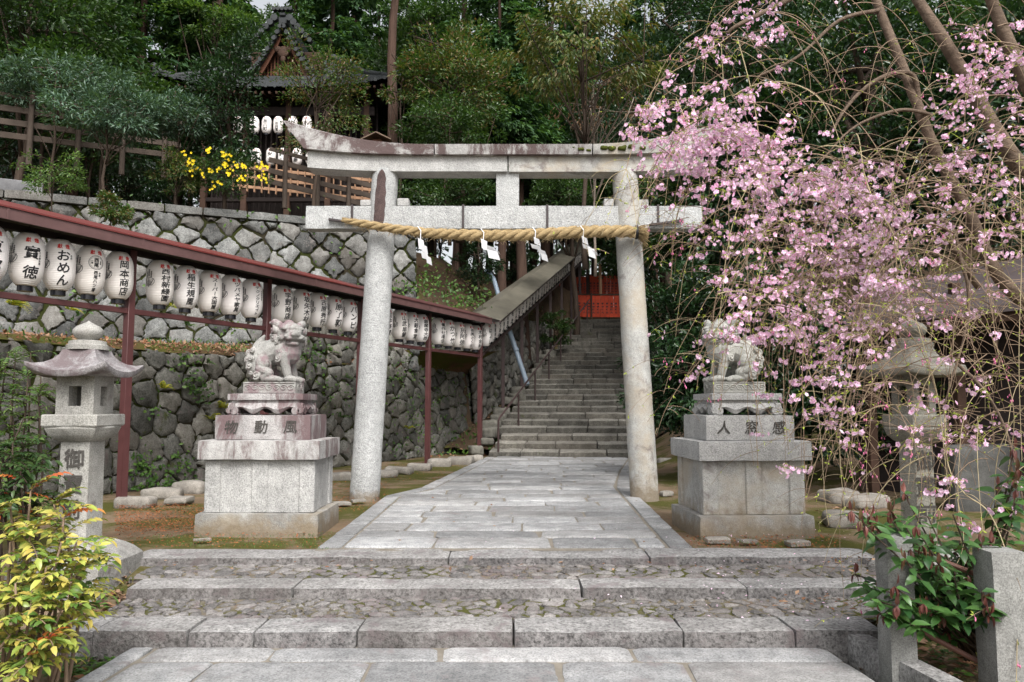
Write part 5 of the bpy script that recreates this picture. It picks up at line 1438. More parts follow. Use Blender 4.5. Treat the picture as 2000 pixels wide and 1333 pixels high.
sp = [(1640, 975, 0, .5, .4, .25), (1690, 985, 0, .6, .35, .22), (1305, 905, 0, .5, .3, .25), (1345, 912, 0, .4, .3, .2), (1400, 1055, 0, .25, .12, .06), (1460, 1058, 0, .2, .1, .05), (1560, 1060, 0, .22, .14, .07), (1655, 1020, 0, .5, .4, .2), (1300, 965, 0, .2, .15, .1), (668, 985, 0, .22, .16, .06), (700, 980, 0, .2, .14, .06), (395, 1054, 0, .16, .1, .03)]
rocks(sp, 'garden_stone', lambda i: ['flat boulder right of the right pedestal, farther one', 'flat boulder just left of the six sided lantern', 'rock behind the right gate pillar foot', 'second rock in the shade right of the right pillar', 'thin pale stone chip before the right pedestal, left one', 'small pale stone chip in the middle before the right pedestal', 'pale stone chip before the right end of the right pedestal', 'nearest flat boulder right of the right pedestal', 'small stone against the right pillar foot', 'small stone before the left pillar foot', 'pale flat stone touching the left pillar foot', 'tiny grey stone before the left pedestal'][i], 'stone', 'loose stones around the pedestals', M['edge_rock'])

for i in range(16):      # rocks that edge the stairs
    yv = SY0 + .35 + .62 * i + RS.uniform(-.15, .15); mb = MB(); w = RS.uniform(.3, .55); h = RS.uniform(.18, .34)
    mb.rock((0, 0, 0), (w, RS.uniform(.4, .65), h), .06, .05, .04, 4, seed=i + 70, rz=RS.uniform(-.5, .5)); o = mb.build('edging_rock', M['stair_rock'], None, 60)
    o.location = (stair_left(yv) - .42 + RS.uniform(-.14, .05), yv, stair_z(yv) + .0); tag(o, '%s rough rock up the left edge of the stairs, counted from the bottom' % ordinal(i), 'rock', 'rocks along the left edge of the stairs')
# ------------------------------------------------------------------ forest behind
gt = 'cedar trunks in the wood'
def cedar(label, px, ybase, Y, wpx, H, lean=0, bark='bark_cedar', crown_n=80, first=.35, mat='leaf_cedar'):
    b = P(px, ybase, Y); zg = hill_z(b.x, Y) - .3
    t = thing('cedar_tree', label, 'cedar', (b.x, Y, zg), RS.uniform(0, 6.28), gt); r = wpx * Y / FPX / 2
    mb = MB(); n = 12
    mb.tube([(lean * (i / n) + r * .3 * math.sin(i * 1.1), r * .3 * math.cos(i * 1.7), H * i / n) for i in range(n + 1)], [r * (1.35 if i == 0 else 1 - .8 * (i / n)) for i in range(n + 1)], 12, wob=.03); mb.build('trunk', M[bark], t, 180)
    pos = []; dd = []
    for i in range(crown_n):
        k_ = first + (1 - first) * (i + RS.uniform()) / crown_n; z = H * k_; a = RS.uniform(0, 6.28); L = (1.08 - k_) * H * .22 * RS.uniform(.5, 1.1) + .4
        m = int(75 * L)
        s = RS.uniform(.15, 1, m) ** .7 * L; w = RS.normal(size=m) * .16 * L
        x = np.cos(a) * s - np.sin(a) * w; y = np.sin(a) * s + np.cos(a) * w
        zz = z - .12 * s ** 1.3 + RS.normal(size=m) * .1
        pos.append(np.stack([x + lean * k_, y, zz], 1)); dd.append(np.stack([np.cos(a) + RS.normal(size=m) * .5, np.sin(a) + RS.normal(size=m) * .5, -.45 + RS.normal(size=m) * .3], 1))
    if pos:
        pos = np.concatenate(pos); dd = np.concatenate(dd); N = len(pos)
        leaf_mesh('crown', pos, dd, np.array([0, 0, 1.0]) + RS.normal(size=(N, 3)) * .4, RS.uniform(.22, .42, N), RS.uniform(.08, .15, N), M[mat], t)
    return t
cedar('thick straight reddish cedar trunk rising behind the left gate pillar', 766, 285, 25.5, 27, 17, crown_n=40, first=.6)
protos = []
for i, (px, Y, w, H, lab) in enumerate(((640, 33, 20, 16, 'dark cedar behind the right slope of the hall roof'), (1066, 33, 22, 15, 'leaning dark cedar above the middle of the gate'), (1022, 28, 27, 15, 'stout cedar trunk seen under the tie beam beside the third streamer'), (890, 27, 11, 10, 'slim reddish trunk seen under the tie beam behind the first streamer'), (985, 27.5, 20, 14, 'cedar trunk under the tie beam behind the second streamer'))):
    protos.append(cedar(lab, px, 400, Y, w, H, RS.uniform(-.4, .4), crown_n=74, first=.36 + .06 * (i % 3)))
def copy_tree(o, parent=None):
    c = o.copy(); COL.objects.link(c); c.parent = parent
    for ch in list(o.children): copy_tree(ch, c)
    return c
spots = [(-60, 36), (40, 40), (120, 30), (190, 38), (250, 33), (330, 40), (395, 34), (440, 42), (585, 38), (690, 36), (720, 44), (835, 40), (905, 35), (955, 44), (1040, 38), (1130, 46), (1280, 34), (1250, 42), (1300, 46), (1350, 33), (1420, 40), (1500, 36), (1590, 42), (1680, 34), (1780, 40), (1880, 36), (1990, 42), (2100, 38), (540, 48), (800, 50), (1075, 52), (290, 50), (0, 52), (640, 54), (890, 54), (1160, 50), (60, 46), (150, 45), (360, 47), (480, 44), (660, 47), (770, 45), (980, 49), (1210, 47), (1110, 37), (930, 43), (560, 33), (430, 39)]
for i, (px, Y) in enumerate(spots):
    c = copy_tree(protos[[0, 1, 2, 4][i % 4]]); x = (px - 1000) / FPX * Y; c.location = (x, Y, hill_z(x, Y) - .3); c.rotation_euler.z = RS.uniform(0, 6.28); s = RS.uniform(.9, 1.3); c.scale = (s, s, s * RS.uniform(.95, 1.2))
    c['label'] = 'one of the tall cedars crowding the wood behind the hall and the gate'; c['group'] = 'tall cedars of the far wood'
# broadleaved trees and shrubs, one by one
gb_ = 'broadleaved trees and shrubs on the hillside'
def T(*a, **k):
    k.setdefault('group', gb_); return tree(*a, **k)
T('evergreen_tree', 'big dark evergreen filling the upper left corner', 'tree', 60, 50, 24, 170, 130, 'b', 'leaf_mid', 60, 130, .17, .075, ry=2.2, zbase=6, r0=.16)
T('evergreen_tree', 'rounded olive green tree left of the hall roof', 'tree', 270, 60, 34, 130, 110, 'b', 'leaf_mid', 48, 120, .17, .07, ry=1.8, zbase=6.5, r0=.14)
T('cypress_tree', 'light green feathery tree behind the hall roof, left of its gable', 'tree', 420, 40, 33, 110, 90, 'b', 'leaf_light', 44, 110, .24, .09, ry=1.8, zbase=7, r0=.14, flat_=.4)
T('bamboo_shrub', 'bluish feathery shrub hanging over the left board fence', 'shrub', 210, 215, 17.6, 130, 55, 'b', 'leaf_blue', 64, 85, .15, .04, zbase=6.1, r0=.04, k=22, ry=.9)
T('bamboo_shrub', 'bluish green shrub at far left above the fence', 'shrub', 110, 160, 18.5, 150, 60, 'b', 'leaf_blue', 56, 80, .15, .042, zbase=6.1, r0=.045, k=18, ry=1.0)
T('bamboo_shrub', 'fine leaved shrub under the hall lanterns, left of the camellia', 'shrub', 350, 225, 18.6, 75, 50, 'b', 'leaf_blue', 44, 75, .14, .038, zbase=6.1, r0=.03, k=20, ry=.8)
T('camellia', 'glossy dark camellia rising in tiers before the hall roof', 'tree', 448, 190, 19.2, 72, 150, 'b', 'leaf_dark', 46, 120, .12, .06, zbase=6.1, r0=.06, k=26, ry=.8, clump=.42)
T('grey_shrub', 'grey olive shrub before the right half of the hall', 'tree', 620, 190, 20.5, 95, 120, 'b', 'leaf_russet', 54, 90, .10, .045, zbase=6.1, r0=.06, k=30, ry=.9, clump=.4)
T('oak_shrub', 'leafy branch cluster in front of the thick cedar trunk', 'tree', 785, 160, 24.2, 60, 45, 'b', 'leaf_russet', 22, 70, .14, .06, zbase=6.6, r0=.05, k=12, ry=.7)
T('photinia_tree', 'large bush with reddish tips above the middle of the gate', 'tree', 900, 160, 24, 115, 130, 'b', 'leaf_russet', 66, 130, .14, .06, zbase=6.6, r0=.12, k=20, ry=1.5)
T('evergreen_shrub', 'green leafy bush just above the left half of the lintel', 'shrub', 880, 255, 22.5, 110, 60, 'b', 'leaf_mid', 50, 120, .12, .055, zbase=6.2, r0=.05, k=14, ry=1.2)
T('evergreen_shrub', 'green leafy bush seen between lintel and tie beam left of the strut', 'shrub', 870, 370, 21.8, 95, 50, 'b', 'leaf_mid', 44, 110, .11, .05, r0=.04, k=14, ry=1.0)
T('evergreen_shrub', 'green bush seen between lintel and tie beam right of the strut', 'shrub', 1110, 375, 23.5, 90, 45, 'b', 'leaf_mid', 40, 110, .12, .055, r0=.04, k=14, ry=1.0)
T('evergreen_shrub', 'dark bush on the bank behind the second and third streamers', 'shrub', 935, 500, 24.5, 40, 55, 'b', 'leaf_dark', 26, 90, .11, .05, r0=.04, k=14, ry=.7)
T('evergreen_shrub', 'small bush on the bank right of the big cedar trunk', 'shrub', 1012, 512, 29.5, 38, 34, 'b', 'leaf_dark', 24, 90, .13, .06, r0=.04, k=14, ry=.8)
T('evergreen_shrub', 'fresh green bush beside the stairs under the stair lanterns', 'shrub', 1082, 640, 29.0, 30, 40, 'b', 'leaf_mid', 24, 80, .12, .055, r0=.03, k=14, ry=.6)
T('daphniphyllum', 'tree with long drooping olive leaves above the right half of the gate', 'tree', 1140, 90, 17.0, 170, 110, 'droop', 'leaf_olive', 110, 40, .17, .055, zbase=4.5, r0=.06, k=30, ry=1.6, clump=.26)
T('withered_shrub', 'withered branches with tan leaves above the right half of the lintel', 'shrub', 1160, 195, 18.5, 95, 70, 'droop', 'leaf_tan', 50, 14, .10, .032, bark='bark_pale', zbase=4.6, r0=.035, k=26, ry=1.1, clump=.3)
T('evergreen_tree', 'dark green tree directly right of the gate lintel', 'tree', 1310, 250, 20, 110, 210, 'b', 'leaf_dark', 80, 130, .13, .06, zbase=1.5, r0=.14, ry=1.5)
T('cypress_tree', 'feathery green cypress behind the right end of the tie beam', 'tree', 1345, 430, 17, 95, 110, 'b', 'leaf_mid', 60, 120, .15, .05, zbase=.8, r0=.08, ry=1.0, flat_=.35)
T('evergreen_shrub', 'tall dark hedge bush beside the right gate pillar', 'shrub', 1345, 690, 14.0, 110, 210, 'b', 'leaf_dark', 120, 130, .12, .055, zbase=-.1, r0=.06, ry=1.1, low=-1)
T('evergreen_shrub', 'dark hedge bush behind the right guardian lion', 'shrub', 1510, 700, 13.2, 120, 220, 'b', 'leaf_dark', 120, 130, .12, .055, zbase=-.1, r0=.06, ry=1.1, low=-1)
T('evergreen_tree', 'dark evergreen mass behind the cherry blossom, left part', 'tree', 1480, 330, 15.5, 150, 260, 'b', 'leaf_dark', 100, 140, .15, .065, zbase=.3, r0=.2, ry=1.4)
T('evergreen_tree', 'dark evergreen mass behind the cherry limbs', 'tree', 1700, 260, 14.5, 190, 300, 'b', 'leaf_dark', 130, 140, .15, .065, zbase=.2, r0=.2, ry=1.4)
T('evergreen_tree', 'dark evergreen at the right edge behind the cherry', 'tree', 1950, 250, 13.5, 190, 300, 'b', 'leaf_dark', 120, 140, .15, .065, zbase=.2, r0=.18, ry=1.4)
T('evergreen_shrub', 'dark low bush behind the six sided lantern', 'shrub', 1680, 750, 12.2, 130, 130, 'b', 'leaf_dark', 70, 120, .12, .055, zbase=-.1, r0=.05, ry=.8, low=-1)
T('evergreen_tree', 'dark tall evergreen at the top behind the blossom', 'tree', 1420, 60, 22, 170, 120, 'b', 'leaf_dark', 80, 130, .16, .07, zbase=4, r0=.2, ry=1.8)
for i, (x, y, Y, rx, rz, m) in enumerate([(560, 120, 32, 120, 90, 'leaf_mid'), (200, 10, 34, 160, 80, 'leaf_light'), (700, 230, 31, 80, 60, 'leaf_mid'), (1000, 130, 31, 110, 110, 'leaf_dark'), (840, 60, 34, 90, 80, 'leaf_mid'), (1230, 190, 28, 110, 140, 'leaf_dark'), (50, 120, 28, 120, 80, 'leaf_mid'), (480, 300, 31, 150, 70, 'leaf_dark'), (1120, 280, 32, 120, 80, 'leaf_dark')]):
    T('evergreen_tree', ['mid green tree behind the right slope of the hall roof', 'fresh green tree at the top left behind the other crowns', 'mid green tree low to the right of the hall', 'dark tree in the wood above the gate centre', 'mid green tree near the top behind the thick cedar', 'dark tree behind the drooping olive leaves', 'mid green tree behind the left fence', 'dark tree low behind the hall', 'dark tree low behind the withered branches'][i], 'tree', x, y, Y, rx, rz, 'b', m, 50, 110, .2, .09, zbase=hill_z((x - 1000) / FPX * Y, Y) - .2, r0=.13, ry=1.8)
UNDER = [T('understorey_bush', 'one of the dark bushes filling the wood floor between the cedars', 'shrub', 1000, 330, 30, 150, 70, 'b', 'leaf_dark', 46, 110, .2, .09, zbase=6.4, r0=.06, ry=2.0, low=-1, group='bushes of the wood floor')[0], T('understorey_bush', 'one of the dark bushes filling the wood floor between the cedars', 'shrub', 600, 330, 32, 150, 70, 'b', 'leaf_mid', 46, 110, .2, .09, zbase=6.6, r0=.06, ry=2.0, low=-1, group='bushes of the wood floor')[0]]
for i, (px, Y) in enumerate([(-50, 26), (60, 25), (160, 26), (180, 24.5), (20, 31), (120, 33), (230, 31), (330, 32), (430, 34), (520, 36), (700, 34), (800, 31), (900, 33), (1000, 36), (1100, 40), (1230, 38), (1300, 30), (1400, 28), (1500, 30), (760, 39), (860, 42), (960, 44), (640, 40), (1080, 46), (1350, 24), (1450, 22), (1580, 24), (1700, 22), (1850, 24), (2000, 22), (40, 42), (180, 44), (300, 43), (410, 45), (985, 36), (1060, 42), (1120, 44), (1180, 45), (1010, 40), (930, 38), (850, 31), (895, 29), (940, 30), (990, 31), (1150, 40), (1190, 42), (1125, 39), (1090, 37), (1220, 40)]):
    c = copy_tree(UNDER[i % 2]); x = (px - 1000) / FPX * Y; c.location = (x, Y, hill_z(x, Y) - .2); c.rotation_euler.z = RS.uniform(0, 6.28); s = RS.uniform(.85, 1.3); c.scale = (s, s, s * RS.uniform(.9, 1.4))
# far wood: one mass of foliage low behind the trunks
N = 36000; x = RS.uniform(-75, 75, N); y = RS.uniform(56, 75, N); z = np.array([hill_z(a, b) for a, b in zip(x[:400], y[:400])]).mean() + RS.uniform(0, 1, N) ** 1.5 * (9 + 3 * np.sin(x * .23) + 2 * np.sin(x * .71)) - 2
o = leaf_mesh('far_wood', np.stack([x, y, z], 1), RS.normal(size=(N, 3)), np.array([0, -.6, 1.0]) + RS.normal(size=(N, 3)) * .5, .8, .42, M['leaf_dark']); tag(o, kind='stuff')

# ------------------------------------------------------------------ plants on and around the walls
T('nandina', 'small nandina with reddish fruit on the coping, left of the yellow flowers', 'shrub', 345, 335, 18.4, 48, 42, 'b', 'leaf_russet', 34, 70, .09, .032, zbase=6.05, r0=.02, k=20, group='small shrubs on the walls')
T('nandina', 'sparse nandina on the coping near the left edge', 'shrub', 105, 335, 16.2, 70, 45, 'b', 'leaf_light', 34, 46, .09, .028, zbase=5.4, r0=.015, k=24, group='small shrubs on the walls')
T('nandina', 'nandina with red tinted leaves growing out of the slanting wall', 'shrub', 218, 408, 16.0, 40, 32, 'b', 'leaf_russet', 28, 60, .10, .036, r0=.015, k=16, group='small shrubs on the walls')
t, o = T('flowering_shrub', 'shrub with bright yellow flowers on the wall top', 'shrub', 440, 335, 18.9, 85, 45, 'b', 'leaf_mid', 44, 70, .09, .035, zbase=6.05, r0=.02, k=20, group='small shrubs on the walls')
o_ = Vector(t.location); pos = []
for (x_, y_, n_) in ((362, 300, 6), (372, 318, 14), (378, 332, 10), (406, 295, 9), (440, 305, 16), (441, 318, 12), (425, 330, 8), (412, 334, 7), (448, 338, 10), (474, 327, 8), (464, 322, 5), (510, 325, 10), (516, 332, 5), (474, 348, 8), (424, 356, 6), (415, 366, 5), (395, 342, 5), (520, 350, 4), (503, 346, 4)):
    for _ in range(n_): pos.append(P(x_ + RS.normal() * 5, y_ + RS.normal() * 4, 18.1 + RS.uniform(-.15, .15)) - o_)
pos = np.repeat(np.array([list(p) for p in pos]), 5, 0); q = np.tile(np.arange(5) * 1.2566, len(pos) // 5) ; N = len(pos)
leaf_mesh('flowers', pos, np.stack([np.cos(q), np.full(N, -.35), np.sin(q)], 1), np.tile([0, -1.0, .1], (N, 1)), .036, .028, M['yellow_flower'], t)
def fern(label, p, size, n_frond, mat, facing=(0, -1, .2), hang=.6):
    t = thing('fern', label, 'fern', p, 0, 'ferns growing from the wall joints'); pos = []; d = []; L = []
    f = Vector(facing).normalized()
    for i in range(n_frond):
        a = RS.uniform(-1.5, 1.5); dv = Vector((math.sin(a), 0, math.cos(a) * .8)) * 1.0 + f * .7; dv.normalize(); fl = size * RS.uniform(.7, 1.1)
        sd_ = dv.cross(Vector((0, 0, 1)) if abs(dv.z) < .9 else f).normalized()
        for k_ in np.linspace(.08, 1, 12):
            c = dv * fl * k_ + Vector((0, 0, -hang * fl * k_ * k_)); w = fl * .28 * (1 - k_ * .8)
            for s_ in (-1, 1): pos.append(list(c)); d.append(list(sd_ * s_ + dv * .5)); L.append(w)
    N = len(pos); leaf_mesh('fronds', np.array(pos), np.array(d), np.tile(np.array(f) + np.array([0, 0, .6]), (N, 1)), np.array(L), np.array(L) * .38, M[mat], t)
def on_wall(fn, LA_, LD_, LN_, px, py):
    """point on the lower wall seen at px, py"""
    d = ray(px, py); n = Vector((LN_.x, LN_.y, .12)).normalized(); c = Vector((0, 0, CAMZ)); t = (LA_ - c).dot(n) / d.dot(n); return c + d * t + n * .12
ow = lambda px, py: on_wall(None, LA, LD, LN, px, py)
FERN = [(425, 800, .34, 'yellow green fern beside the upper left corner of the left pedestal', 8, 'fern'), (405, 822, .36, 'big yellow fern low beside the left pedestal', 8, 'fern'), (310, 762, .3, 'yellow fern on the boulder wall right of the left lantern roof', 7, 'fern'), (125, 610, .3, 'yellow fern below the rail above the left lantern', 6, 'fern'), (8, 600, .4, 'yellow fern at the left edge below the lower rail', 7, 'fern'), (330, 605, .26, 'yellowish fern under the fourth and fifth lanterns', 6, 'fern'), (448, 645, .28, 'yellow star shaped fern above the lion tail', 6, 'fern'), (358, 640, .24, 'grassy green tuft under the lower rail in the second bay', 8, 'ivy'), (398, 712, .22, 'grassy green tuft on the mossy wall left of the lion', 8, 'ivy'), (655, 818, .3, 'green fern right of the left pedestal slab', 6, 'ivy'), (640, 690, .3, 'green fern behind the lion face', 7, 'ivy'), (790, 840, .28, 'yellow green fern behind the left gate pillar', 6, 'fern'), (668, 740, .26, 'pale green fern between lion and gate pillar', 6, 'ivy'), (700, 480, .2, 'tuft on the slanting wall behind the left pillar', 6, 'fern')]
for (x_, y_, s_, lab, n_, m_) in FERN[:-1]: fern(lab, ow(x_, y_), s_, n_, m_, (LN.x, LN.y, .3))
# little leaves creeping over the walls
pos = []
for (x_, y_, n_, sp_) in [(355, 705, 60, 16), (370, 750, 50, 14), (385, 770, 40, 12), (300, 800, 14, 10), (230, 750, 20, 12), (590, 680, 50, 18), (600, 700, 40, 16), (640, 770, 60, 20), (660, 660, 30, 15), (780, 700, 40, 16), (800, 730, 40, 18), (835, 780, 50, 18), (845, 690, 40, 14), (870, 830, 40, 16), (800, 800, 60, 22), (770, 860, 40, 18), (850, 640, 40, 20), (880, 750, 50, 22), (910, 800, 40, 18), (265, 915, 60, 16), (350, 905, 40, 14), (600, 600, 40, 20), (660, 600, 30, 14), (270, 940, 90, 30), (330, 930, 70, 24), (200, 720, 30, 20), (440, 640, 40, 22), (240, 580, 30, 16), (430, 590, 24, 18), (150, 600, 30, 18), (760, 760, 50, 24), (820, 860, 60, 26), (900, 690, 30, 18), (570, 640, 40, 24), (540, 770, 20, 16)]:
    for _ in range(n_):
        p = ow(x_ + RS.normal() * sp_, y_ + RS.normal() * sp_); pos.append([p.x, p.y, max(.02, p.z)])
pos = np.array(pos) + RS.normal(size=(len(pos), 3)) * .02; N = len(pos); nn = np.tile([LN.x, LN.y, .5], (N, 1)) + RS.normal(size=(N, 3)) * .4
o = leaf_mesh('wall_creeper', pos, RS.normal(size=(N, 3)) * [1, 1, .6], nn, RS.uniform(.05, .10, N), RS.uniform(.04, .075, N), M['ivy']); tag(o, kind='stuff')
pos = []
for (x_, y_, n_, sx_, sy_) in [(800, 570, 110, 40, 12), (880, 575, 80, 30, 14), (915, 590, 90, 18, 10), (650, 470, 20, 30, 30), (560, 430, 25, 50, 12), (840, 540, 60, 20, 20), (250, 420, 20, 20, 20)]:
    for _ in range(n_):
        d = ray(x_ + RS.normal() * sx_, y_ + RS.normal() * sy_); n = Vector((UN.x, UN.y, .13)).normalized(); c = Vector((0, 0, CAMZ)); p = c + d * ((UA + Vector((0, 0, UZ0)) - c).dot(n) / d.dot(n)) + n * .15; pos.append(list(p))
pos = np.array(pos) + RS.normal(size=(len(pos), 3)) * .03; N = len(pos)
o = leaf_mesh('wall_creeper', pos, RS.normal(size=(N, 3)), np.tile([UN.x, UN.y, .6], (N, 1)) + RS.normal(size=(N, 3)) * .4, RS.uniform(.07, .15, N), RS.uniform(.05, .1, N), M['ivy']); tag(o, kind='stuff')

# ------------------------------------------------------------------ plants in the foreground, left
def pinnate(label, name, cat, px, py, Y, stems, mat, n_pair, size, L, W, spread, group, zbase, special=None, droop=.5, leaves_per=9, top_only=.35):
    """shrub of cane stems that carry long leaves made of paired leaflets"""
    base = P(px, py, Y); t = thing(name, label, cat, (base.x, Y, zbase), 0, group); o_ = Vector(t.location); mb = MB()
    sets = {}
    for (sx_, sy_, sY) in stems:
        tip = P(sx_, sy_, sY) - o_; foot = Vector((tip.x * .35 + RS.normal() * .08, tip.y * .3 + RS.normal() * .08, -.05))
        m = foot.lerp(tip, .5) + Vector((RS.normal() * .05, RS.normal() * .05, .06)); pts = [foot, foot.lerp(m, .6), m, m.lerp(tip, .6), tip]; mb.tube(pts, [.012, .011, .010, .008, .005], 6)
        for i in range(leaves_per):
            k_ = 1 - (1 - top_only) * RS.uniform(0, 1) ** 1.3 if i else 1.0; c = foot.lerp(tip, k_) if k_ < .5 else m.lerp(tip, (k_ - .5) * 2)
            a = 2.4 * i + RS.uniform(-.4, .4); el = RS.uniform(.0, .7) if k_ < .97 else RS.uniform(.3, 1.0)
            dv = Vector((math.cos(a) * math.cos(el), math.sin(a) * math.cos(el), math.sin(el))); fl = size * RS.uniform(.7, 1.15); side = dv.cross(Vector((0, 0, 1))).normalized()
            m_ = special if special and RS.uniform() < (.014 if mat == 'leaf_mahonia' else .10) else mat
            P_, D_, N_, L_ = sets.setdefault(m_, ([], [], [], []))
            rach = []
            for j in range(n_pair + 1):
                q = (j + .6) / (n_pair + .6); cc = c + dv * fl * q + Vector((0, 0, -droop * fl * q * q)); tan = (dv + Vector((0, 0, -2 * droop * q))).normalized(); up_ = side.cross(tan).normalized(); rach.append(cc)
                if j == n_pair: P_.append(list(cc)); D_.append(list(tan)); N_.append(list(up_)); L_.append(L)
                else:
                    for s_ in (-1, 1): P_.append(list(cc)); D_.append(list(side * s_ * .9 + tan * .55 + up_ * .1)); N_.append(list(up_)); L_.append(L * (1 - .25 * abs(q - .5)))
            mb.tube([c] + rach, .003, 4, cap=False)
    mb.build('stems', M['twig'] if mat == 'leaf_mahonia' else M['bark'], t, 180)
    for m_, (P_, D_, N_, L_) in sets.items():
        L_ = np.array(L_) * RS.uniform(.85, 1.15, len(L_)); o = leaf_mesh('leaves', np.array(P_), np.array(D_), np.array(N_) + RS.normal(size=(len(P_), 3)) * .22, L_, L_ * W, M[m_], t, True, .5, .16)
        if m_ == special and special == 'leaf_orange': tag(o, 'orange red leaves')
    return t
st = [(20, 985, 4.6), (60, 960, 4.7), (105, 985, 4.6), (125, 1010, 4.5), (150, 1060, 4.45), (175, 1090, 4.5), (120, 1060, 4.3), (60, 1040, 4.3), (20, 1060, 4.3), (90, 1110, 4.2), (30, 1140, 4.15), (140, 1120, 4.3), (60, 1190, 4.1), (120, 1190, 4.15), (20, 1240, 4.05), (90, 1250, 4.05), (50, 1290, 4.0), (-20, 1010, 4.5), (-20, 1180, 4.2), (150, 1160, 4.3)]
pinnate('bright yellow green mahonia shrub filling the lower left corner', 'mahonia', 'shrub', 60, 1260, 4.5, st, 'leaf_mahonia', 5, .22, .072, .42, 1, 'shrubs beside the left lantern', -.36, 'leaf_orange', .35, 10, .55)
st = [(0, 880, 6.2), (25, 865, 6.1), (45, 895, 6.1), (0, 910, 5.9), (40, 920, 5.9), (-20, 890, 6.1), (40, 880, 6.3), (20, 900, 6.0)]
pinnate('dark green mahonia with a few orange leaves behind the yellow one', 'mahonia', 'shrub', 50, 1000, 6.0, st, 'leaf_mid', 6, .30, .075, .38, 1, 'shrubs beside the left lantern', -.2, 'leaf_orange', .45, 9, .5)
st = [(0, 720, 7.4), (30, 700, 7.5), (55, 735, 7.2), (-20, 760, 7.3), (75, 770, 7.1), (20, 780, 7.2), (45, 820, 7.0), (-10, 830, 7.0), (-50, 750, 7.3), (15, 690, 7.6), (60, 690, 7.5), (80, 730, 7.4)]
pinnate('light green feathery nandina rising left of the stone lantern', 'nandina', 'shrub', 60, 930, 7.2, st, 'leaf_light', 6, .24, .055, .34, 1, 'shrubs beside the left lantern', -.1, None, .3, 16, .25)

# ------------------------------------------------------------------ shrub with maroon young leaves, right
t = thing('laurel_shrub', 'glossy dark green shrub with maroon young leaves around the granite post', 'shrub', (P(1830, 1290, 4.9).x, 4.9, -.38)); o_ = Vector(t.location); mb = MB(); A = ([], [], [], []); B = ([], [], [], [])
tips = []
for (cx_, cy_, sx_, sy_, n_) in ((1720, 1020, 40, 22, 9), (1800, 1030, 40, 30, 9), (1850, 1090, 50, 40, 12), (1800, 1130, 50, 40, 12), (1720, 1160, 30, 25, 9), (1790, 1200, 50, 28, 14), (1870, 1180, 40, 40, 12), (1930, 1120, 40, 60, 9), (1980, 1180, 30, 60, 7), (1990, 1010, 25, 60, 7)):
    for _ in range(n_): tips.append((cx_ + RS.normal() * sx_, cy_ + RS.normal() * sy_, RS.uniform(4.72, 5.3) if RS.uniform() < .75 else RS.uniform(4.4, 4.6)))
tips += [(1680, 1020, 4.7), (1700, 1010, 4.8), (1740, 1000, 4.9), (1690, 1140, 4.6), (1700, 1170, 4.5), (1720, 1200, 4.5), (1980, 880, 4.9), (1990, 920, 4.8), (1985, 960, 4.8)]
for (px_, py_, Y_) in tips:
    tip = P(px_, py_, Y_) - o_; foot = Vector((.32 + RS.normal() * .05, .15 + RS.normal() * .1, .1 + .2 * RS.uniform())); mb.tube([foot, foot.lerp(tip, .5) + Vector((0, 0, .05)), tip], [.009, .007, .004], 5)
    for i in range(9):
        a = 2.4 * i + RS.uniform(-.5, .5); el = RS.uniform(-.5, .3); c = tip.lerp(foot, .035 * i); dv = [math.cos(a) * math.cos(el), math.sin(a) * math.cos(el), math.sin(el)]
        A[0].append(list(c)); A[1].append(dv); A[2].append([RS.normal() * .3, -.35 + RS.normal() * .3, 1]); A[3].append(RS.uniform(.085, .135))
    if RS.uniform() < .6:
        for i in range(7): a = RS.uniform(0, 6.28); B[0].append(list(tip + Vector((0, 0, .01)))); B[1].append([math.cos(a) * .5, math.sin(a) * .5, -1.0 if RS.uniform() < .75 else 1.0]); B[2].append([math.cos(a), math.sin(a), .3]); B[3].append(RS.uniform(.045, .08))
mb.build('stems', M['bark'], t, 180)
leaf_mesh('leaves', np.array(A[0]), np.array(A[1]), np.array(A[2]), np.array(A[3]), np.array(A[3]) * .42, M['leaf_big'], t, True, .45, .1)
tag(leaf_mesh('young_leaves', np.array(B[0]), np.array(B[1]), np.array(B[2]), np.array(B[3]), np.array(B[3]) * .34, M['leaf_young'], t, True, .4, .2), 'drooping maroon young leaves')
# fallen leaves, needles and tufts
def litter(name, regions, L, mat, zf, lift=.012, upright=False):
    pos = []
    for (x0, x1, y0, y1, n_) in regions:
        for _ in range(n_):
            z0 = zf(0); p = G(RS.uniform(x0, x1), RS.uniform(y0, y1), z0); pos.append([p.x, p.y, max(ground_z(p.x, p.y), z0) + lift])
    pos = np.array(pos); N = len(pos)
    if upright: d = np.stack([RS.normal(size=N) * .5, RS.normal(size=N) * .5, np.ones(N)], 1); n = RS.normal(size=(N, 3))
    else: d = RS.normal(size=(N, 3)) * [1, 1, .15]; n = np.tile([0, 0, 1.0], (N, 1)) + RS.normal(size=(N, 3)) * .25
    ll = RS.uniform(.6, 1.3, N) * L
    o = leaf_mesh(name, pos, d, n, ll, ll * (.5 if not upright else .16), mat, None, False, .1, .12); return tag(o, kind='stuff')
litter('fallen_leaves', [(1690, 2000, 1230, 1333, 420), (1600, 1720, 1040, 1080, 40), (110, 260, 1270, 1333, 90), (150, 250, 1170, 1230, 160), (1600, 1700, 900, 1000, 60)], .075, M['litter'], lambda s: -.36, .02)
litter('fallen_leaves', [(640, 1340, 900, 1075, 26), (1600, 1720, 1100, 1130, 30), (300, 1680, 1110, 1128, 40), (1500, 1700, 1180, 1210, 40)], .05, M['litter'], lambda s: -.035, .065)
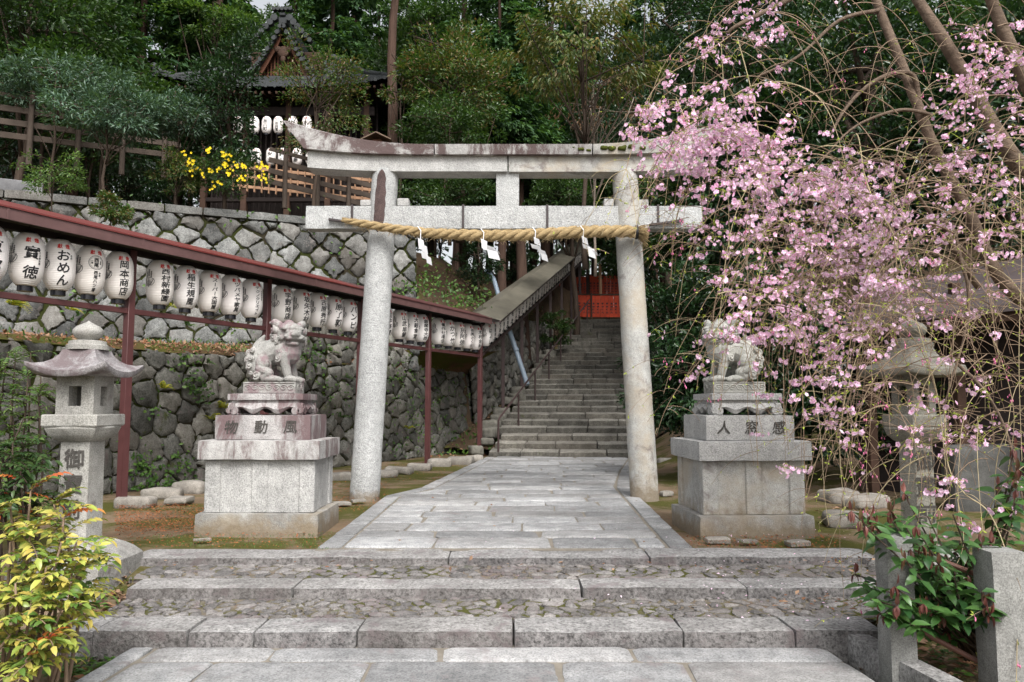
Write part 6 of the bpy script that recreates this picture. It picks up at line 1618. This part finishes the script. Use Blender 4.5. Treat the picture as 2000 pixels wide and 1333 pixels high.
litter('fallen_needles', [(225, 400, 985, 1040, 2600), (640, 760, 940, 1000, 700), (230, 640, 1040, 1070, 500), (1320, 1640, 1046, 1072, 700), (750, 920, 905, 940, 400)], .028, leafmat('russet_needle', [(.22, .075, .035), (.32, .12, .05), (.16, .06, .03)], .8, .1, .05, (1, 1, 1)), lambda s: 0, .008)
litter('grass_tufts', [(300, 620, 1045, 1072, 420), (590, 650, 1040, 1075, 140), (700, 780, 960, 1000, 120), (1300, 1340, 940, 980, 90), (1350, 1640, 1050, 1072, 260), (760, 860, 915, 940, 100)], .03, M['ivy'], lambda s: 0, -.002, True)
pos = []
for _ in range(2600):
    p = bank_fn(RS.uniform(0, LL * .75), RS.uniform(0, 1) ** 1.5); pos.append([p[0], p[1], p[2] + .02])
pos = np.array(pos); N = len(pos); ll = RS.uniform(.04, .11, N)
o = leaf_mesh('fallen_leaves', pos, RS.normal(size=(N, 3)) * [1, 1, .45], np.array([.3, -.6, .8]) + RS.normal(size=(N, 3)) * .4, ll, ll * .5, M['litter']); tag(o, kind='stuff')
pos = pos[::4] + RS.normal(size=(len(pos[::4]), 3)) * .04; N = len(pos); ll = RS.uniform(.05, .12, N)
o = leaf_mesh('bank_tufts', pos, np.stack([RS.normal(size=N) * .5, RS.normal(size=N) * .5, np.ones(N)], 1), RS.normal(size=(N, 3)), ll, ll * .3, M['ivy']); tag(o, kind='stuff')
pos = []
for _ in range(1500):      # leaves and small plants on the slope beside the stairs
    yv = RS.uniform(20.3, 31); xv = stair_left(yv) - .35 - RS.uniform(0, 1) ** 1.4 * 3.2; pos.append([xv, yv, max(hill_z(xv, yv), ground_z(xv, yv)) + .03])
pos = np.array(pos); N = len(pos); h_ = N // 2; ll = RS.uniform(.06, .13, N)
o = leaf_mesh('fallen_leaves', pos[:h_], RS.normal(size=(h_, 3)) * [1, 1, .3], np.array([.3, -.3, .9]) + RS.normal(size=(h_, 3)) * .3, ll[:h_], ll[:h_] * .5, M['litter']); tag(o, kind='stuff')
o = leaf_mesh('slope_plants', pos[h_:] + [0, 0, .05], RS.normal(size=(N - h_, 3)) + [0, 0, .5], RS.normal(size=(N - h_, 3)) + [.3, -.4, .8], ll[h_:] * 1.3, ll[h_:] * .7, M['ivy']); tag(o, kind='stuff')
litter('fallen_petals', [(1320, 1720, 950, 1075, 130), (1350, 1700, 1085, 1235, 70), (900, 1350, 900, 1230, 25)], .022, M['petal'], lambda s: -.03, .065)
litter('ground_ivy', [(115, 255, 1265, 1333, 420), (0, 130, 1250, 1333, 300), (150, 240, 1180, 1230, 40), (1780, 1990, 1280, 1333, 120)], .06, M['ivy'], lambda s: -.36, .04)
# ------------------------------------------------------------------ weeping cherry
ct = thing('weeping_cherry', 'weeping cherry tree hanging long twigs of pink blossom over the right side', 'cherry tree', (6.9, 6.6, -.1)); co = Vector(ct.location)
def smooth_path(pts, n):
    pts = [Vector(p) for p in pts]; out = []
    for i in range(len(pts) - 1):
        p0, p1, p2, p3 = pts[max(0, i - 1)], pts[i], pts[i + 1], pts[min(len(pts) - 1, i + 2)]
        for j in range(n):
            t = j / n; out.append(.5 * ((2 * p1) + (p2 - p0) * t + (2 * p0 - 5 * p1 + 4 * p2 - p3) * t * t + (3 * p1 - p0 - 3 * p2 + p3) * t ** 3))
    return out + [pts[-1]]
mbT = MB()
def limb_(pp, r0, r1, n=9):
    pts = smooth_path([P(x, y, Y) - co for x, y, Y in pp], 6); k = len(pts)
    mbT.tube(pts, [r0 + (r1 - r0) * i / (k - 1) for i in range(k)], n, wob=.05)
base = P(2270, 1000, 6.6)
mbT.tube([(0, 0, -.2), (-.02, 0, .6), P(2240, 760, 6.6) - co, P(2150, 680, 6.6) - co, P(2060, 618, 6.6) - co], [.24, .20, .17, .11, .07], 14, wob=.05)
limb_([(2070, 625, 6.6), (2000, 590, 6.6), (1950, 540, 6.55), (1915, 470, 6.5), (1890, 410, 6.5), (1830, 300, 6.5), (1790, 200, 6.5), (1755, 110, 6.6), (1722, 30, 6.7), (1690, -60, 6.8)], .060, .036)
limb_([(2240, 760, 6.6), (2140, 560, 6.8), (2040, 390, 6.9), (1965, 290, 6.9), (1900, 180, 7.0), (1850, 90, 7.0), (1795, 5, 7.1), (1740, -80, 7.2)], .10, .040)
limb_([(2240, 760, 6.6), (2180, 500, 6.2), (2080, 300, 6.0), (1985, 120, 6.0), (1940, 10, 6.0), (1900, -90, 6.0)], .09, .032)
limb_([(1795, 215, 6.5), (1785, 150, 6.45), (1740, 145, 6.4), (1690, 172, 6.3), (1650, 215, 6.2), (1622, 265, 6.15)], .026, .010, 7)
limb_([(1820, 225, 6.5), (1770, 215, 6.3), (1720, 225, 6.2), (1660, 255, 6.1), (1600, 320, 6.0)], .018, .007, 6)
limb_([(1910, 560, 6.5), (1870, 500, 6.3), (1840, 440, 6.2), (1800, 430, 6.1)], .03, .014, 7)
limb_([(1800, 432, 6.1), (1855, 440, 6.0), (1880, 520, 5.9), (1891, 570, 5.9), (1885, 650, 5.9), (1865, 720, 5.85), (1845, 790, 5.8)], .016, .006, 6)
limb_([(1868, 710, 5.9), (1920, 760, 5.7), (1962, 835, 5.6), (1988, 930, 5.5), (2003, 1010, 5.45)], .013, .006, 6)
limb_([(1700, -40, 6.8), (1600, -30, 6.2), (1540, 0, 6.0), (1490, 25, 5.9), (1440, 50, 5.8), (1420, 66, 5.8)], .03, .012, 7)
limb_([(1900, 510, 6.5), (1820, 420, 6.2), (1740, 320, 6.0), (1640, 330, 5.9), (1560, 360, 5.9)], .02, .008, 6)
limb_([(1870, 400, 6.5), (1780, 480, 6.0), (1700, 560, 5.8), (1660, 640, 5.8)], .016, .007, 6)
limb_([(1720, 20, 6.7), (1640, 40, 6.5), (1560, 110, 6.3), (1480, 150, 6.2)], .02, .009, 6)
mbT.build('trunk', M['bark_cherry'], ct, 180)
# where the blossom hangs thick: centres and spreads in metres of the hanging curtain, read off as view directions
DEN = [(1430, 200, 80, 80, 1.1), (1390, 280, 90, 80, 1.7), (1330, 230, 60, 60, 1.1), (1470, 350, 90, 80, 1.1), (1620, 345, 110, 55, 1.5), (1690, 420, 140, 70, .6), (1935, 170, 80, 100, 2.0), (1975, 50, 60, 60, 1.2), (1440, 40, 60, 60, 1.3), (1600, 480, 160, 80, .5), (1520, 90, 60, 60, .3), (1250, 250, 35, 60, 1.8), (1610, 600, 110, 130, .5), (1430, 620, 60, 50, .45), (1400, 690, 45, 50, .3), (1570, 740, 70, 100, .6), (1730, 530, 80, 80, .6), (1840, 830, 90, 60, .45), (1940, 1000, 100, 120, .45), (1930, 430, 90, 120, .4), (1560, 900, 90, 130, .22), (1960, 620, 60, 100, .25), (1420, 480, 60, 60, .7), (1340, 330, 40, 40, .6), (1540, 290, 70, 50, .5), (1850, 350, 120, 60, .15)]
def density(x, y):
    return .03 + sum(a * math.exp(-((x - cx) / sx) ** 2 - ((y - cy) / sy) ** 2) for cx, cy, sx, sy, a in DEN)
LEFT_Y = [-100, 0, 120, 200, 300, 420, 560, 700, 800, 900, 1100, 1400]; LEFT_X = [1370, 1360, 1310, 1255, 1235, 1285, 1330, 1340, 1420, 1490, 1560, 1700]
V_tw, F_tw = [], []
class Tw:
    def __init__(s): s.v = []; s.f = []; s.n = 0
    def tube(s, pts, r0, r1):
        k = len(pts); prev = None
        for i, p in enumerate(pts):
            d = (pts[min(i + 1, k - 1)] - pts[max(0, i - 1)]); d = d.normalized() if d.length > 1e-9 else Vector((0, 0, -1))
            a = d.cross(Vector((.3, .9, .1))).normalized(); b = d.cross(a); r = r0 + (r1 - r0) * i / max(1, k - 1)
            for q in range(3): s.v.append(p + a * (math.cos(q * 2.0944) * r) + b * (math.sin(q * 2.0944) * r))
            if i:
                m = s.n + (i - 1) * 3
                for q in range(3):
                    q2 = (q + 1) % 3; s.f += [(m + q, m + q2, m + 3 + q2), (m + q, m + 3 + q2, m + 3 + q)]
        s.n += 3 * k
    def done(s, name, mat):
        if s.n: return tri_mesh(name, np.array([list(p) for p in s.v]), np.array(s.f), mat, ct, True)
brown, green = Tw(), Tw()
clusters = []; buds = []; leafb = []
def nodes(pts, mult, tw):
    """side twigs, blossom clusters and leaf buds along one hanging twig"""
    acc = 0
    for i in range(1, len(pts)):
        p, q = pts[i - 1], pts[i]; seg = (q - p).length; acc += seg
        x, y = pix(q + co); dn = density(x, y)
        if RS.uniform() < dn * seg * 2.3 * mult: clusters.append((q, 1))
        if RS.uniform() < seg * 3.0: leafb.append((q, (q - p).normalized()))
        if RS.uniform() < seg * .4 * (dn < .2): buds.append(q)
def hang(start, length, drift, spread, r0, tw, mult=1.0, sub=2.0, lift=0.0, level=0):
    """one twig that arches out and then hangs"""
    n = max(5, int(length / .07)); p = start.copy(); a = drift; dv = Vector((math.cos(a) * spread, math.sin(a) * spread * .6, lift)); pts = [p.copy()]
    for i in range(n):
        dv = dv + Vector((RS.normal() * .05, RS.normal() * .05, -.16)); dv.x *= .97; dv.y *= .97
        dv.normalize(); p = p + dv * (length / n); pts.append(p.copy())
        x, y = pix(p + co)
        if x < np.interp(y, LEFT_Y, LEFT_X) - 15 and level == 0: break
        if p.z + co.z < -.2: break
    if len(pts) < 3: return
    tw.tube(pts, r0, max(.0014, r0 * .4)); nodes(pts, mult, tw)
    for i in range(2, len(pts) - 1):
        if RS.uniform() < sub * (length / n) and level < 2:
            a2 = RS.uniform(0, 6.28); hang(pts[i], RS.uniform(.10, .42) * (1 if level else 1.2), a2, RS.uniform(.5, 1.1), r0 * .5, brown if RS.uniform() < .9 else green, mult, sub * .55, RS.uniform(-.3, .5), level + 1)
# named long twigs that the eye follows
NAMED = [([(1440, 75, 5.8), (1470, 190, 5.75), (1485, 300, 5.7), (1490, 400, 5.7), (1492, 480, 5.7)], 'g', .0055), ([(1408, 85, 5.8), (1415, 200, 5.8), (1421, 330, 5.75), (1425, 510, 5.7)], 'g', .0045),
 ([(1640, 330, 5.9), (1672, 262, 5.6), (1688, 340, 5.5), (1710, 400, 5.4), (1745, 460, 5.3), (1770, 560, 5.2), (1805, 680, 5.1), (1832, 780, 5.1), (1850, 940, 5.0)], 'g', .0055), ([(1440, 60, 5.8), (1370, 110, 5.7), (1300, 150, 5.6), (1262, 200, 5.5), (1240, 270, 5.45), (1223, 330, 5.4)], 'b', .006), ([(1223, 330, 5.4), (1190, 350, 5.38), (1165, 400, 5.36), (1140, 450, 5.35), (1150, 500, 5.35)], 'g', .003), ([(1223, 330, 5.4), (1200, 390, 5.35), (1175, 460, 5.3)], 'g', .003), ([(1223, 330, 5.4), (1236, 390, 5.35), (1243, 440, 5.3), (1236, 480, 5.3)], 'g', .0032), ([(1223, 330, 5.4), (1245, 370, 5.42), (1248, 420, 5.4)], 'g', .0028),
 ([(1350, 240, 5.6), (1310, 300, 5.55), (1280, 350, 5.5), (1255, 390, 5.45), (1243, 440, 5.4)], 'g', .0032), ([(1320, 190, 5.7), (1352, 270, 5.6), (1366, 350, 5.6), (1372, 440, 5.6)], 'g', .004), ([(1500, 460, 5.7), (1440, 520, 5.6), (1390, 570, 5.5), (1355, 630, 5.45), (1318, 700, 5.4), (1296, 770, 5.4)], 'b', .004), ([(1460, 500, 5.6), (1410, 600, 5.5), (1372, 680, 5.45), (1330, 750, 5.4)], 'b', .0035), ([(1480, 600, 5.5), (1420, 660, 5.4), (1372, 700, 5.35), (1330, 750, 5.3), (1300, 800, 5.3), (1282, 850, 5.3)], 'b', .004), ([(1500, 480, 5.7), (1470, 580, 5.6), (1460, 640, 5.6), (1440, 720, 5.6)], 'g', .004), ([(1600, 560, 5.6), (1500, 640, 5.5), (1450, 660, 5.4)], 'b', .0035),
 ([(1740, 450, 5.6), (1690, 560, 5.5), (1672, 660, 5.4), (1640, 760, 5.35), (1600, 880, 5.3), (1570, 1000, 5.3)], 'b', .0045), ([(1770, 560, 5.3), (1700, 640, 5.2), (1660, 740, 5.1), (1640, 860, 5.05), (1650, 1000, 5.0)], 'g', .004), ([(1845, 790, 5.8), (1850, 900, 5.3), (1880, 960, 5.0), (1930, 1000, 4.8), (1965, 1080, 4.6), (1985, 1180, 4.5), (1985, 1330, 4.4)], 'g', .006), ([(1880, 960, 5.0), (1850, 975, 4.95), (1820, 1020, 4.9), (1802, 1130, 4.85)], 'g', .004), ([(1870, 975, 5.0), (1882, 1060, 4.9), (1860, 1120, 4.85)], 'g', .0035), ([(1580, 820, 5.2), (1690, 860, 5.1), (1650, 950, 5.0), (1640, 1050, 5.0), (1648, 1170, 4.95), (1640, 1210, 4.95)], 'b', .003), ([(1990, 300, 5.2), (1995, 500, 5.1), (1990, 700, 5.0), (1996, 900, 4.8)], 'g', .004), ([(1750, 790, 5.3), (1790, 880, 5.2), (1800, 960, 5.1), (1790, 1040, 5.0)], 'b', .0035), ([(1640, 330, 5.9), (1620, 400, 5.7), (1600, 500, 5.6), (1540, 620, 5.5), (1530, 760, 5.4), (1540, 880, 5.4)], 'b', .0045)]
for pp, c, r in NAMED:
    pts = smooth_path([P(x, y, Y) - co for x, y, Y in pp], 9); tw = green if c == 'g' else brown
    tw.tube(pts, r, r * .45); nodes(pts, 1.0, tw)
    for i in range(4, len(pts) - 1):
        if RS.uniform() < .16: hang(pts[i], RS.uniform(.12, .4), RS.uniform(0, 6.28), .8, r * .45, brown if RS.uniform() < .6 else green, 1.0, 1.2, .2, 1)
# the curtain of hanging twigs
made = 0
while made < 330:
    x, y = RS.uniform(1290, 2080), RS.uniform(-90, 620)
    if x < np.interp(y, LEFT_Y, LEFT_X) + 20: continue
    w = .12 + min(1.2, density(x, y)) + (.35 if 1480 < x and y > 300 else 0)
    if RS.uniform() > w: continue
    Y = RS.uniform(5.2, 7.0) if x < 1650 else RS.uniform(4.9, 7.2)
    hang(P(x, y, Y) - co, RS.uniform(.6, 1.7) * (1.25 if y > 200 else .8), RS.choice([RS.uniform(2.3, 4.0), RS.uniform(-.8, .8)], p=[.68, .32]), RS.uniform(.3, 1.0), RS.uniform(.0035, .006), brown if RS.uniform() < .86 else green, 1.0, 2.3, RS.uniform(-.2, .6)); made += 1
# long strands trailing down to the lower right
for _ in range(20):
    x, y = RS.uniform(1720, 2060), RS.uniform(620, 900); hang(P(x, y, RS.uniform(4.5, 5.2)) - co, RS.uniform(.7, 1.3), RS.uniform(2.0, 4.2), RS.uniform(.3, .8), RS.uniform(.003, .005), brown if RS.uniform() < .6 else green, 1.0, 1.8, RS.uniform(-.2, .4))
# bare tangle low on the right
for _ in range(80):
    x, y = RS.uniform(1560, 2050), RS.uniform(520, 900); hang(P(x, y, RS.uniform(5.0, 6.4)) - co, RS.uniform(.4, 1.2), RS.choice([RS.uniform(2.3, 4.0), RS.uniform(-.8, .8)]), RS.uniform(.4, 1.1), RS.uniform(.003, .005), brown, .8, 2.6, RS.uniform(-.2, .8))
brown.done('brown_twigs', M['twig']); green.done('green_twigs', M['twig_green'])
# extra clusters right along the thick parts
FP, FD, FS = [], [], []
stalk = Tw()
for (c, k) in clusters:
    nfl = RS.randint(3, 12)
    for _ in range(nfl):
        o = Vector((RS.normal() * .038, RS.normal() * .036, -abs(RS.normal()) * .022 - .010)); f = c + o
        stalk.tube([c, f], .0013, .001)
        d = Vector((o.x * 14 + RS.normal() * .5, o.y * 10 - .55 + RS.normal() * .4, -.25 + RS.normal() * .45)).normalized(); FP.append(list(f)); FD.append(list(d)); FS.append(RS.uniform(.85, 1.2))
stalk.done('flower_stalks', M['bud_leaf'])
FP, FD, FS = np.array(FP), np.array(FD), np.array(FS)
print('cherry flowers', len(FP), 'clusters', len(clusters), 'twig verts', brown.n, green.n)
def flowers(name, FP, FD, FS):
    N = len(FP); ref = unit(np.cross(FD, RS.normal(size=(N, 3)))); oth = np.cross(FD, ref); Vs = []
    for layer, (rad, cup, wd, ph) in enumerate(((.016, .28, .50, 0), (.0102, .8, .5, .63))):
        for q in range(5):
            a = ph + q * 1.2566; r = ref * math.cos(a) + oth * math.sin(a); s = -ref * math.sin(a) + oth * math.cos(a); R_ = (rad * FS)[:, None]
            b = FP; t = FP + r * R_ + FD * R_ * cup; m = FP + r * R_ * .62 + FD * R_ * (cup * .42)
            Vs.append(np.stack([b, m + s * R_ * wd, t + s * R_ * wd * .42, t - s * R_ * wd * .42, m - s * R_ * wd], 1))
    V = np.stack(Vs, 1); k = 50; tri = []
    for p_ in range(10): tri += [[p_ * 5, p_ * 5 + 1, p_ * 5 + 2], [p_ * 5, p_ * 5 + 2, p_ * 5 + 3], [p_ * 5, p_ * 5 + 3, p_ * 5 + 4]]
    F = (np.array(tri)[None] + (np.arange(N) * k)[:, None, None]).reshape(-1, 3)
    return tri_mesh(name, V.reshape(-1, 3), F, M['petal'], ct, False)
flowers('blossom', FP, FD, FS)
bp = []; 
mb = MB()
for q in buds + [c for c, _ in clusters[::9]]:
    for _ in range(2):
        e = q + Vector((RS.normal() * .015, RS.normal() * .015, -RS.uniform(.02, .045))); mb.tube([q, e], .0008, 3, cap=False); mb.tube([e + Vector((0, 0, .004)), e, e - Vector((0, 0, .008)), e - Vector((0, 0, .014))], [.002, .0045, .005, .001], 5)
mb.build('flower_buds', M['bud'], ct, 180)
lp = np.array([list(p) for p, _ in leafb]); ld = np.array([list(d) for _, d in leafb]); N = len(lp)
lp = np.repeat(lp, 2, 0); ld = np.repeat(ld, 2, 0) + RS.normal(size=(2 * N, 3)) * .8
leaf_mesh('leaf_buds', lp, ld, RS.normal(size=(2 * N, 3)), RS.uniform(.012, .034, 2 * N), RS.uniform(.006, .011, 2 * N), M['bud_leaf'], ct)
